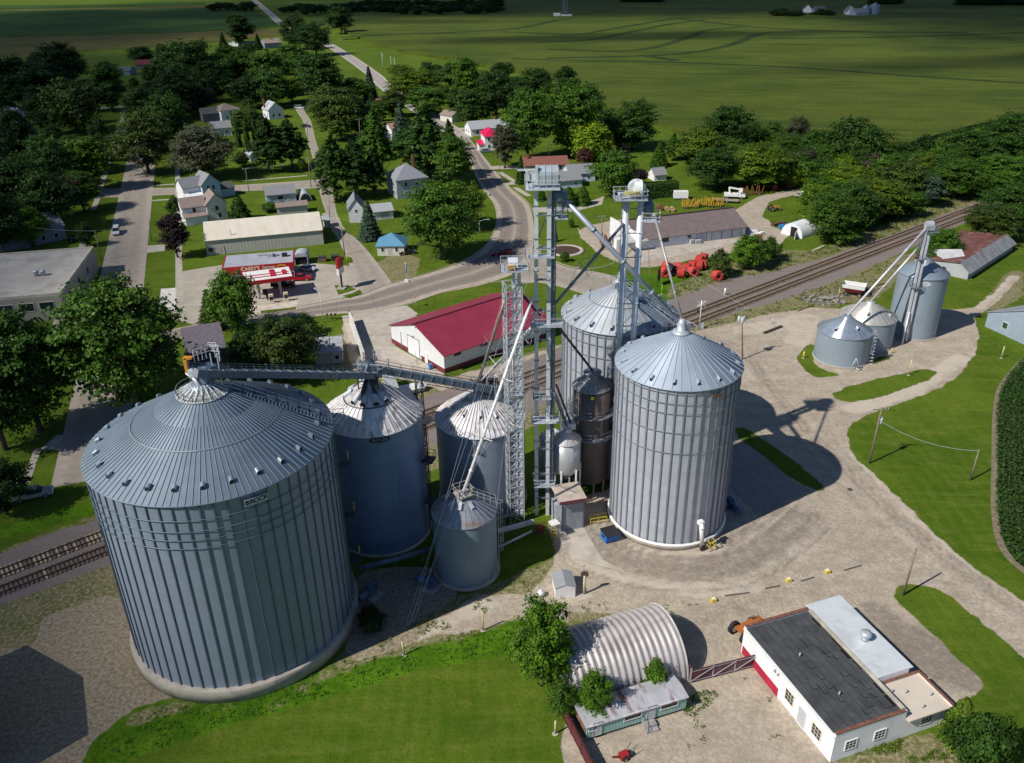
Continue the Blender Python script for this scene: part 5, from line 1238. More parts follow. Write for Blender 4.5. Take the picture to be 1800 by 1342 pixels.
house('house', 'dark grey house shaded by trees left of the brown-hip-roofed house', (358,216), (388,213), 8, 4.0, 'gx', 2.2, SDK, HD)
house('house', 'white-walled house with a grey roof and blue lean-to behind the grey-green tree', (374,241), (409,238), 9, 3.6, 'gx', 2.2, SW, HG, (('f',.75,1),))
house('shed', 'bright blue-roofed shed half hidden behind the grey-green tree', (333,247), (352,247), 6, 2.6, 'gx', 1.6, SGR, pm('roof_sky_blue', (.22,.36,.55), .5), cat='shed')
house('shed', 'little white shed on the lawn beside the two dark pines', (441,284), (452,282), 5, 2.4, 'gy', 1.0, SW, HL, cat='shed')
house('house', 'farmhouse with red brick chimney and bluish front at the far edge of town', (466,86), (496,84), 12, 4.4, 'gx', 3, siding('dusk_blue', (.25,.27,.36)), HB, (('f',.3,1),('f',.7,1)), chim=(.5,.4))
house('house', 'low brown-roofed house beside the farmhouse at the far edge of town', (425,83), (455,82), 9, 2.6, 'gx', 1.8, STN, HB)
house('shed', 'white shed front between trees at the far edge of town', (402,82), (419,82), 8, 3.0, 'gy', 1.2, SW, HL, cat='shed')
house('garage', 'white gable-fronted garage, larger of the two at the far left', (21,246), (59,243), 9, hp(21,246,234), 'gy', 3.0, SW, HD, (), (('f',.5,3.0,2.3,SW),), cat='garage')
house('garage', 'white grey-roofed garage, farther and smaller of the two at the far left', (27,211), (45,208), 9, 3.0, 'gy', 2.4, SW, HL, cat='garage')
t = thing('shed', 'round-topped grey shed at the left picture edge', 'shed', *((lambda f: (f[0], f[1]))(frame((-8,246), (17,245))))); mb = MB(); mb.ext([(4+4.2*math.cos(u), 5.0*math.sin(u)) for u in np.linspace(0,PI,14)],0,10,'y'); mb.build('arched_shell', GALD, t); MB().box(2.5,-.06,0,5.5,-.01,3).build('door', SGR, t)
t = thing('playhouse', 'small blue-framed white playhouse among the trees at the far left', 'playhouse', *((lambda f: (f[0], f[1]))(frame((98,212), (112,211))))); MB().box(0,0,0,4,3,3.6).build('wall', siding('pale', (.55,.56,.62)), t); MB().box(-.2,-.2,3.6,4.2,3.2,4.2).box(-.2,-.2,0,.3,-.01,3.6).box(3.7,-.2,0,4.2,-.01,3.6).build('frame', pm('frame_blue', (.08,.10,.38), .6), t); MB().box(1.2,-.05,.8,2.8,-.01,2.4).build('opening', BLK, t)
a, rz, L = frame((70,219), (110,215)); t = thing('board_fence', 'low dark red board fence beside the playhouse', 'fence', a, rz); MB().box(0,-.06,0,L,.06,1.5).build('boards', pm('fence_red', (.15,.02,.02), .8, lines=('x',.2,.5)), t); mb = MB()
for k in range(7): mb.box(L*k/6-.07,-.14,0,L*k/6+.07,.14,1.65)
mb.build('posts', pm('fence_red2', (.11,.015,.015), .8), t)
house('garage', 'green-roofed garage at the far end of the long left street', (211,133), (229,133), 9, 3.0, 'gx', 2.2, siding('bluegreen', (.16,.24,.25)), pm('roof_bluegreen', (.09,.15,.15), .7), cat='garage')
house('house', 'dark house with a long maroon roof at the far end of the left street', (240,122), (268,121), 10, 3.2, 'gx', 2.6, SDK, pm('roof_maroon_far', (.17,.03,.035), .7))
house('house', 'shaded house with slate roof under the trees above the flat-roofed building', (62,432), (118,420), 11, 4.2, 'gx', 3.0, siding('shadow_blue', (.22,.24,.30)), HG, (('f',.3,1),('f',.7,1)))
house('shed', 'dark flat shed behind the flat-roofed building at the left edge', (2,443), (55,436), 8, 3.0, 'flat', 0, SDK, HD, cat='shed')
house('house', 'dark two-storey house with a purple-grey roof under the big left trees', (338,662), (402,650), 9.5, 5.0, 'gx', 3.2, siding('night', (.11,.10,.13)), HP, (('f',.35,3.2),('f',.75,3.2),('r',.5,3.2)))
house('house', 'low house with a faded grey roof beside the olive bushes near the middle conveyor', (556,642), (603,638), 7, 2.6, 'gx', 1.6, SGR, HL, (('f',.8,.9,.8,.9),))
# flat-roofed block, left edge
h = 6.2; frt, brt, blt = G(105.6,515.7,h), G(134,437,h), G(3,447,h)
d = brt-frt; 
fl = frt + (blt-brt); e = (frt-fl); rz = math.atan2(e.y,e.x); L = e.length; D = d.length; n = Vector((-math.sin(rz),math.cos(rz),0))
a = frt - Vector((math.cos(rz),math.sin(rz),0))*(L+14); L += 14
t = thing('flat_roofed_building', 'pale flat-roofed commercial building with stained roof at the left edge', 'commercial building', (a.x,a.y,0), rz)
MB().box(0,0,0,L,D,h-.5).build('wall', pm('block_buff', (.36,.32,.26), .8, var=.12), t)
mb = MB()
for b in ((0,0,L,.4),(0,D-.4,L,D),(0,.4,.4,D-.4),(L-.4,.4,L,D-.4)): mb.box(b[0],b[1],h-.5,b[2],b[3],h+.15)
mb.build('parapet', pm('coping_pale', (.50,.46,.38), .8), t)
rf = MB().box(.4,.4,h-.5,L-.4,D-.4,h-.2).build('roof', pm('gravel_roof', (.46,.43,.38), .9, var=.2, vs=.12, stain=(.24,.21,.18), samt=.6, ss=.12), t)
for x in (L-8.5, L-7.0): MB().lathe([(.5,h-.2),(.5,h+.8),(.7,h+.9),(.1,h+1.2)],14,c=(x,D*.42)).build('roof_vent', GAL, rf)
for u in np.arange(3, L-1, 4.2): opening(t, 'window', 'f', u, 2.6, 3.0, 1.8, L, D, [FRM, GLASS])
for u in (.2,.45,.7): opening(t, 'window', 'r', D*u, 2.6, 1.6, 1.8, L, D, [pm('trim_bluegrey', (.25,.3,.38), .6), GLASS])
# house with crimson roof and neighbours
CRIM = pm('roof_crimson', (.62,.008,.075), .5, var=.06)
a, rz, L = frame((853,265), (905,262))
t = thing('house', 'white two-storey house with a vivid crimson roof', 'house', a, rz)
walls_on(t, 5.5, 10, 5.6, 'hip', 2.2, SW); roof_on(t, 5.5, 10, 5.6, 'hip', 2.6, CRIM, .5)
walls_on(t, L-5.5, 7, 3.4, 'gx', 2.0, SW, x0=5.5, y0=2, name='wing_wall'); roof_on(t, L-5.5, 7, 3.4, 'gx', 2.0, CRIM, .4, .15, x0=5.5, y0=2, name='wing_roof')
walls_on(t, 2.4, 6, 2.3, 'flat', 0, SW, x0=-2.4, y0=.5, name='porch'); roof_on(t, 2.4, 6, 2.3, 'shed', .7, CRIM, .4, .12, x0=-2.4, y0=.5, name='porch_roof')
for u, z in ((.3,3.6),(.7,3.6),(.3,.9),(.7,.9)): opening(t, 'window', 'f', 5.5*u, z, .8, 1.4, 5.5, 10, [FRM, GLASS])
house('house', 'wide white house with a pale grey roof behind the crimson-roofed house', (828,240), (886,235), 9, 3.0, 'gx', 2.6, SW, HL, (('f',.2,.9),('f',.4,.9)), chim=(.85,.5))
house('garage', 'small white gabled garage right of the crimson-roofed house', (893,238), (909,236), 8, 2.8, 'gy', 1.8, SW, HL, (), (('f',.5,2.6,2.2),), cat='garage')
house('house', 'long low tan ranch house with a brick-red roof', (922,305), (999,302), 9, 2.8, 'gx', 2.0, STN, pm('shingle_brickred', (.22,.085,.065), .9, var=.2, vs=3), (('f',.82,.9,1.2,1.3),('f',.92,.9,.7,1.3)), chim=(.1,.4))
house('house', 'white house with grey roof and shaded front between hedge and ranch house', (1001,321), (1046,318), 9, 2.9, 'gx', 2.2, SBL, HG, (('f',.75,1.0,.9,.9),))
house('garage', 'white garage with broad grey roof just behind the rounded hedge', (968,334), (1023,329), 9, 2.7, 'gx', 2.0, SBL, HG, (('f',.3,1,.8,.8),('f',.8,1,.8,.8)), cat='garage')
house('house', 'pinkish-roofed house glimpsed among the dark conifers', (690,246), (712,243), 8, 4.0, 'gx', 2.2, SW, pm('shingle_pink', (.36,.21,.18), .9))
house('house', 'red-roofed house glimpsed between trees by the highway', (655,197), (672,196), 8, 3.2, 'gx', 2.4, SCR, pm('shingle_rose', (.34,.09,.10), .9))
house('garage', 'cream garage end among trees left of the far highway bend', (795,216), (812,213), 9, 3.0, 'gy', 1.6, SCR, HB, cat='garage')
house('shed', 'small white barn-shaped shed with grey roof on the open lawn', (1150,319), (1171,317), 5, 2.2, 'gx', 1.8, SW, HG, cat='shed')
# long brown-roofed workshop
a, rz, L = frame((1123,439.6), (1309,415.4)); h = hp(1309,415.4,397.5)
t = thing('workshop', 'long white workshop with a brown shingle roof and row of doors', 'workshop', a, rz)
D = 15; walls_on(t, L, D, h, 'gx', 3.1, siding('bluish_white', (.66,.70,.78))); rf = roof_on(t, L, D, h, 'gx', 3.1, pm('shingle_browngrey', (.175,.135,.13), .9, var=.2, vs=1.2, bmp=.2), .7, .2)
MB().box(-.3,D/2-.25,h+3.22,L+.3,D/2+.25,h+3.5).build('ridge_cap', pm('ridge_dark', (.07,.03,.03), .8), rf)
MB().box(-1.2,-1.0,0,-.8,D+1,h+2.0).build('false_front', SW, t)
walls_on(t, 5.5, 4.5, 2.7, 'flat', 0, SW, x0=-5.5, y0=2.5, name='porch'); roof_on(t, 5.5, 4.5, 2.7, 'shed', .8, pm('porch_roof_pale', (.46,.46,.44), .8, stain=(.3,.3,.28)), .6, .15, x0=-4.0, y0=-1.0, name='porch_roof')
opening(t, 'window', 'f', L*.23, 1.2, 2.6, 1.4, L, D, [FRM, GLASS]); opening(t, 'door', 'f', L*.045, .05, 1.8, 2.6, L, D, [FRM, SW])
for u in (.58,.72,.82,.92): opening(t, 'overhead_door', 'f', L*u, .05, 3.0, 2.9, L, D, [pm('door_gap', (.10,.11,.13), .8), siding('door_bluewhite', (.50,.55,.62))])
opening(t, 'window', 'f', L*.46, 1.7, 1.2, .6, L, D, [FRM, BLK]); MB().box(L*.5,-1.4,0,L*.56,-.1,1.0).box(L*.46,-1.2,0,L*.49,-.1,1.3).build('wall_unit', SGR, t)
# white arched shelter at the wood
a, rz, L = frame((1374,411), (1404,419))
t = thing('arched_shelter', 'white arched fabric shelter with a dark opening at the wood edge', 'shelter', a, rz)
R = L*.62; c = R*.92; mb = MB(); mb.ext([(c+R*math.cos(u), 1.05*R*math.sin(u)) for u in np.linspace(0,PI,18)],0,11,'y'); mb.build('fabric_shell', pm('fabric_white', (.74,.75,.77), .6, var=.08), t)
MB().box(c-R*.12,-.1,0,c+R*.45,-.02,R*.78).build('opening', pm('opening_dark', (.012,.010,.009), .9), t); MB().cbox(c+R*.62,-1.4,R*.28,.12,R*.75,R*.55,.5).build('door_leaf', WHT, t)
# barns right
a, rz, L = frame((1700,492), (1779,440)); 
t = thing('barn', 'long barn with a rusty brown roof and grey metal near slope', 'barn', a, rz)
h = hp(1700,492,479); D = 13; rise = 1.9
MB().ext([(0,0),(D,0),(D,h+.5),(2.2,h+rise),(0,h)],0,L,'x').build('wall', SGR, t)
MB().ext([(-.6,h-.25),(2.2,h+rise),(2.2,h+rise+.15),(-.6,h-.1)],-.4,L+.4,'x').build('roof', pm('roof_grey_sheet', (.34,.34,.34), .6, .3, var=.2, vs=.5, stain=(.17,.09,.07), samt=.6, ss=.4, stretch=(1,.3,1)), t)
MB().ext([(D+.5,h+.55),(D+.5,h+.7),(2.2,h+rise+.16),(2.2,h+rise+.01)],-.4,L+.4,'x').build('rusty_roof', pm('roof_rust_sheet', (.17,.065,.052), .8, .1, var=.3, vs=.4, stain=(.34,.30,.28), samt=.5, ss=.35), t)
house('shed', 'white lean-to shed with grey roof at the near end of the rusty barn', (1655,480), (1693,480), 8, 3.0, 'gx', 1.6, SW, pm('roof_offwhite', (.52,.52,.52), .7, var=.15), cat='shed', doors=(('f',.3,1.2,2.2),))
a, rz, L = frame((1731,574), (1800,606))
t = thing('barn', 'pale blue-grey metal barn with a green window at the right edge', 'barn', a, rz)
h = hp(1731,574,549); PBG = pm('barn_bluegrey', (.33,.40,.48), .55, .1, var=.08, lines=('x',.9,.3))
L2 = L*1.75; walls_on(t, L2, 22, h, 'gy', 3.6, PBG); roof_on(t, L2, 22, h, 'gy', 3.6, pm('barn_roof', (.40,.43,.46), .5, .3, var=.15, stain=(.27,.23,.2), samt=.4), .4, .15)
opening(t, 'window', 'f', L*.47, 1.4, 1.2, 1.3, L2, 22, [FRM, pm('glass_green', (.02,.09,.05), .2)])

# ------------------------------------------------------------------ foreground buildings
t, L = house('shed', 'small white corrugated shed with a grey gable roof in front of the yard', (977,1053), (1011,1050), 2.9, hp(977,1053,1035), 'gy', .45, pm('shed_white_sheet', (.80,.80,.82), .5, .1, var=.06, lines=('x',.25,.5)), pm('shed_roof_grey', (.36,.37,.39), .5, .2, var=.08, lines=('x',.25,.3)), cat='shed', over=.12, th=.08)
t = thing('gas_bottle', 'small white gas tank on the ground left of the little white shed', 'gas tank', G(951,1048)); MB().lathe([(.05,.15),(.42,.25),(.45,.6),(.3,.85),(.1,.95),(.1,1.05)],16).build('tank', WHT, t); MB().lathe([(.4,0),(.4,.18)],12).build('foot', STEELD, t)
# quonset hut
a, rz, L = frame((1018,1254), (1208,1196))
t = thing('quonset_hut', 'arched corrugated steel hut between the bright bush and the purple gate', 'arched hut', a, rz)
Rq = 4.1
while row(Vector((a.x,a.y,0)) + Vector((math.cos(rz),math.sin(rz),0))*L + Vector((-math.sin(rz),math.cos(rz),0))*Rq + Vector((0,0,Rq))) > 1082: Rq += .05
mb = MB(); nseg, nr = 36, int(L/.14)
prof = []
for i in range(nr+1):
    x = L*i/nr; rr = Rq + .10*math.sin(2*PI*x/.78)
    for u in np.linspace(0, PI, nseg+1): prof.append((x, Rq-rr*math.cos(u), max(0,rr*math.sin(u))))
mb.sm = True
mb.add(prof, [(i*(nseg+1)+j, (i+1)*(nseg+1)+j, (i+1)*(nseg+1)+j+1, i*(nseg+1)+j+1) for i in range(nr) for j in range(nseg)]); mb.sm = False
mb.build('corrugated_shell', pm('quonset_steel', (.47,.435,.42), .5, .15, var=.12, vs=.6, stretch=(.3,1,1), stain=(.22,.17,.15), samt=.55, ss=.3), t)
for x in (0.05, L-.05):
    MB().add([(x, Rq-(Rq+.03)*math.cos(u), (Rq+.03)*math.sin(u)) for u in np.linspace(0,PI,24)],[tuple(range(24)) if x < 1 else tuple(range(23,-1,-1))]).build('end_wall', SGR, t)
mb = MB()
for u0, u1 in zip(np.linspace(0,PI,25)[:-1], np.linspace(0,PI,25)[1:]): mb.bar((L,Rq-(Rq+.12)*math.cos(u0),(Rq+.12)*math.sin(u0)),(L,Rq-(Rq+.12)*math.cos(u1),(Rq+.12)*math.sin(u1)),.16,.1)
mb.build('rim', pm('rim_pale', (.62,.60,.58), .5), t)
# mint trailer
a, rz, L = frame((1031,1303), (1205,1249)); h = hp(1205,1249,1226)
t = thing('mobile_home', 'old mint-green trailer with a rust-streaked pale roof', 'trailer', a, rz)
D = 3.1
MINT = pm('mint_siding', (.30,.50,.43), .6, var=.10, vs=.6, lines=('x',.35,.45), stain=(.22,.30,.26), samt=.4, ss=.6)
MB().box(0,0,.35,L,D,h).build('wall', MINT, t)
mb = MB(); mb.ext([(-.15,h),(D+.15,h),(D+.15,h+.12),(D/2,h+.38),(-.15,h+.12)],-.15,L+.15,'x'); rf = mb.build('roof', pm('trailer_roof', (.50,.50,.53), .6, .2, var=.12, vs=.7, stain=(.21,.075,.045), samt=.95, ss=.42, stretch=(1.6,.5,1)), t)
for u, w in ((.06,.9),(.45,1.9),(.82,1.9)): opening(t, 'window', 'f', L*u, 1.3, w, .7, L, D, [FRM, GLASS] if w > 1 else [WHT, MINT])
opening(t, 'door', 'f', L*.635, .5, .85, 1.75, L, D, [SGR, siding('trailer_door', (.52,.55,.56))]); opening(t, 'door', 'f', L*.10, .5, .85, 1.75, L, D, [SGR, siding('trailer_door2', (.58,.58,.58))])
MB().box(-.06,.2,.4,-.005,D-.2,h-.2).build('rusty_end', pm('end_rust', (.22,.13,.09), .8, var=.3), t)
MB().box(.6,.3,0,1.0,D-.3,.36).box(L-1,.3,0,L-.6,D-.3,.36).box(L/2,.3,0,L/2+.4,D-.3,.36).build('blocks', CONC, t)
t = thing('steps', 'weathered grey wooden steps below the trailer door', 'steps', a + Vector((math.cos(rz),math.sin(rz),0))*(L*.6) + Vector((math.sin(rz),-math.cos(rz),0))*.9, rz)
MB().box(-.7,-.5,0,.7,.75,.25).box(-.7,0,.25,.7,.75,.48).build('treads', pm('old_wood', (.36,.34,.33), .9, var=.3, lines=('y',.15,.6)), t); mb = MB(); rails(mb,[(-.7,-.5,.1),(-.7,.7,.4)],.8,1,.035); mb.build('handrail', SGR, t)

# white workshop with black roof, bottom right
a, rz, L = frame((1458.5,1341), (1641.7,1277)); _, D = loc_of((1303.5,1140), a, rz); lx, D2 = loc_of((1327.8,1175.3), a, rz)
h = hp(1458.5,1341,1292)
qx, qy = loc_of((1597,1251), a, rz, h); Lm = qx
mx, my = loc_of((1485,1060), a, rz, h); hxx, hyy = loc_of((1309,1100), a, rz, h); D = hyy
t = thing('block_workshop', 'white block workshop with a black seamed flat roof, pale lean-to roof and beige annex', 'workshop', a, rz)
WBK = pm('painted_block', (.84,.84,.85), .7, var=.05, vs=.4, stain=(.52,.51,.50), samt=.35, ss=.5)
MB().box(0,0,0,Lm,D,h-.35).build('wall', WBK, t)
BLR = pm('roll_roofing_black', (.062,.066,.068), .75, var=.3, vs=.7, lines=('x',.92,.25), stain=(.055,.058,.058), samt=.6, ss=.4)
rf = MB().box(.12,.3,h-.35,Lm-.3,D-.3,h-.22).build('roof', BLR, t)
tar = pm('tar', (.006,.006,.007), .5)
rnd = random.Random(5); mb = MB()
for k in range(20):
    x, y = rnd.uniform(1,Lm-1.6), rnd.uniform(1,D-1.5); l = rnd.uniform(.5,1.5); s = rnd.choice((-1,1))
    mb.box(x,y,h-.218,x+.07,y+l,h-.208); mb.box(x+.07,y,h-.218,x+.07+rnd.uniform(.3,.9),y+.07,h-.208)
for x in np.arange(.9,Lm-.4,.92): mb.box(x-.012,.35,h-.219,x+.012,D-.35,h-.212)
for y in np.arange(1,D-1.4,1.7): mb.box(Lm-.6-.2*math.sin(y),y,h-.218,Lm-.42,y+1.5,h-.196)
mb.build('tar_patches', tar, rf)
for x, y in ((.42,.26),(.36,.63)): MB().tube((Lm*x,D*y,h-.25),(Lm*x,D*y,h+.25),.09,8).build('roof_pipe', SGR, rf)
CLAY = pm('clay_coping', (.20,.085,.055), .8, var=.45, vs=2.5, stain=(.12,.10,.09), samt=.6)
MB().box(0,-.02,h-.35,Lm,.28,h-.02).build('parapet', WBK, t); MB().box(0,D-.3,h-.35,Lm,D+.02,h-.02).build('parapet', WBK, t)
for y0, y1 in ((-.06,.32),(D-.34,D+.06)):
    mb = MB(); x = 0.0
    while x < Lm-.4: mb.box(x,y0,h-.018,x+.59,y1,h+.09); x += .6
    mb.build('coping', CLAY, t)
mb = MB(); mb.box(Lm-.28,.34,h-.35,Lm+.02,D-.36,h+.05); mb.build('side_parapet', pm('parapet_buff', (.50,.45,.37), .8, stain=(.2,.17,.12), samt=.6), t)
MB().box(-.03,D-7.0,0,-.004,D-.2,1.15).build('red_band', pm('band_red', (.42,.015,.05), .6), t)
MB().box(-.14,.02,h-.5,-.005,D,h-.36).build('gutter', WHT, t)
for y in (.12,.155): MB().cbox(-.15,D-D*(.27+y),h-.9,.25,.18,.3).build('wall_lamp', SGR, t)
for u, z in ((.155,1.0),(.44,1.2)): opening(t, 'window', 'l', D*u, z, 1.25, 1.35, Lm, D, [pm('frame_cream', (.62,.58,.46), .6), GLASS], bars=2)
opening(t, 'door', 'l', D*.30, .1, 1.15, 2.3, Lm, D, [WHT, siding('door_palegrey', (.50,.51,.52))])
for u in (.25,.66): opening(t, 'window', 'f', Lm*u, 1.2, 1.25, 1.15, Lm, D, [WHT, GLASS], bars=2)
# annex and lean-to
ax, ay = loc_of((1665,1235), a, rz, h-1.0); bx_, by_ = loc_of((1619.5,1182), a, rz, h-1.0); ha = h-1.0
La = ax-Lm
MB().box(Lm+.02,.0,0,ax,by_,ha-.3).build('annex_wall', WBK, t)
an = MB().box(Lm+.1,-.45,ha-.3,ax+.1,by_,ha-.12).build('annex_roof', pm('annex_beige', (.60,.53,.44), .85, var=.06, vs=.4, stain=(.42,.36,.30), samt=.3), t)
MB().box(ax+.1,-.45,ha-.3,ax+.28,by_+.2,ha+.12).box(Lm+.1,by_,ha-.3,ax+.1,by_+.2,ha+.12).build('annex_parapet', pm('annex_white', (.66,.60,.52), .8), an)
MB().box(ax+.05,-.45,ha+.122,ax+.33,by_+.2,ha+.2).box(Lm+.1,by_-.02,ha+.122,ax+.05,by_+.25,ha+.2).build('annex_coping', CLAY, an)
for x, y in ((.2,.75),(.85,.35),(.45,.62),(.5,.12)): MB().tube((Lm+La*x,by_*y,ha-.12),(Lm+La*x,by_*y,ha+.3),.1,8).build('roof_pipe', SGR, an)
opening(t, 'window', 'f', Lm+La*.55, 1.0, 1.25, 1.15, Lm, D, [WHT, GLASS], bars=2)
lx0, ly0 = loc_of((1485,1060), a, rz, h-.5)
MB().ext([(by_+.3,h-.25),(by_+.3,h-.12),(D+.6,h-.12),(D+.6,h-.25)][::-1],Lm+.05,lx0,'x').build('lean_to_roof', pm('lean_to_metal', (.76,.79,.80), .4, .25, var=.06, vs=.4, lines=('y',.8,.2), stain=(.45,.47,.47), samt=.4), t)
MB().box(Lm+.06,by_+.3,0,lx0-.5,D+.3,h-.26).build('lean_to_wall', WBK, t)
MB().box(lx0-.48,by_+.3,1.0,lx0-.42,D+.2,h-.4).build('dark_side', BLK, t)
mb = MB(); mb.lathe([(.42,h-.12),(.34,h+.25),(.34,h+.5),(.62,h+.62),(.6,h+.95),(.2,h+1.05)],20,c=(Lm+(lx0-Lm)*.55,D*.60)); mb.build('roof_ventilator', GAL, t)
# purple gate and fences
def fence(label, A, B, h, mat, post, cat='fence', name='fence', braces=False, slats=None):
    a, rz, L = frame(A, B); t = thing(name, label, cat, a, rz)
    MB().box(0,-.03,.12,L,.03,h).build('panel', mat, t)
    n = max(1, round(L/2.4))
    for k in range(n+1): MB().box(L*k/n-.07,-.09,0,L*k/n+.07,.09,h+.25).build('post', post, t)
    mb = MB(); mb.box(0,-.12,h-.2,L,-.095,h-.1); mb.box(0,-.12,.3,L,-.095,.4)
    if braces:
        for k in range(n): mb.bar((L*k/n,-.13,.35),(L*(k+1)/n,-.13,h-.15),.07)
    mb.build('rails', post, t); return t
PUR = pm('gate_purple', (.115,.035,.055), .7, var=.2, lines=('x',.18,.7), stain=(.22,.15,.15), samt=.4)
fence('purple slatted gate with grey diagonal braces between the arched hut and the white workshop', (1213,1201), (1328,1172), 1.9, PUR, pm('gate_grey', (.36,.32,.33), .6), 'gate', 'gate', True)
fence('short purple fence panel closing the gap at the arched hut corner', (1206,1183), (1214,1200), 2.0, PUR, PUR)
fence('dark red board fence running along the foreground yard toward the bottom edge', (972,1226), (1040,1362), 1.9, pm('fence_darkred', (.13,.022,.028), .8, lines=('x',.18,.6)), pm('post_darkred', (.10,.018,.022), .8))
fence('maroon slatted screen among the shrubs at the right corner of the white workshop', (1668,1290), (1694,1283), 1.5, PUR, PUR, 'screen', 'screen')
# shed at the lower left corner whose gable end throws the shadow there
q = [G(*p) for p in ((150,1290),(45,1138),(130,1195))]
sd = Vector((math.cos(SUN_AZ_), math.sin(SUN_AZ_), 0)); hh = 7.2
c1, c2 = q[0]-sd*(hh/math.tan(R_(44))), q[1]-sd*(hh/math.tan(R_(44)))
d = c2-c1; L = d.length
t = thing('machine_shed', 'dark grey metal machine shed at the lower left corner', 'shed', (c1.x,c1.y,0), math.atan2(d.y,d.x))
walls_on(t, L, 26, hh, 'gy', 2.6, SDK); roof_on(t, L, 26, hh, 'gy', 2.6, GALD, .3, .15)
# ------------------------------------------------------------------ poles, posts, signs
WOOD = pm('pole_wood', (.23,.19,.15), .9, var=.3, vs=2)
TRF = pm('transformer_grey', (.50,.52,.53), .5, var=.08)
def pole(label, base, top, arm=None, trf=0, r=.16, mat=None, name='utility_pole', cat='utility pole', group=None, armrz=None, lean=True):
    b = G(*base); h = HT(b, top[1]); 
    e = G(top[0], top[1], h); lx = max(-1.5, min(1.5, e.x-b.x)) if lean else 0
    t = thing(name, label, cat, b, 0, group)
    MB().tube((0,0,0), (lx,0,h), r, 8, r*.65).build('shaft', mat or WOOD, t)
    if arm:
        c, s = math.cos(armrz or 0), math.sin(armrz or 0); mb = MB()
        for k in range(arm):
            z = h-.35-k*.9; x = lx*z/h; mb.bar((x-1.2*c,-1.2*s,z),(x+1.2*c,1.2*s,z),.13,.13)
        mb.build('crossarm', mat or WOOD, t)
        for k in (-1.05,-.6,.6,1.05): MB().lathe([(.05,h-.28),(.07,h-.1),(.03,h)],8,c=(lx+k*c,k*s)).build('insulator', TRF, t)
    for k in range(trf):
        a = (0, 2.2, -2.2)[k] + .6; z = h-2.0
        MB().lathe([(.28,z-.9),(.32,z-.8),(.32,z+.1),(.2,z+.2)],14,c=(lx*.8+.5*math.cos(a),.5*math.sin(a))).build('transformer', TRF, t)
    return t, h, lx
def wire(label, pts, r=.025, sag=.6, group='overhead wires'):
    a, b = Vector(pts[0]), Vector(pts[1]); t = thing('overhead_wire', label, 'wire', a, 0, group)
    mb = MB(); P = [a.lerp(b,k/10)-a-Vector((0,0,sag*4*(k/10)*(1-k/10))) for k in range(11)]
    mb.path(P, r, 4); mb.build('cable', TRF, t)
p1, h1, l1 = pole('wooden utility pole with a crossarm and one grey transformer on the mown field edge', (1528,815), (1550,717), 1, 1)
p3, h3, l3 = pole('short leaning wooden pole near the crop edge at the end of the wire', (1706,844), (1721,791))
wire('sagging wire between the transformer pole and the short leaning pole', (p1.location+Vector((l1*.8,0,h1-2.2)), p3.location+Vector((l3,0,h3-.2))), .025, 1.2)
pole('bare wooden pole leaning right on the point of the roadside lawn', (1587,1046.4), (1611,964.4))
pole('wooden utility pole with three grey transformers in the yard beside the tall pale bin', (1305,632), (1304,541), 1, 3)
pole('wooden utility pole with two crossarms in the gravel lot beside the long workshop', (1058,440), (1058,379), 2, 0, armrz=.3)
pole('slim dark pole on the lawn beside the red pipe coils', (1145,519), (1138,434), 1, 0, .11, armrz=.4)
pole('thin pole on the lawn strip in front of the crimson-roofed house', (878,304), (879,274), 0, 0, .12)
pole('tall pale pole behind the brick-red ranch roof', (964,283), (965,251), 0, 0, .16, TRF)
for lab, b, tp in (('left one of the two pale poles on the grass verge of the far highway', (689,131), (686.5,99)), ('right one of the two pale poles on the grass verge of the far highway', (696,132.5), (692.6,101.6)), ('pale pole with a small box, farther along the far highway verge', (673,122), (671,92))): pole(lab, b, tp, 0, 1 if 'box' in lab else 0, .2, TRF)
pole('tall dark pole with crossarm standing among the conifers', (634,257), (631,209), 1, 0, .18, armrz=.5)
pole('wooden pole with pale fittings at the corner of the two side streets', (547,330), (541.5,279), 1, 0, .15, armrz=.3)
pole('wooden pole at the middle of the cross street verge', (437.5,336), (431,295.5), 1, 0, .14, armrz=.2)
pole('wooden pole beside the lane at the right end of the cream storage building', (580,397), (578,349), 0, 0, .15)
pole('tall wooden pole behind the black dumpster on the filling station strip', (606,448), (599.6,398.6), 0, 0, .16)
pole('wooden pole with a transformer above the dark roof at the left', (33.5,438), (22,394), 1, 1, .15)
pole('wooden pole on the left verge of the long left street', (178,458), (166,405), 0, 0, .14)
pole('wooden pole with a yellow foot sleeve on the right verge of the long left street', (266.6,424), (261,384), 0, 0, .13)
pole('thin pole beside the gravel drive in front of the parked white van', (541,252), (540,212), 0, 0, .14)
pole('white slim pole on the concrete pad in front of the maroon-roofed warehouse', (734,641), (729,617), 0, 0, .1, TRF)
pole('dark pole standing by the dark house under the big left trees', (404,672), (398,610), 0, 0, .12)
pole('pole with wires beside the low faded-roof house', (582,650), (578,585), 0, 0, .12)
def pt(px, top): b = G(*px); return Vector((b.x, b.y, HT(b, top)-.2))
PT = dict(a=pt((547,330),279), b=pt((437.5,336),295.5), c=pt((580,397),349), d=pt((606,448),398.6), e=pt((266.6,424),384), f=pt((178,458),405), g=pt((33.5,438),394), h=pt((582,650),585), i=pt((404,672),610), j=pt((1058,440),379), k=pt((1145,519),434), l=pt((541,252),212), m=pt((1305,632),541))
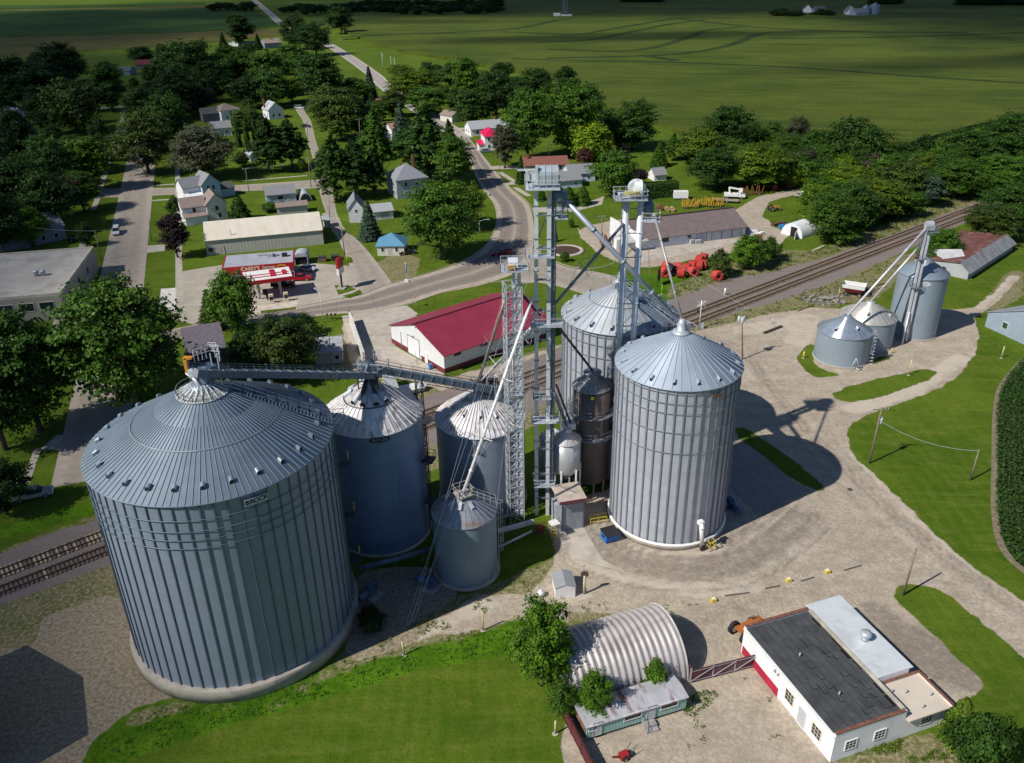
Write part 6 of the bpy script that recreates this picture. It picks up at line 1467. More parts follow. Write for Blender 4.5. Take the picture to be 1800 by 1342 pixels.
for lab, s_ in (('thin overhead wire along the cross street between two poles','ab'),('thin overhead wire down the lane beside the cream storage building','ac'),('thin overhead wire from the lane pole to the pole behind the dumpster','cd'),('thin overhead wire crossing the long left street','ef'),('thin overhead wire from the left street to the transformer pole','fg'),('thin overhead wire beside the dark house near the largest bin','hi'),('thin overhead wire over the lot beside the long workshop','jk'),('thin overhead wire up the gravel drive toward the white van','al'),('thin overhead wire across the tracks to the three-transformer pole','km')):
    wire(lab, (PT[s_[0]], PT[s_[1]]), .018, .5)
def lamp(label, base, top, head):
    b = G(*base); h = HT(b, top[1]); e = G(*head, h); d = Vector((e.x-b.x, e.y-b.y, 0)); d = d if d.length < 4 else d.normalized()*2.5
    t = thing('street_lamp', label, 'street lamp', b)
    MB().tube((0,0,0),(0,0,h),.11,8,.08).build('post', TRF, t); MB().path([(0,0,h-.3),(d.x*.5,d.y*.5,h+.15),(d.x,d.y,h+.2)],.06,6).build('arm', TRF, t)
    MB().cbox(d.x,d.y,h+.18,.75,.32,.16,math.atan2(d.y,d.x)).build('lamp_head', GALW, t)
lamp('grey street lamp at the roadside in front of the fuel canopy', (569,568), (562,517), (554,509))
lamp('grey street lamp on the grass where the highway bends', (843,411), (843,388), (858,387))
def post(label, base, top, mat, r=.09, lean=0.0):
    b = G(*base); h = max(.6, HT(b, top)); t = thing('marker_post', label, 'post', b)
    mb = MB(); mb.tube((0,0,0),(lean,0,h),r,8); mb.build('shaft', mat, t); MB().lathe([(.35,0),(.3,.06)],12).build('footing', CONC, t)
PYEL = pm('post_yellow', (.62,.50,.06), .6, var=.1); PBUF = pm('post_buff', (.58,.50,.30), .7, var=.15); PLIME = pm('post_lime', (.42,.58,.05), .6)
post('bright yellow post on the lawn at the left of the foremost low bin', (1412,630), 618.5, PYEL, .16)
post('buff wooden post between the rubble heap and the grain wagon', (1473,526), 506, PBUF)
post('short grey-white stake in the gravel beyond the transformer pole', (1357,569), 559, TRF)
post('pale yellow post at the rear end of the long lawn island', (1597,660), 633, PBUF, .11)
post('pale yellow post on the grass before the blue-grey barn', (1760,630), 609, PBUF, .11)
post('short yellow post at the foot of the slender elevator', (1567,622), 612, PYEL, .12)
post('pale wooden post in the gravel behind the bright bush, right one of two', (849,1108.5), 1077, PBUF, .1)
post('leaning pale wooden post at the edge of the bright grass, left one of two', (711,1152), 1128, PBUF, .1, -.15)
post('pale wooden post at the top of the dark red fence', (976,1290), 1268, PBUF, .1)
post('lime-yellow post on the lawn under the pale spout', (1163,517), 500, PLIME, .08)
post('white relay box post beside the railway ballast', (1274,519), 507, WHT, .22)
post('lime-yellow sleeve on the filling station strip', (610,461), 450, PLIME, .1)
t = thing('yard_sign', 'buff post with a dark round disc beside the little white shed', 'sign', G(1026.6,1044.8)); h = hp(1026.6,1044.8,1012)
MB().tube((0,0,0),(0,0,h),.16,8).build('post', PBUF, t); mb = MB(); mb.ext([(.5*math.cos(u), h+.2+.5*math.sin(u)) for u in np.linspace(0,2*PI,20,endpoint=False)],-.06,.06,'y'); mb.build('disc', pm('disc_dark', (.09,.065,.055), .8), t)
MB().cbox(0,-.3,.02,2.0,1.4,.06,.3).build('pad', CM, t)
for lab, p in (('yellow-painted block in the yard, leftmost of three in a row', (1254,1057)), ('yellow-painted block in the yard, middle of three in a row', (1386,1022)), ('yellow-painted block in the yard, rightmost of three in a row', (1454,1007))):
    t = thing('marker_block', lab, 'block', G(*p), .3); MB().box(-.32,-.28,0,.32,.28,.42).build('block', PYEL, t); MB().box(-.2,-.16,.42,.2,.16,.5).build('cap', WHT, t)
t = thing('road_sign', 'small yellow diamond sign on the lawn at the warehouse drive', 'road sign', G(731,540)); MB().tube((0,0,0),(0,0,2.3),.05,6).build('post', TRF, t); MB().ext([(-.55,2.6),(0,2.05),(.55,2.6),(0,3.15)],-.03,.03,'x').build('panel', PYEL, t)
t = thing('banner_sign', 'blue and white banner sign on a pole at the sidewalk near the blue-roofed building', 'sign', G(715,495)); hh_ = hp(715,495,462); MB().tube((0,0,0),(0,0,hh_),.07,6).build('pole', WHT, t); MB().cbox(0,0,hh_-1.6,.5,.06,2.4,.5).build('banner', pm('banner_blue', (.10,.32,.62), .6), t); MB().cbox(0,-.3,.3,1.0,.5,.6).build('base', WHT, t)
t = thing('crossing_signal', 'silver railway crossing signal mast beside the tracks', 'railway signal', G(1229,578)); hh_ = hp(1229,578,528)
MB().tube((0,0,0),(0,0,hh_),.1,8).build('mast', GALW, t); MB().bar((-.9,0,hh_-1.4),(.9,0,hh_-.2),.2,.05).bar((-.9,0,hh_-.2),(.9,0,hh_-1.4),.2,.05).build('crossbuck', WHT, t); MB().cbox(-.6,0,hh_-2.4,.4,.2,.4).cbox(.6,0,hh_-2.4,.4,.2,.4).build('lights', BLK, t); MB().cbox(.6,.2,.6,.7,.5,1.2).build('relay_case', GAL, t)
t = thing('mailbox_row', 'row of three posts with mailboxes on the verge by the street lamp', 'mailboxes', G(583,562)); 
for k in range(3): MB().tube((k*.9-.9,0,0),(k*.9-.9,0,1.1),.06,6).cbox(k*.9-.9,0,1.25,.35,.6,.35).build('mailbox', STEELD, t)
t = thing('billboard', 'black back of a small signboard on two legs beside the red pipe coils', 'sign', *((lambda f: (f[0],f[1]))(frame((1155,505),(1163,492))))); MB().box(0,-.05,1.2,3.2,.05,4.2).build('board', BLK, t); MB().tube((.3,0,0),(.3,0,4.1),.09,6).tube((2.9,0,0),(2.9,0,4.1),.09,6).build('legs', STEELD, t)

# ------------------------------------------------------------------ vehicles
TYRE = pm('tyre', (.018,.018,.018), .85); RIM = pm('wheel_rim', (.5,.5,.5), .35, .7)
HL_ = pm('headlight', (.75,.78,.8), .15); TL = pm('taillight', (.45,.01,.01), .3)
def wheel(t, x, y, r=.36, w=.24):
    o = MB().ext([(r*math.cos(u), r+r*math.sin(u)) for u in np.linspace(0,2*PI,18,endpoint=False)], y-w/2, y+w/2, 'y'); 
    o = MB(); o.ext([(x+r*math.cos(u), r+r*math.sin(u)) for u in np.linspace(0,2*PI,18,endpoint=False)], y-w/2, y+w/2, 'y'); p = o.build('wheel', TYRE, t)
    q = MB(); s = .012; q.ext([(x+r*.6*math.cos(u), r+r*.6*math.sin(u)) for u in np.linspace(0,2*PI,14,endpoint=False)], y-w/2-s, y+w/2+s, 'y'); q.build('rim', RIM, p)
def car(name, label, px, rz, col, kind='sedan', group=None):
    t = thing(name, label, {'sedan':'car','pickup':'pickup truck','van':'van'}[kind], G(*px), rz, group)
    P = pm('car_'+name+'_%02d' % int(col[0]*100+col[2]*10), col, .25, .2, var=.03)
    if kind == 'sedan': Lh, body = 2.3, [(-2.3,.35),(-2.3,.85),(-1.9,.95),(1.0,.95),(2.15,.8),(2.3,.6),(2.3,.35)]; cab = [(-1.75,.95),(-1.25,1.42),(.3,1.45),(1.0,.95)]
    elif kind == 'pickup': Lh, body = 2.8, [(-2.8,.5),(-2.8,1.1),(1.3,1.12),(2.7,1.0),(2.8,.8),(2.8,.45)]; cab = [(-.75,1.12),(-.65,1.75),(.75,1.75),(1.35,1.12)]
    else: Lh, body = 2.7, [(-2.7,.4),(-2.7,1.2),(1.8,1.2),(2.6,1.05),(2.7,.7),(2.7,.4)]; cab = [(-2.65,1.2),(-2.55,2.0),(1.0,2.0),(1.8,1.2)]
    MB().ext(body,-.9,.9,'y').build('body', P, t)
    n = len(cab); mb = MB(); vs = [(p[0],-.86,p[1]) if p[1] < 1.3 else (p[0],-.70,p[1]) for p in cab] + [(p[0],.86,p[1]) if p[1] < 1.3 else (p[0],.70,p[1]) for p in cab]
    mb.add(vs, [tuple(range(n)), tuple(range(2*n-1,n-1,-1)), (0,n,n+1,1), (2,n+2,n+3,3)])
    mb.build('windows', GLASS, t)
    z = cab[1][1]; MB().box(cab[1][0]-.02,-.72,z-.02,cab[2][0]+.02,.72,z+.06).build('roof', P, t)
    if kind == 'pickup':
        MB().box(-2.7,-.75,1.125,-.85,.75,1.14).build('bed', BLK, t); MB().box(-2.8,-.9,1.1,-.8,-.76,1.32).box(-2.8,.76,1.1,-.8,.9,1.32).box(-2.8,-.76,1.1,-2.7,.76,1.32).build('bed_rails', P, t)
    for s in (-1,1):
        MB().box(Lh-.06,s*.62-.2,.62,Lh+.02,s*.62+.2,.8).build('headlight', HL_, t); MB().box(-Lh-.02,s*.66-.18,.65,-Lh+.05,s*.66+.18,.85).build('taillight', TL, t)
        for x in (-Lh*.62, Lh*.62): wheel(t, x, s*.8, .34 if kind == 'sedan' else .4)
    MB().box(Lh-.02,-.88,.35,Lh+.08,.88,.52).box(-Lh-.08,-.88,.35,-Lh+.02,.88,.52).build('bumper', STEELD, t)
    return t
car('pickup_truck', 'maroon pickup truck driving on the highway bend', (882,449), -2.9, (.16,.008,.015), 'pickup')
car('parked_car', 'white car on the long left street, casting a shadow to its right', (205.5,411), math.atan2(-.943,.332), (.75,.75,.75), 'van')
car('parked_car', 'white car parked nose-out at the right end of the store', (541,476), R_(-20), (.66,.67,.70), 'sedan')
car('pickup_truck', 'bright red pickup truck at the far pump beside the canopy', (528,493), R_(4), (.48,.010,.020), 'pickup')
car('pickup_truck', 'black pickup truck under the front edge of the canopy', (498,505), R_(4), (.012,.012,.014), 'pickup')
car('pickup_truck', 'silver pickup truck parked on the left street beside the largest bin', (60,875), R_(22), (.50,.50,.50), 'pickup')
car('parked_car', 'blue-grey car parked in front of the crimson-roofed house', (855,268), R_(5), (.16,.22,.30), 'sedan')
car('delivery_van', 'white van parked on the gravel drive near the far street', (527,192), R_(-8), (.74,.74,.74), 'van')
car('parked_car', 'dark car standing in the shade beside the gravel drive', (538,224), R_(-10), (.02,.02,.025), 'sedan')
car('parked_car', 'dark parked car on the shaded drive behind the flat-roofed building', (137,424), R_(10), (.02,.02,.03), 'sedan')
car('parked_car', 'small dark car on the far highway beside the trees', (602,98), R_(100), (.03,.03,.035), 'sedan')
car('parked_car', 'dark car half hidden behind the small blue-roofed building', (716,447), R_(20), (.03,.03,.04), 'sedan')
# grain wagon
t = thing('grain_wagon', 'red and white open grain wagon beside the tracks', 'grain wagon', G(1499,519), R_(-28))
WR = pm('wagon_red', (.22,.02,.035), .5, var=.1)
def hopper(z0, z1, a, b, c, d, mat, name):
    mb = MB(); mb.add([(-a,-b,z0),(a,-b,z0),(a,b,z0),(-a,b,z0),(-c,-d,z1),(c,-d,z1),(c,d,z1),(-c,d,z1)],[(0,1,5,4),(1,2,6,5),(2,3,7,6),(3,0,4,7),(3,2,1,0)]); mb.build(name, mat, t)
hopper(.9,1.9,1.5,.8,2.4,1.35,WR,'lower_box'); hopper(1.9,2.8,2.4,1.35,2.5,1.45,WHT,'upper_box'); MB().box(-2.3,-1.25,1.85,2.3,1.25,1.9).build('inside', STEELD, t)
for x in (-1.5,1.5):
    for y in (-1.1,1.1): wheel(t,x,y,.45,.3)
MB().bar((2.2,0,.6),(4.4,0,.5),.12).build('tongue', STEELD, t)
t = thing('auger', 'rusty transport auger lying behind the grain wagon', 'auger', G(1528,512), R_(20)); MB().tube((-2.5,0,.5),(4.5,.3,1.2),.15,8).build('tube', RUST, t); MB().cbox(-1,0,.6,1.0,1.4,.8).cbox(-2.2,.3,.5,.7,.7,.9).build('hopper', STEELD, t)
for y in (-.6,.6): wheel(t,.5,y,.4,.2)
t = thing('rubble_heap', 'heap of broken concrete rubble in a wire pen near the tracks', 'rubble heap', G(1450,528))
mb = MB(); rnd = random.Random(4)
for k in range(90): 
    r_, a_ = rnd.random()**.6*4.0, rnd.uniform(0,2*PI); s_ = rnd.uniform(.25,.75); mb.cbox(r_*math.cos(a_)*1.3,r_*math.sin(a_)*.8,.1+rnd.uniform(0,.5)*(1-r_/4.5),s_,s_*.8,s_*.5,rnd.uniform(0,3))
o = mb.build('rubble', pm('rubble_grey', (.34,.31,.30), .9, var=.4, vs=1.5), t); o['kind'] = 'stuff'
mb = MB(); P = [(5.6*math.cos(u),3.6*math.sin(u),0) for u in np.linspace(0,2*PI,9)]; rails(mb,P,1.6,2.4,.04); mb.build('pen', STEELD, t)
def beam(label, A, B, mat, s=.3):
    a, b = G(*A), G(*B); d = b-a; t = thing('timber_beam', label, 'beam', a, math.atan2(d.y,d.x)); MB().box(0,-s,0,d.length,s,s*1.1).build('beam', mat, t)
beam('dark timber beam lying across the sandy yard beyond the transformer pole', (1343,587), (1374,575), pm('dark_timber', (.055,.04,.03), .9))
beam('long rusty rail lying at the gravel edge near the rubble heap', (1402,548), (1431,536), RUST, .12)
beam('pale stack of rails in the dry grass by the far side of the tracks', (1429,442), (1448,434), pm('pale_stack', (.50,.45,.36), .8), .3)
beam('pale plank pile in the dry grass, farther along the tracks', (1469,424), (1484,417), MC['pale_stack'], .3)
# red pipe coils
REDP = pm('pipe_red', (.50,.050,.035), .75, var=.15, vs=3)
def coil(label, px, rz, mat, grp='red pipe coils by the wood'):
    t = thing('pipe_coil', label, 'pipe coil', G(*px), rz, grp); prof = []
    for y0 in np.linspace(-.75,.75,7): prof += [(1.18,y0-.12),(1.27,y0),(1.18,y0+.12)]
    mb = MB(); n = 28; pr = prof + [(.55,.85),(.55,-.85)]; vs = []
    for r_, y_ in pr: vs += [(r_*math.cos(2*PI*k/n), y_, 1.25+r_*math.sin(2*PI*k/n)) for k in range(n)]
    m_ = len(pr); mb.add(vs, [(j*n+(k+1)%n, j*n+k, ((j+1)%m_)*n+k, ((j+1)%m_)*n+(k+1)%n) for j in range(m_) for k in range(n)]); mb.build('coil', mat, t)
    mb = MB()
    for u in (.5,2.6,4.7): mb.cbox(.9*math.cos(u),0,1.25+.9*math.sin(u),.16,1.9,.7*.25)
    mb.build('strap', TRF, t)
for k, (p, rz) in enumerate((((1168,487),.2),((1171,477),.4),((1190,478),1.5),((1197,488),1.2),((1206,480),1.1),((1218,486),.3),((1217,475),1.0),((1228,475),1.3),((1236,473),1.2),((1229,466),.9),((1236,462),1.0))):
    coil(('red coil of drain pipe in the cluster on the lawn, number %s from the left' % ('one','two','three','four','five','six','seven','eight','nine','ten','eleven')[k]), p, rz, REDP)
coil('single black coil of drain pipe among the red ones', (1180,483), .5, BLK, 'black pipe coil')
coil('lone red pipe end lying in the weeds at the ballast edge', (1260,493), .3, REDP, 'lone red coil')
# farm implements and junk on the lawn behind the workshop
IMPY = pm('implement_yellow', (.50,.30,.03), .6, var=.3, vs=3, stain=(.25,.08,.03), samt=.7)
def implement(label, px, rz, mat, L=5, seed=1, cat='farm implement'):
    t = thing('farm_implement', label, cat, G(*px), rz); rnd = random.Random(seed)
    mb = MB(); mb.bar((-L/2,-.8,.7),(L/2,-.8,.7),.18); mb.bar((-L/2,.8,.7),(L/2,.8,.7),.18)
    for k in range(5): x = -L/2+L*k/4; mb.bar((x,-.9,.7),(x,.9,.7),.14)
    mb.build('frame', mat, t); mb = MB()
    for k in range(7):
        x = -L/2+L*k/6; a = rnd.uniform(-.5,.5); mb.bar((x,-.8,.7),(x+a,-1.1+rnd.random()*.5,2.4+rnd.random()),.24); mb.bar((x,.8,.7),(x-a,1.0,2.0+rnd.random()),.22); mb.bar((x,.3,.7),(x+.2,.5,.05),.1)
    mb.build('tines', mat, t)
    for s in (-1,1): wheel(t, s*L*.3, -1.1, .4, .25)
implement('yellow folded implement with upright arms, left one on the lawn strip behind the workshop', (1213,366), .1, IMPY, 5, 1)
implement('tangled yellow implement with upright arms, middle one behind the workshop', (1240,363), .15, IMPY, 5, 2)
implement('yellow implement next to the flatbed trailer behind the workshop', (1257,364), .1, IMPY, 4.5, 3)
implement('rusty red implement at the edge of the dark bushes', (1322,343), .2, RUST, 6, 4)
implement('rusty old implement beside the white porch of the long workshop', (1068,431), -.6, RUST, 4, 5)
t = thing('cable_reel', 'rusty round reel on the lawn behind the workshop', 'reel', G(1160,370)); MB().ext([(.9*math.cos(u), .95+.9*math.sin(u)) for u in np.linspace(0,2*PI,18,endpoint=False)],-.5,.5,'y').build('drum', RUST, t); MB().ext([(1.05*math.cos(u), .95+1.0*math.sin(u)) for u in np.linspace(0,2*PI,18,endpoint=False)],.5,.6,'y').build('flange', RUST, t)
t = thing('cable_reel', 'pair of buff hose reels on the lawn behind the workshop', 'reel', G(1177,372)); 
for x in (-.8,.8): MB().ext([(x+.75*math.cos(u), .8+.75*math.sin(u)) for u in np.linspace(0,2*PI,16,endpoint=False)],-.6,.6,'y').build('drum', pm('reel_buff', (.42,.30,.14), .8, var=.3), t)
t = thing('bucket_truck', 'white utility truck with a folded boom at the dark bushes', 'truck', G(1290,349), R_(-12))
MB().box(-3.2,-1.1,.8,1.2,1.1,1.7).build('bed', WHT, t); mb = MB(); mb.ext([(1.3,.7),(3.4,.7),(3.4,1.5),(2.8,1.6),(2.4,2.5),(1.3,2.5)],-1.05,1.05,'y'); mb.build('cab', WHT, t); MB().box(2.0,-1.07,1.7,2.4,1.07,2.3).build('windows', GLASS, t)
MB().bar((-1.5,0,1.7),(-1.8,0,3.6),.5).bar((-1.8,0,3.5),(1.8,0,3.0),.45).cbox(2.0,0,2.95,.9,.9,.8).build('boom', WHT, t)
for x in (-2.2,2.4):
    for y in (-.95,.95): wheel(t,x,y,.45,.3)
t = thing('flatbed_trailer', 'low grey flatbed trailer in front of the white utility truck', 'trailer', G(1275,356), R_(-18)); MB().box(-4,-1.1,.75,4,1.1,.95).build('deck', pm('deck_wood', (.30,.25,.20), .9, var=.3, lines=('y',.2,.4)), t); MB().bar((4,0,.7),(5.8,0,.6),.12).build('tongue', STEELD, t)
for x in (-.8,.5):
    for y in (-1.0,1.0): wheel(t,x,y,.38,.25)
t = thing('cargo_trailer', 'white box trailer parked at the end of the clipped hedge', 'trailer', G(1196,350), R_(-4)); MB().box(-2.3,-1.1,.45,2.3,1.1,2.6).build('box', WHT, t); MB().bar((2.3,0,.5),(3.6,0,.5),.1).build('tongue', STEELD, t)
for x in (.2,1.1):
    for y in (-1.1,1.1): wheel(t,x,y,.35,.2)
t = thing('tractor', 'old yellow-grey tractor on the gravel near the white arched shelter', 'tractor', G(1360,371), R_(10))
MB().box(-.6,-.35,.9,1.9,.35,1.6).box(-1.0,-.5,1.0,-.5,.5,1.4).build('body', IMPY, t); MB().tube((1.2,0,1.6),(1.2,0,2.5),.06,6).build('exhaust', STEELD, t); MB().cbox(-.9,0,1.7,.5,.5,.5).build('seat', BLK, t); MB().bar((-.2,0,1.6),(-.4,0,2.0),.05).build('steering', BLK, t)
for x, r_ in ((-.9,.75),(1.6,.45)):
    for y in (-.85,.85): wheel(t,x,y,r_,.4)
t = thing('boat_trailer', 'white tank on a flat trailer beside the yellow bushes', 'trailer', G(1411,347), R_(8)); MB().box(-2.8,-1,.6,2.8,1,.8).build('deck', SGR, t); MB().tube((-.8,0,1.35),(1.4,0,1.35),.6,14).build('tank', WHT, t)
for y in (-.95,.95): wheel(t,-.5,y,.4,.25)
t = thing('log_pile', 'stack of brown beams beside the white arched shelter', 'timber stack', G(1368,396), R_(28)); 
for k in range(6): MB().box(-2.4,(k%3)*.45-.6,.05+(k//3)*.4,2.4,(k%3)*.45-.2,.4+(k//3)*.4).build('beam', pm('beam_brown', (.15,.07,.045), .9, var=.3), t)
t = thing('barrel_group', 'blue tarpaulin bundle at the foot of the white arched shelter', 'bundle', G(1376,402)); MB().cbox(0,0,.5,2.4,1.2,1.0).cbox(.3,.1,1.1,1.4,.9,.3,.2).build('tarpaulin', pm('tarp_blue', (.03,.25,.50), .6), t)
for lab, p in (('small red disc plough part at the wood edge, left of two', (1361,335)), ('small red disc plough part at the wood edge, right of two', (1386,331))):
    t = thing('plough_disc', lab, 'plough part', G(*p), .6); mb = MB(); mb.ext([(.9*math.cos(u), .95+.95*math.sin(u)) for u in np.linspace(0,2*PI,16,endpoint=False)],-.2,.2,'x'); mb.build('disc', REDP, t); MB().box(-.3,-.8,0,.3,.8,.15).build('skid', RUST, t)
t = thing('scrap_pile', 'pale scrap pile with red pieces at the right end of the long workshop', 'scrap pile', G(1324,411))
for k, (x, y, s, m_) in enumerate(((0,0,1.6,WHT),(1.8,-1.2,1.4,WHT),(-.8,-1.8,1.2,SGR),(1.0,-2.8,1.0,REDP),(2.2,.8,.9,RUST))): MB().cbox(x,y,s*.3,s*1.4,s*.8,s*.6,k*.7).build('scrap', m_, t)
t = thing('tractor', 'orange tractor mostly hidden behind the black-roofed workshop corner', 'tractor', G(1306,1118), R_(30))
ORG = pm('tractor_orange', (.40,.13,.03), .6, var=.25, stain=(.2,.07,.04), samt=.5)
MB().box(-.3,-.4,1.0,2.6,.4,1.7).box(1.0,-.6,1.2,2.2,.6,1.5).build('hood', ORG, t); MB().box(-.9,-.6,1.1,-.3,.6,1.4).build('seat_platform', ORG, t); MB().tube((1.5,.2,1.7),(1.5,.2,2.3),.07,6).build('exhaust', STEELD, t)
for x, r_ in ((-.6,.85),(2.1,.5)):
    for y in (-.95,.95): wheel(t,x,y,r_,.42)
t = thing('garden_tiller', 'small red and black machine in the dirt at the bottom edge', 'garden machine', G(1096,1334), .5); MB().cbox(0,0,.5,.9,.7,.6).bar((-.4,0,.5),(-1.4,0,1.1),.15).build('engine', pm('machine_red', (.35,.02,.02), .5), t); MB().cbox(.5,0,.35,.7,.5,.5).bar((.3,.3,.3),(1.3,.6,1.0),.06).bar((.3,-.3,.3),(1.3,-.2,1.0),.06).build('handles', BLK, t)
for y in (-.4,.4): wheel(t,0,y,.25,.15)
t = thing('lattice_mast', 'tall thin lattice radio mast in the far corn field', 'radio mast', G(993,31)); mb = MB(); lattice(mb,0,0,4,4,0,120,7,.35,.4,.2); mb.build('mast', pm('mast_steel', (.16,.18,.21), .6, .3), t); MB().box(-14,-5,2.0,-6,5,5).box(-5,-6,2.0,8,6,3.2).build('hut', SW, t)
# far farmstead
house('farmhouse', 'white farmhouse front, left of two roofs at the far farmstead', (1411,26), (1426,26), 14, 6, 'gy', 5, SW, HD)
house('farmhouse', 'dark-roofed white farmhouse, right of two at the far farmstead', (1429,28), (1450,28), 14, 5, 'gx', 5, SW, HD)
house('barn', 'white gabled barn beside the far silver bins', (1487,30), (1503,30), 26, 6, 'gy', 5, SW, HG, cat='barn')
house('barn', 'long grey-blue barn between the white barn and the far bins', (1504,31), (1526,30), 16, 5, 'gx', 4, PBG, HG, cat='barn')
for lab, p, R__, h__ in (('left silver bin at the far farmstead', (1520,29), 5.0, 9), ('right taller silver bin at the far farmstead', (1535,28.5), 5.8, 11)):
    c_ = G(*p); grain_bin('grain_bin', lab, (c_.x,c_.y), R__, h__, h__+3.2, WALLF, ROOFA, nroof=16, ov=.1)
house('farmhouse', 'white house among the trees at the top left horizon', (398,17), (410,17), 14, 5, 'gx', 4, SW, HD)
house('farmhouse', 'white building among the dark far grove right of the far road', (1168/2.982,-2), (1180/2.982,-2), 14, 5, 'gx', 4, SW, HD) if False else None
house('farmhouse', 'pale farm buildings in the dark wood beyond the far highway', (576,22), (586,22), 14, 5, 'gx', 4, SW, HG)
# ------------------------------------------------------------------ trees
BARK = pm('bark', (.10,.075,.055), .95, var=.35, vs=2)
BARKG = pm('bark_grey', (.30,.28,.26), .95, var=.3, vs=2)
def leafm(name, c, trans=.3):
    m, nt, b = _nt('leaves_'+name)
    a = nt.nodes.new('ShaderNodeAttribute'); a.attribute_name = 'tone'
    oi = nt.nodes.new('ShaderNodeObjectInfo')
    f = mathn(nt, 'MULTIPLY_ADD', oi.outputs['Random'], .35, .82)
    col = mixc(nt, a.outputs['Fac'], tuple(x*.55 for x in c), (min(1,c[0]*1.5), c[1]*1.5, c[2]*1.15))
    sc = nt.nodes.new('ShaderNodeVectorMath'); sc.operation = 'SCALE'; LK(nt, col, sc.inputs[0]); LK(nt, f, sc.inputs['Scale'])
    LK(nt, sc.outputs[0], b.inputs['Base Color']); b.inputs['Roughness'].default_value = .55; b.inputs['Specular IOR Level'].default_value = .25
    tr = nt.nodes.new('ShaderNodeBsdfTranslucent'); LK(nt, sc.outputs[0], tr.inputs[0])
    mx = nt.nodes.new('ShaderNodeMixShader'); mx.inputs[0].default_value = trans
    LK(nt, b.outputs[0], mx.inputs[1]); LK(nt, tr.outputs[0], mx.inputs[2]); LK(nt, mx.outputs[0], nt.nodes['Material Output'].inputs[0])
    return m
LEAF = {k: leafm(k, c) for k, c in dict(mid=(.058,.130,.013), dark=(.038,.092,.013), deep=(.026,.064,.012), olive=(.062,.100,.018), bright=(.080,.172,.012), lime=(.155,.235,.012), yell=(.100,.165,.012), grey=(.082,.092,.056), blue=(.062,.108,.075), purple=(.030,.018,.022), wine=(.095,.040,.034), brown=(.075,.064,.046)).items()}
def quads_mesh(name, P, Nn, size, tone, aspect=1.5):
    n = len(P); rnd = NPR.normal(size=(n,3)); u = np.cross(Nn, rnd); u /= np.linalg.norm(u,axis=1)[:,None]+1e-9; w = np.cross(Nn, u)
    s = (size*NPR.uniform(.6,1.3,n))[:,None]
    V = np.stack([P-u*s*aspect/2, P+w*s/2, P+u*s*aspect/2, P-w*s/2], 1).reshape(-1,3).astype(np.float32)
    me = bpy.data.meshes.new(name); me.vertices.add(4*n); me.vertices.foreach_set('co', V.ravel())
    me.loops.add(4*n); me.loops.foreach_set('vertex_index', np.arange(4*n,dtype=np.int32))
    me.polygons.add(n); me.polygons.foreach_set('loop_start', np.arange(0,4*n,4,dtype=np.int32)); me.polygons.foreach_set('loop_total', np.full(n,4,np.int32))
    me.update(calc_edges=True)
    a = me.attributes.new('tone','FLOAT','POINT'); a.data.foreach_set('value', np.repeat(np.clip(tone,0,1),4).astype(np.float32))
    return me
def unit(a): return a/(np.linalg.norm(a,axis=1)[:,None]+1e-9)
def clumps(W_, H_, zb, K, per, leaf, rc=(.075,.165), shape='ell', rag=.10):
    """leaf sprays spread through an uneven crown: P, normals, tone"""
    R0, zc, hz = W_/2, (H_+zb)/2, (H_-zb)/2; C = []
    lob = [(NPR.uniform(0,2*PI), NPR.uniform(-.7,1), NPR.uniform(.68,1.16)) for _ in range(9)]
    while len(C) < K:
        d = unit(NPR.normal(size=(1,3)))[0]; r = NPR.uniform(.2,1)**.5
        x = d*r
        if shape == 'dome': x[2] = abs(x[2])*1.5-.75
        k = max(lob, key=lambda l: math.cos(l[0]-math.atan2(d[1],d[0]))-abs(l[1]-d[2])*.7)[2]
        if d[2] < -.5 and NPR.random() < .6: continue
        wz = 1.0 if x[2] < .2 else 1-.25*(x[2]-.2)
        C.append((x[0]*R0*k*(1-rag)*wz, x[1]*R0*k*(1-rag)*wz, zc+x[2]*hz*(.95*(.6+.4*k) if d[2] > 0 else .9)))
    C = np.array(C); rr = NPR.uniform(rc[0],rc[1],K)*W_; ct = NPR.beta(2,2,K)
    P, Q, T = [], [], []
    for c, r, t in zip(C, rr, ct):
        n = int(per*(r/W_/.12)**1.7); d = unit(NPR.normal(size=(n,3))); d[:,2] = np.where(d[:,2] < -.4, -d[:,2]*.5, d[:,2])
        o = np.array([c[0], c[1], (c[2]-zc)*.6]); o = o/(np.linalg.norm(o)+1e-6)
        q = d*(r*NPR.uniform(.35,1.1,n))[:,None]; q = q + o*((q@o)[:,None]*.55); q[:,2] *= .72
        P.append(c+q); Q.append(unit(d*.6+o*.35+np.array([0,0,.5])+NPR.normal(size=(n,3))*.55)); T.append(np.clip(t+NPR.normal(size=n)*.2,0,1))
    P = np.concatenate(P); keep = P[:,2] > max(.1, zb*.5)
    return P[keep], np.concatenate(Q)[keep], np.concatenate(T)[keep]
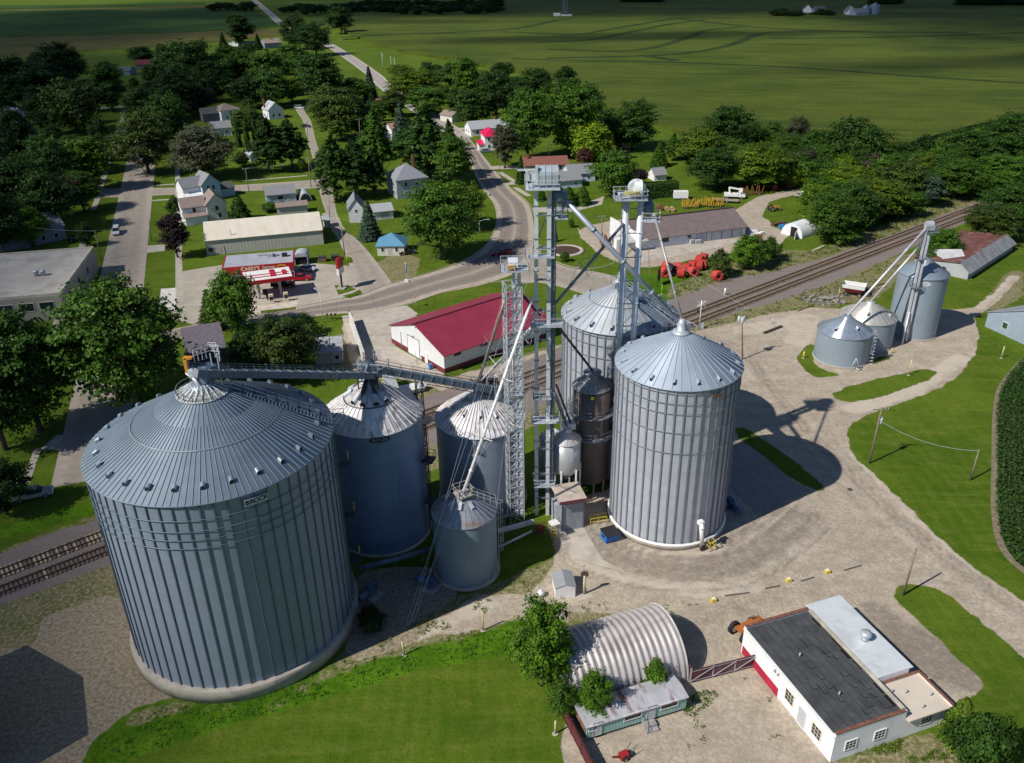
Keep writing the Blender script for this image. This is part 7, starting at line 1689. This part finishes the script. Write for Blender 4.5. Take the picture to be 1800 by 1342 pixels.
def trunk_mesh(name, H_, W_, zb, r, limbs=6, mat=BARK, seed=1):
    rnd = random.Random(seed); mb = MB(); pts = [(0,0,0),(rnd.uniform(-.2,.2),rnd.uniform(-.2,.2),zb*.8+.3),(rnd.uniform(-.3,.3),rnd.uniform(-.3,.3),H_*.75)]
    mb.tube(pts[0],pts[1],r*1.15,8,r*.8); mb.tube(pts[1],pts[2],r*.8,8,r*.2)
    for k in range(limbs):
        a = 2*PI*k/limbs+rnd.random(); z = zb*.7+(H_*.45-zb*.7)*rnd.random(); l = W_*.36
        p = Vector((pts[1][0]*.9,pts[1][1]*.9,max(.6,z))); q = p+Vector((math.cos(a)*l,math.sin(a)*l,H_*.25*rnd.uniform(.6,1.2)))
        mb.tube(p,q,r*.4,6,r*.1)
    o = mb.build(name, mat); me = o.data; bpy.data.objects.remove(o); return me
PROTO = {}
def proto(kind, n, W_, H_, fn, tr=(.3,6), zb=1.5, bark=BARK):
    L_ = []
    for i in range(n):
        P, Q, T, leaf, asp = fn(W_, H_)
        me = quads_mesh('crown', P, Q, leaf, T, asp); me.materials.append(LEAF['mid'])
        L_.append((me, trunk_mesh('trunk', H_, W_, zb, tr[0], tr[1], bark, i) if tr[0] else None))
    PROTO[kind] = (W_, H_, L_)
def f_round(K, per, leaf, zb, **k): return lambda W_, H_: (*clumps(W_,H_,zb,K,per,leaf,**k), leaf, 1.5)
proto('maple', 5, 11, 13, f_round(150,85,.36,.6), zb=2.0)
proto('oval', 3, 9, 15, f_round(150,80,.34,.6), zb=2.0)
proto('big', 4, 18, 19, f_round(330,110,.40,.8,rc=(.045,.11)), (.5,8), zb=3.5)
proto('dome', 1, 22, 15, f_round(300,110,.46,.5,rc=(.05,.09),shape='dome'), (.6,8), zb=2.0)
proto('bush', 3, 6, 4.5, f_round(60,80,.26,.05,rc=(.09,.19)), (.12,5), zb=.4)
proto('shrub', 2, 9, 9, f_round(200,110,.24,.05,rc=(.05,.13)), (.15,6), zb=.5)
proto('bare', 2, 12, 12, f_round(70,50,.30,1.5,rc=(.08,.16)), (.32,14), zb=2.0, bark=BARKG)
def f_cone(N_, leaf, tiers, p=.9, droop=.35, ragged=.25):
    def fn(W_, H_):
        z = H_*(1-np.sqrt(NPR.uniform(0.0015,1,N_)))*.97+.4; a = NPR.uniform(0,2*PI,N_)
        fz = z/H_; saw = (fz*tiers+.15*np.sin(3*a)) % 1
        R0 = W_/2*np.power(np.clip(1-fz,0,1),p)*(1-.30*saw)*(1-ragged*NPR.uniform(0,1,N_)**2*1.0)*(1+.12*np.sin(5*a+z))
        r = R0*NPR.uniform(.45,1,N_)**.5
        P = np.stack([r*np.cos(a), r*np.sin(a), z-droop*r*.3],1); Q = unit(np.stack([np.cos(a)*.6,np.sin(a)*.6,np.full(N_,.75)],1)+NPR.normal(size=(N_,3))*.35)
        cl = np.sin(a*7+np.floor(fz*tiers)*2.1)*.25
        return P, Q, np.clip(.42+cl+NPR.normal(size=N_)*.18,0,1), leaf, 2.0
    return fn
proto('spruce', 3, 7, 15, f_cone(5200,.36,11), (.25,0), zb=1)
proto('pine', 3, 9, 17, lambda W_, H_: (*(lambda P,Q,T: (np.c_[P[:,:2]*np.clip(1.25-P[:,2:3]/H_*.95,.12,1.1),P[:,2]],Q,T))(*clumps(W_,H_,.8,170,80,.34,rc=(.07,.14))), .36, 1.7), (.3,6), zb=1.2)
proto('arbor', 2, 2.4, 8, f_cone(1800,.26,3,.35,.1,.3), (.1,0), zb=.3)
proto('cedar', 2, 6, 6.5, f_cone(3600,.26,4,.55,.1,.3), (.15,0), zb=.3)
def f_willow(W_, H_):
    P, Q, T = clumps(W_,H_,1.0,120,80,.3,rc=(.07,.15))
    n = len(P); k = NPR.random(n) < .5; P[k,2] -= NPR.uniform(0,2.4,k.sum()); P[:,2] = np.maximum(P[:,2],.3)
    return P, Q, T, .34, 2.2
proto('willow', 2, 11, 12, f_willow, (.35,7), zb=2)
def tree(px, by, ty, wpx, kind, leaf, label, group=None, rnd=random.Random(21), cat=None):
    b = G(px, by); h = max(1.2, HT(b, ty)); dist = (b-Vector((0,0,CAMH))).dot(FWD); w = wpx*dist/F
    W_, H_, L_ = PROTO[kind]; me, tm = rnd.choice(L_)
    nm = {'bush':'bush','shrub':'bush','spruce':'spruce_tree','pine':'conifer_tree','arbor':'arborvitae','cedar':'cedar_tree','willow':'willow_tree','bare':'thinning_tree'}.get(kind,'leafy_tree')
    t = thing(nm, label, cat or ('bush' if nm == 'bush' else 'tree'), b, rnd.uniform(0,2*PI), group); t.scale = (w/W_*1.14, w/W_*1.14, h/H_)
    c = bpy.data.objects.new('crown', me); COL.objects.link(c); c.parent = t
    c.material_slots[0].link = 'OBJECT'; c.material_slots[0].material = LEAF[leaf]
    if tm is not None:
        k = bpy.data.objects.new('trunk', tm); COL.objects.link(k); k.parent = t
    return t
ORD = 'first second third fourth fifth sixth seventh eighth ninth tenth eleventh twelfth thirteenth fourteenth fifteenth sixteenth seventeenth eighteenth nineteenth twentieth'.split()
TENS = 'twenty thirty forty fifty sixty seventy eighty ninety'.split()
def ordw(k):
    n = k+1
    if n <= 20: return ORD[k]
    a, b = divmod(n, 10)
    if n > 99: return 'hundred-' + ordw(n-101) if n > 100 else 'hundredth'
    return TENS[a-2] + '-' + ORD[b-1] if b else TENS[a-2][:-1] + 'ieth'
KN = dict(maple='rounded tree', oval='tall oval tree', big='broad tree', dome='wide domed tree', bush='low bush', shrub='leafy bush', bare='thin-crowned tree', spruce='spruce', pine='dark conifer', arbor='columnar arborvitae', cedar='dense rounded cedar', willow='drooping willow')
LN = dict(mid='green', dark='dark green', deep='very dark green', olive='olive green', bright='bright green', lime='lime green', yell='yellow-green', grey='grey-green', blue='blue-green', purple='dark purple', wine='wine-red', brown='brownish')
def fill(poly, n, w, hgt, kinds, leaves, seed, avoid=(), gap=.55):
    """more trees of a closed wood: foot points scattered over an area of the survey"""
    rn = random.Random(seed); xs = [p[0] for p in poly]; ys = [p[1] for p in poly]; out = []; tries = 0
    while len(out) < n and tries < 6000:
        tries += 1; x, y = rn.uniform(min(xs),max(xs)), rn.uniform(min(ys),max(ys)); ins = False
        for i in range(len(poly)):
            (x0,y0),(x1,y1) = poly[i], poly[(i+1)%len(poly)]
            if (y0 > y) != (y1 > y) and x < (x1-x0)*(y-y0)/(y1-y0)+x0: ins = not ins
        if not ins or any(a[0] < x < a[2] and a[1] < y < a[3] for a in avoid): continue
        b = G(x,y)
        if any((b-q).length < gap*w for q in (o[1] for o in out)): continue
        dist = (b-Vector((0,0,CAMH))).dot(FWD); ww = rn.uniform(.75,1.2)*w; hh = rn.uniform(.75,1.2)*hgt
        out.append(((x, y, row((b.x,b.y,hh)), ww*F/dist, rn.choice(kinds), rn.choice(leaves), None), b))
    return [o[0] for o in out]
def grove(text, zone, group, extra=()):
    rows = list(extra)
    for ln in text.strip().splitlines():
        q = ln.split('|'); f = q[0].split()
        rows.append((float(f[0]), float(f[1]), float(f[2]), float(f[3]), f[4], f[5], q[1].strip() if len(q) > 1 else None))
    rows.sort()
    un = [r for r in rows if not r[6]]
    for r in rows:
        lab = r[6] or ('%s %s, %s from left in %s' % (LN[r[5]], KN[r[4]], ordw(un.index(r)), zone))
        tree(r[0], r[1], r[2], r[3], r[4], r[5], lab, None if r[6] else group)
# x, foot row, top row, width, kind, leaf colour (photo survey)
grove('''
4 196 82 52 maple deep
119 160 70 84 big deep
52 190 95 80 maple deep
20 205 130 60 maple deep
95 178 110 60 maple deep
198 197 103 62 oval dark | tall dark tree with a bare trunk beside the shaded street crossing
137 234 132 86 willow olive | spreading olive tree with a bare trunk left of the shaded street crossing
75 205 150 50 maple deep
239 168 134 20 oval dark | small dark tree on the verge at the far end of the left street
254 113 82 50 maple deep | dark tree behind the long maroon roof
262 306 194 98 big olive | broad olive-green tree overhanging the long left street
300 268 160 78 big dark
315 210 120 82 big deep
345 165 64 72 maple dark
305 152 74 56 oval dark
380 180 105 60 maple dark
412 158 76 80 maple mid
440 190 132 80 big deep
475 162 84 70 maple mid
520 142 76 58 maple mid
480 190 118 66 maple dark
545 150 92 50 oval dark
568 185 92 70 oval dark
513 180 135 42 maple lime | lime-green tree in front of the dark town wood
425 82 20 48 oval deep | tall dark tree beside the low brown-roofed far house
393 82 56 18 spruce deep
455 88 58 20 spruce deep
518 88 26 54 big deep
556 98 38 62 big deep
600 60 10 40 maple deep
165 336 234 76 oval bright | bright green tree at the left edge of the street crossing
102 348 238 80 big dark
40 300 190 70 maple deep
35 400 268 112 big deep
90 410 300 80 maple dark
10 440 335 95 big deep
125 380 305 64 bare brown | brownish half-bare tree beside the shaded slate-roofed house
150 372 300 60 oval mid
60 432 362 64 maple bright | small bright tree above the flat-roofed building
155 434 388 30 maple dark
185 285 215 30 bush dark
442 203 174 30 maple olive
432 228 190 54 maple olive | rounded olive tree beside the brown-hip-roofed house
350 200 150 60 maple deep
285 200 140 60 maple deep
255 225 150 46 maple dark
''', 'upper left town wood', 'trees of the town wood at upper left',
fill([(0,130),(110,120),(200,140),(215,180),(205,215),(190,300),(160,330),(120,350),(60,370),(0,400)], 26, 12, 12.5, ('maple','oval','big'), ('dark','deep','mid','dark'), 3, ((15,180,65,250),(90,200,115,222),(100,225,200,260)), .6) +
fill([(270,120),(300,100),(360,105),(450,100),(545,110),(600,140),(610,185),(560,180),(470,172),(400,178),(330,185),(300,250),(255,320),(250,220)], 34, 12, 13, ('maple','oval','big'), ('dark','deep','mid','mid','dark'), 4, ((384,180,430,216),(465,178,560,230),(505,180,560,330)), .6))
grove('''
360 314 220 104 big grey | large grey-green half-bare tree behind the pale blue house
421 259 211 13 arbor dark | narrow arborvitae, left of the row of four
436 260 211 13 arbor dark | narrow arborvitae, second of the row of four
451 258 208 13 arbor dark | narrow arborvitae, third of the row of four
464 256 210 12 arbor dark | narrow arborvitae, right end of the row of four
476 303 203 72 pine deep | dark pine, left one of the pair by the little white shed
514 300 206 74 pine deep | dark pine, right one of the pair by the little white shed
427 293 267 28 maple olive | small autumn-tinted fruit tree on the lawn beside the little white shed
423 386 344 42 cedar dark | dense rounded cedar beside the cream two-storey house
313 453 376 46 oval purple | dark purple-leaved tree beside the cream storage building
311 386 349 26 bush dark | small dark bush above the purple-leaved tree
478 372 357 30 bush mid | left bush in the hedge before the small pale blue house
500 371 356 30 bush dark | right bush in the hedge before the small pale blue house
532 302 280 14 bush lime | small lime shrub at the corner of the two side streets
572 306 262 24 bush yell | yellow-green bush at the foot of the conifers by the side street
600 247 148 98 big olive
622 182 136 54 maple mid
652 176 114 30 spruce blue | blue-green spruce beside the far highway
690 206 158 46 maple olive
727 178 120 92 big yell | wide yellow-green tree beside the far highway
752 204 150 74 maple mid
705 140 112 40 maple yell
664 322 192 74 pine mid | tall conifer with a yellow-green top beside the dark pole
706 255 178 42 spruce blue | blue-green spruce among the town conifers
590 352 238 84 pine dark
628 348 240 76 pine deep
660 345 260 48 pine deep
752 318 186 104 pine dark
722 300 215 66 pine dark
800 332 238 60 oval mid | rounded green tree right beside the highway above the big maple
640 240 180 50 maple dark
776 456 314 128 big mid | big spreading maple on the inside of the highway bend
818 402 322 66 maple yell | yellow-green tree at the right of the big maple
651 421 350 46 spruce blue | blue spruce between the white gabled house and the blue-roofed building
820 192 98 52 oval bright
833 222 152 72 maple dark
872 218 120 80 big deep
942 180 120 58 maple dark
928 282 152 92 big mid
1000 274 136 108 big mid
790 160 108 40 maple dark
905 200 135 50 maple dark
1053 254 187 68 maple deep | dark domed tree behind the lime-green willow
1036 284 212 68 willow lime | lime-green willow beside the wine-red tree
1028 298 258 24 oval wine | small wine-red tree at the foot of the lime-green willow
1075 348 263 72 maple mid | rounded green tree beside the white house with shaded front
887 296 216 44 oval grey | grey-green tree in front of the crimson-roofed house
916 323 271 24 spruce dark | small dark conifer beside the ranch house drive
1000 362 328 34 cedar mid | clipped rounded bush, left part of the hedge behind the tallest elevator
1024 360 326 34 cedar mid | clipped rounded bush, right part of the hedge behind the tallest elevator
950 352 332 26 cedar mid | clipped bush at the drive left of the tallest elevator
1112 264 177 84 big dark
1088 262 205 50 maple dark
1158 293 248 38 spruce mid | left spruce of the pair on the open lawn
1182 282 234 36 pine mid | right spruce of the pair on the open lawn
1096 279 255 19 bush purple | small dark purple bush on the open lawn
1122 326 299 28 bush purple | round dark purple bush beside the clipped hedge
1062 298 270 20 bush mid
976 425 398 12 spruce blue | small blue spruce in the round flower bed
''', 'highway tree groups', 'trees along the highway',
fill([(690,165),(760,140),(880,130),(1000,150),(1060,200),(1060,245),(990,262),(930,262),(905,215),(820,200),(760,190)], 16, 11, 12, ('maple','oval'), ('dark','mid','deep'), 7, ((825,205,912,270),), .6) +
fill([(560,250),(650,200),(720,200),(790,230),(815,300),(760,320),(690,285),(600,330)], 9, 8, 12, ('pine','oval'), ('dark','deep','mid'), 8, ((690,285,760,355),), .6))
grove('''
1275 268 186 98 big dark | large dark tree standing tallest above the railway wood
1232 293 222 74 maple yell
1205 280 242 36 maple olive
1250 334 260 80 big dark
1330 332 254 114 big yell
1300 300 250 60 maple mid
1400 320 260 58 bare brown | greyish half-bare tree in the railway wood
1395 332 300 28 bush lime
1360 252 214 32 maple dark
1401 252 205 34 maple grey
1337 262 224 34 maple yell
1380 280 235 50 maple mid
1425 290 225 50 maple dark
1495 290 195 132 dome dark | very wide dark dome-shaped tree in the railway wood
1440 300 250 40 maple mid
1495 342 292 98 big yell
1540 384 316 80 maple yell
1452 428 334 80 big mid
1490 404 322 66 maple dark
1430 378 320 50 maple yell
1582 358 282 74 maple olive
1560 330 270 60 maple mid
1622 322 271 44 maple yell
1675 348 280 88 big mid
1750 338 272 98 big mid
1800 325 265 80 maple mid
1690 294 226 94 big dark
1765 280 200 90 big dark
1815 270 190 80 big dark
1622 288 234 48 maple deep
1585 292 254 52 maple dark
1650 330 285 50 maple dark
1630 363 306 48 maple blue
1592 380 334 54 maple mid
1512 403 363 50 bush mid
1540 320 275 50 bush brown
1640 300 270 50 bush olive
1725 350 305 60 maple mid
1560 372 330 46 maple dark
1450 330 280 50 maple dark
1737 421 358 100 big olive | broad olive tree right above the rusty-roofed barn
1778 402 322 100 big dark | dark tree at the right edge above the rusty-roofed barn
1652 458 403 56 maple mid | rounded green tree in front of the rusty-roofed barn
1630 470 440 20 bush mid | small bush at the white lean-to by the rusty barn
1480 428 396 50 bush mid
1520 395 360 40 bush dark
''', 'railway wood', 'trees of the wood along the railway',
fill([(1205,285),(1260,275),(1400,270),(1560,290),(1700,290),(1830,270),(1830,315),(1700,345),(1560,385),(1470,415),(1425,400),(1430,345),(1390,325),(1300,335),(1230,318)], 58, 10, 8.5, ('maple','big','bush','maple'), ('mid','dark','yell','olive','mid','dark'), 6, (), .5))
grove('''
1315 471 413 64 shrub bright | bright green bush by the ballast, largest of three
1353 459 419 32 bush mid | green bush by the ballast, right of the largest
1265 487 445 38 bush olive | olive bush beside the red pipe coils
1004 400 386 10 bush mid | tiny shrub on the lawn island, farther one
992 460 444 16 bush mid | round shrub before the flower bed on the lawn island
245 724 486 206 big mid | huge green tree immediately behind the largest bin
72 760 536 160 big dark | huge dark tree at the left edge beside the street
10 790 560 130 big deep | very dark tree cut by the left picture edge beside the street
190 690 520 90 big dark | dark tree between the two huge trees at the left
418 582 470 74 willow mid | bright drooping tree in front of the fuel canopy
374 578 506 52 spruce olive | olive feathery conifer left of the bright drooping tree
505 664 562 112 shrub olive | wide olive thicket above the long conveyor
440 668 580 56 maple dark | dark tree left of the olive thicket above the long conveyor
545 622 572 50 bush olive | olive bush at the right end of the thicket above the long conveyor
478 598 560 40 bush deep | dark hedge bush by the road, left of three
510 594 557 40 bush deep | dark hedge bush by the road, middle of three
538 590 556 38 bush deep | dark hedge bush by the road, right of three
14 905 812 84 maple deep | dark tree at the left edge above the silver pickup truck
953 1204 1068 114 shrub bright | large bright green bush at the left end of the arched hut
1043 1258 1182 60 shrub bright | bright green bush between the arched hut and the trailer roof
985 1258 1200 50 shrub mid | green bush by the dark red fence
1150 1212 1166 40 bush bright | small bright bush against the front of the arched hut
1677 1304 1226 64 cedar yell | rounded yellow-green evergreen at the right corner of the white workshop
1712 1356 1268 84 bush dark | spiky dark green bush at the bottom right corner
655 1106 1074 46 bush deep | dark shrub in the shade right of the largest bin
1745 1330 1268 50 bush mid | loose green weeds behind the bottom right bush
''', 'the foreground', 'bushes')
hg = thing('clipped_hedge', 'long clipped dark green hedge beside the white box trailer', 'hedge', *((lambda f: (f[0],f[1]))(frame((1128,350),(1190,345)))))
L = frame((1128,350),(1190,345))[2]; n = 7000
P = np.c_[NPR.uniform(0,L,n), NPR.normal(size=n)*.9, NPR.uniform(.1,hp(1160,347,320),n)]; P[:,1] = np.clip(P[:,1],-1.3,1.3)
me = quads_mesh('foliage', P, unit(np.c_[NPR.normal(size=n)*.5, P[:,1], np.full(n,.6)]), .36, np.clip(NPR.normal(size=n)*.2+.45,0,1)); me.materials.append(LEAF['dark'])
o = bpy.data.objects.new('foliage', me); COL.objects.link(o); o.parent = hg
MB().box(.1,-.9,0,L-.1,.9,2.2).build('stems', BARK, hg)
# far groves
FR = random.Random(8)
far = [(x, 27+FR.uniform(-6,2), 8+FR.uniform(-5,4)) for x in range(500,880,13)] + [(x, 20+FR.uniform(-3,3), 6+FR.uniform(-4,3)) for x in range(375,446,11)] + [(x, 14+FR.uniform(-2,2), 0+FR.uniform(-3,3)) for x in range(620,880,16)] + \
      [(x, 31+FR.uniform(-3,1), 18+FR.uniform(-4,3)) for x in (1362,1375,1390,1402,1432,1442,1455)] + [(x, 10, -2) for x in range(1535,1590,11)] + [(x, 12, -4+FR.uniform(-2,2)) for x in range(1690,1810,13)] + [(x, 6, -6) for x in range(1100,1160,14)]
far.sort()
for x, b_, t_ in far:
    z = 'the far farmstead grove' if 1350 < x < 1460 else 'far woods at the top right corner' if x > 1500 else 'far woods beyond the highway'
    tree(x, b_, t_, FR.uniform(17,26), 'maple', 'deep', 'one of many small dark trees in ' + z, 'trees of ' + z)
# weeds and tufts on the open ground
def tufts(name, polys, n, s, leaf, hgt=.35, dens=None):
    P = []; rnd = NPR
    for poly, k in polys:
        w = np.array(W(poly)); lo, hi = w.min(0), w.max(0); c = 0
        while c < k:
            q = rnd.uniform(lo,hi); x, y = q; ins = False; m_ = len(w)
            for i in range(m_):
                (x0,y0),(x1,y1) = w[i], w[(i+1)%m_]
                if (y0 > y) != (y1 > y) and x < (x1-x0)*(y-y0)/(y1-y0)+x0: ins = not ins
            if ins and mnoise.noise(Vector((x*.35,y*.35,3))) > (dens or -.2): P.append(q); c += 1
            elif ins: c += .34
    P = np.array(P); m_ = len(P); Pn = np.repeat(P, n, 0) + rnd.normal(size=(m_*n,2))*s*1.2
    z = np.abs(rnd.normal(size=m_*n))*hgt*.6+.05; P3 = np.c_[Pn, z]
    me = quads_mesh(name, P3, unit(np.c_[rnd.normal(size=(m_*n,2))*.7, np.full(m_*n,.8)]), s, np.repeat(rnd.uniform(.1,.9,m_),n)+rnd.normal(size=m_*n)*.1, 1.8)
    me.materials.append(LEAF[leaf]); o = bpy.data.objects.new(name, me); COL.objects.link(o); o['kind'] = 'stuff'
    o['label'] = 'weeds and tall grass tufts on the open ground'
tufts('tall_grass', [([(170,1310),(250,1240),(420,1238),(600,1164),(700,1142),(900,1092),(955,1112),(900,1150),(734,1176),(600,1218),(404,1270),(220,1335)], 500)], 9, .10, 'bright', .13)
tufts('weeds', [([(1010,1098),(1160,1096),(1230,1062),(1120,1045),(950,1048),(905,1088)], 50),([(620,1150),(850,1040),(960,985),(985,970),(975,1000),(900,1060),(700,1140)], 160),([(1215,1215),(1330,1185),(1400,1290),(1200,1330),(1210,1260)], 26),([(1460,1340),(1640,1282),(1700,1330),(1600,1342)], 220),([(1205,1205),(1245,1190),(1260,1230),(1200,1275)], 90)], 9, .11, 'yell', .22, .1)
tufts('trackside_weeds', [([(1173,530),(1254,502),(1401,466),(1560,416),(1690,366),(1680,345),(1540,400),(1440,440),(1300,455),(1200,490)], 1100),([(1245,566),(1440,508),(1560,458),(1590,470),(1434,541),(1310,561)], 240)], 7, .20, 'yell', .35)
# row crop at the right edge
def crop():
    edge = smooth(W([(1800,632),(1778,655),(1757,688),(1750,735),(1749,802),(1749,900),(1762,962),(1800,1004),(1850,1030)]), 8)
    P, T = [], []
    for r in range(34):
        off = .4+r*.76; q = []
        for i, (a, b) in enumerate(zip(edge[:-1], edge[1:])):
            d = Vector((b[0]-a[0], b[1]-a[1])); l = d.length; d.normalize(); nn = Vector((-d.y, d.x)); s_ = 0
            while s_ < l:
                q.append((a[0]+d.x*s_+nn.x*off, a[1]+d.y*s_+nn.y*off)); s_ += .22
        P += q; T += [NPR.uniform(.3,.6)]*len(q)
    P = np.array(P); T = np.array(T); n = 4; P3 = np.repeat(P,n,0); m_ = len(P3)
    P3 = np.c_[P3+NPR.normal(size=(m_,2))*.2, .5+NPR.uniform(0,.42,m_)+.12*np.sin(P3[:,0]*.9)*np.sin(P3[:,1]*.37)]
    me = quads_mesh('crop_rows', P3, unit(np.c_[NPR.normal(size=(m_,2))*.5, np.full(m_,.8)]), .26, np.repeat(T,n)+NPR.normal(size=m_)*.15, 1.5); me.materials.append(LEAF['dark'])
    o = bpy.data.objects.new('crop_rows', me); COL.objects.link(o); o['kind'] = 'stuff'; o['label'] = 'dense dark green row crop curving along the right edge'
    sheet('crop_soil', edge + [(edge[-1][0]+60, edge[-1][1]), (edge[0][0]+60, edge[0][1])], pm('crop_soil', (.022,.030,.010), .95, var=.3), .03, world=True)
    e2 = [(p[0], p[1]) for p in edge]; ribbon_w(e2, 1.0, .034, 'bare_strip', pm('bare_strip', (.20,.165,.11), .95, var=.3, vs=1.5))
crop()
# ------------------------------------------------------------------ unseen clouds added overhead to shade far fields and darken the picture edges
def shade_cloud_mat(op):
    m = bpy.data.materials.new('cloud'); m.use_nodes = True; nt = m.node_tree; nt.nodes.clear()
    out = nt.nodes.new('ShaderNodeOutputMaterial'); v = ocoord(nt)
    sp = nt.nodes.new('ShaderNodeVectorMath'); sp.operation = 'LENGTH'; LK(nt, v, sp.inputs[0])
    n = noise(nt, v, 2.2, 6, .6)
    r = mathn(nt, 'MULTIPLY_ADD', n, -1.1, mathn(nt, 'ADD', sp.outputs['Value'], .55))
    f = mathn(nt, 'MULTIPLY', mathn(nt, 'SUBTRACT', 1.0, ramp(nt, r, .58, 1.08)), op)
    d = nt.nodes.new('ShaderNodeBsdfDiffuse'); d.inputs[0].default_value = (.85,.86,.88,1); tr = nt.nodes.new('ShaderNodeBsdfTransparent')
    mx = nt.nodes.new('ShaderNodeMixShader'); LK(nt, f, mx.inputs[0]); LK(nt, tr.outputs[0], mx.inputs[1]); LK(nt, d.outputs[0], mx.inputs[2]); LK(nt, mx.outputs[0], out.inputs[0])
    return m
def shade_cloud(x, y, ax, ay, op, rz=0.0, alt=1500.0):
    k = alt/math.tan(SUN_EL_)
    bm = bpy.data.meshes.new('cloud'); mb = MB(); n1, n2 = 40, 12; vs = []
    for j in range(n2+1):
        ph = PI*j/n2
        for i in range(n1):
            th = 2*PI*i/n1; q = Vector((math.sin(ph)*math.cos(th), math.sin(ph)*math.sin(th), math.cos(ph)*.5)); q *= 1+.18*mnoise.noise(q*2.5+Vector((x*.01,y*.01,0))); vs.append(q)
    mb.sm = True; mb.add(vs, [(j*n1+i, (j+1)*n1+i, (j+1)*n1+(i+1)%n1, j*n1+(i+1)%n1) for j in range(n2) for i in range(n1)])
    o = mb.build('cloud', shade_cloud_mat(op)); o.location = (x-math.cos(SUN_AZ_)*k, y-math.sin(SUN_AZ_)*k, alt); o.scale = (ax*1.25, ay*1.25, min(ax,ay)*.3); o.rotation_euler.z = rz
    o['kind'] = 'structure'
for c in ((720,830,330,430,.72,.3),(300,1500,900,430,.75,0),(-640,950,320,480,.66,0),(-300,450,150,270,.58,0),(-160,190,60,130,.56,.35),(-76,58,38,44,.62,0),(110,830,200,40,.45,.1),(330,600,170,36,.35,.2),(92,42,36,30,.45,0)):
    shade_cloud(*c)
# ------------------------------------------------------------------ light
SUN_EL, SUN_AZ = R_(44.0), R_(32.0)
w = bpy.data.worlds.new('World'); S.world = w; w.use_nodes = True
nt = w.node_tree; sky = nt.nodes.new('ShaderNodeTexSky'); sky.sky_type = 'NISHITA'; sky.sun_disc = False
sky.sun_elevation = SUN_EL; sky.sun_rotation = R_(238); sky.air_density = 1.0; sky.dust_density = .2; sky.ozone_density = 3.0
tn = nt.nodes.new('ShaderNodeMix'); tn.data_type = 'RGBA'; tn.blend_type = 'MULTIPLY'; tn.inputs[0].default_value = 1.0; tn.inputs[7].default_value = (.86,.96,1.18,1)
nt.links.new(sky.outputs[0], tn.inputs[6]); nt.links.new(tn.outputs[2], nt.nodes['Background'].inputs[0]); nt.nodes['Background'].inputs[1].default_value = .060
sl = bpy.data.lights.new('sun', 'SUN'); sl.energy = 4.6; sl.angle = R_(.53); sl.color = (1.0, .955, .88)
so = bpy.data.objects.new('sun', sl); COL.objects.link(so)
so.rotation_euler = Vector((math.cos(SUN_AZ)*math.cos(SUN_EL), math.sin(SUN_AZ)*math.cos(SUN_EL), -math.sin(SUN_EL))).to_track_quat('-Z', 'Y').to_euler()
so.location = (-100, -60, 150)
vs_ = S.view_settings; S.display_settings.display_device = 'sRGB'; vs_.view_transform = 'Standard'; vs_.look = 'None'; vs_.exposure = 0.08; vs_.gamma = 1.0
S.render.engine = 'CYCLES'; S.cycles.use_denoising = True; S.cycles.max_bounces = 6; S.cycles.transparent_max_bounces = 8
S.cycles.diffuse_bounces = 3; S.cycles.glossy_bounces = 3
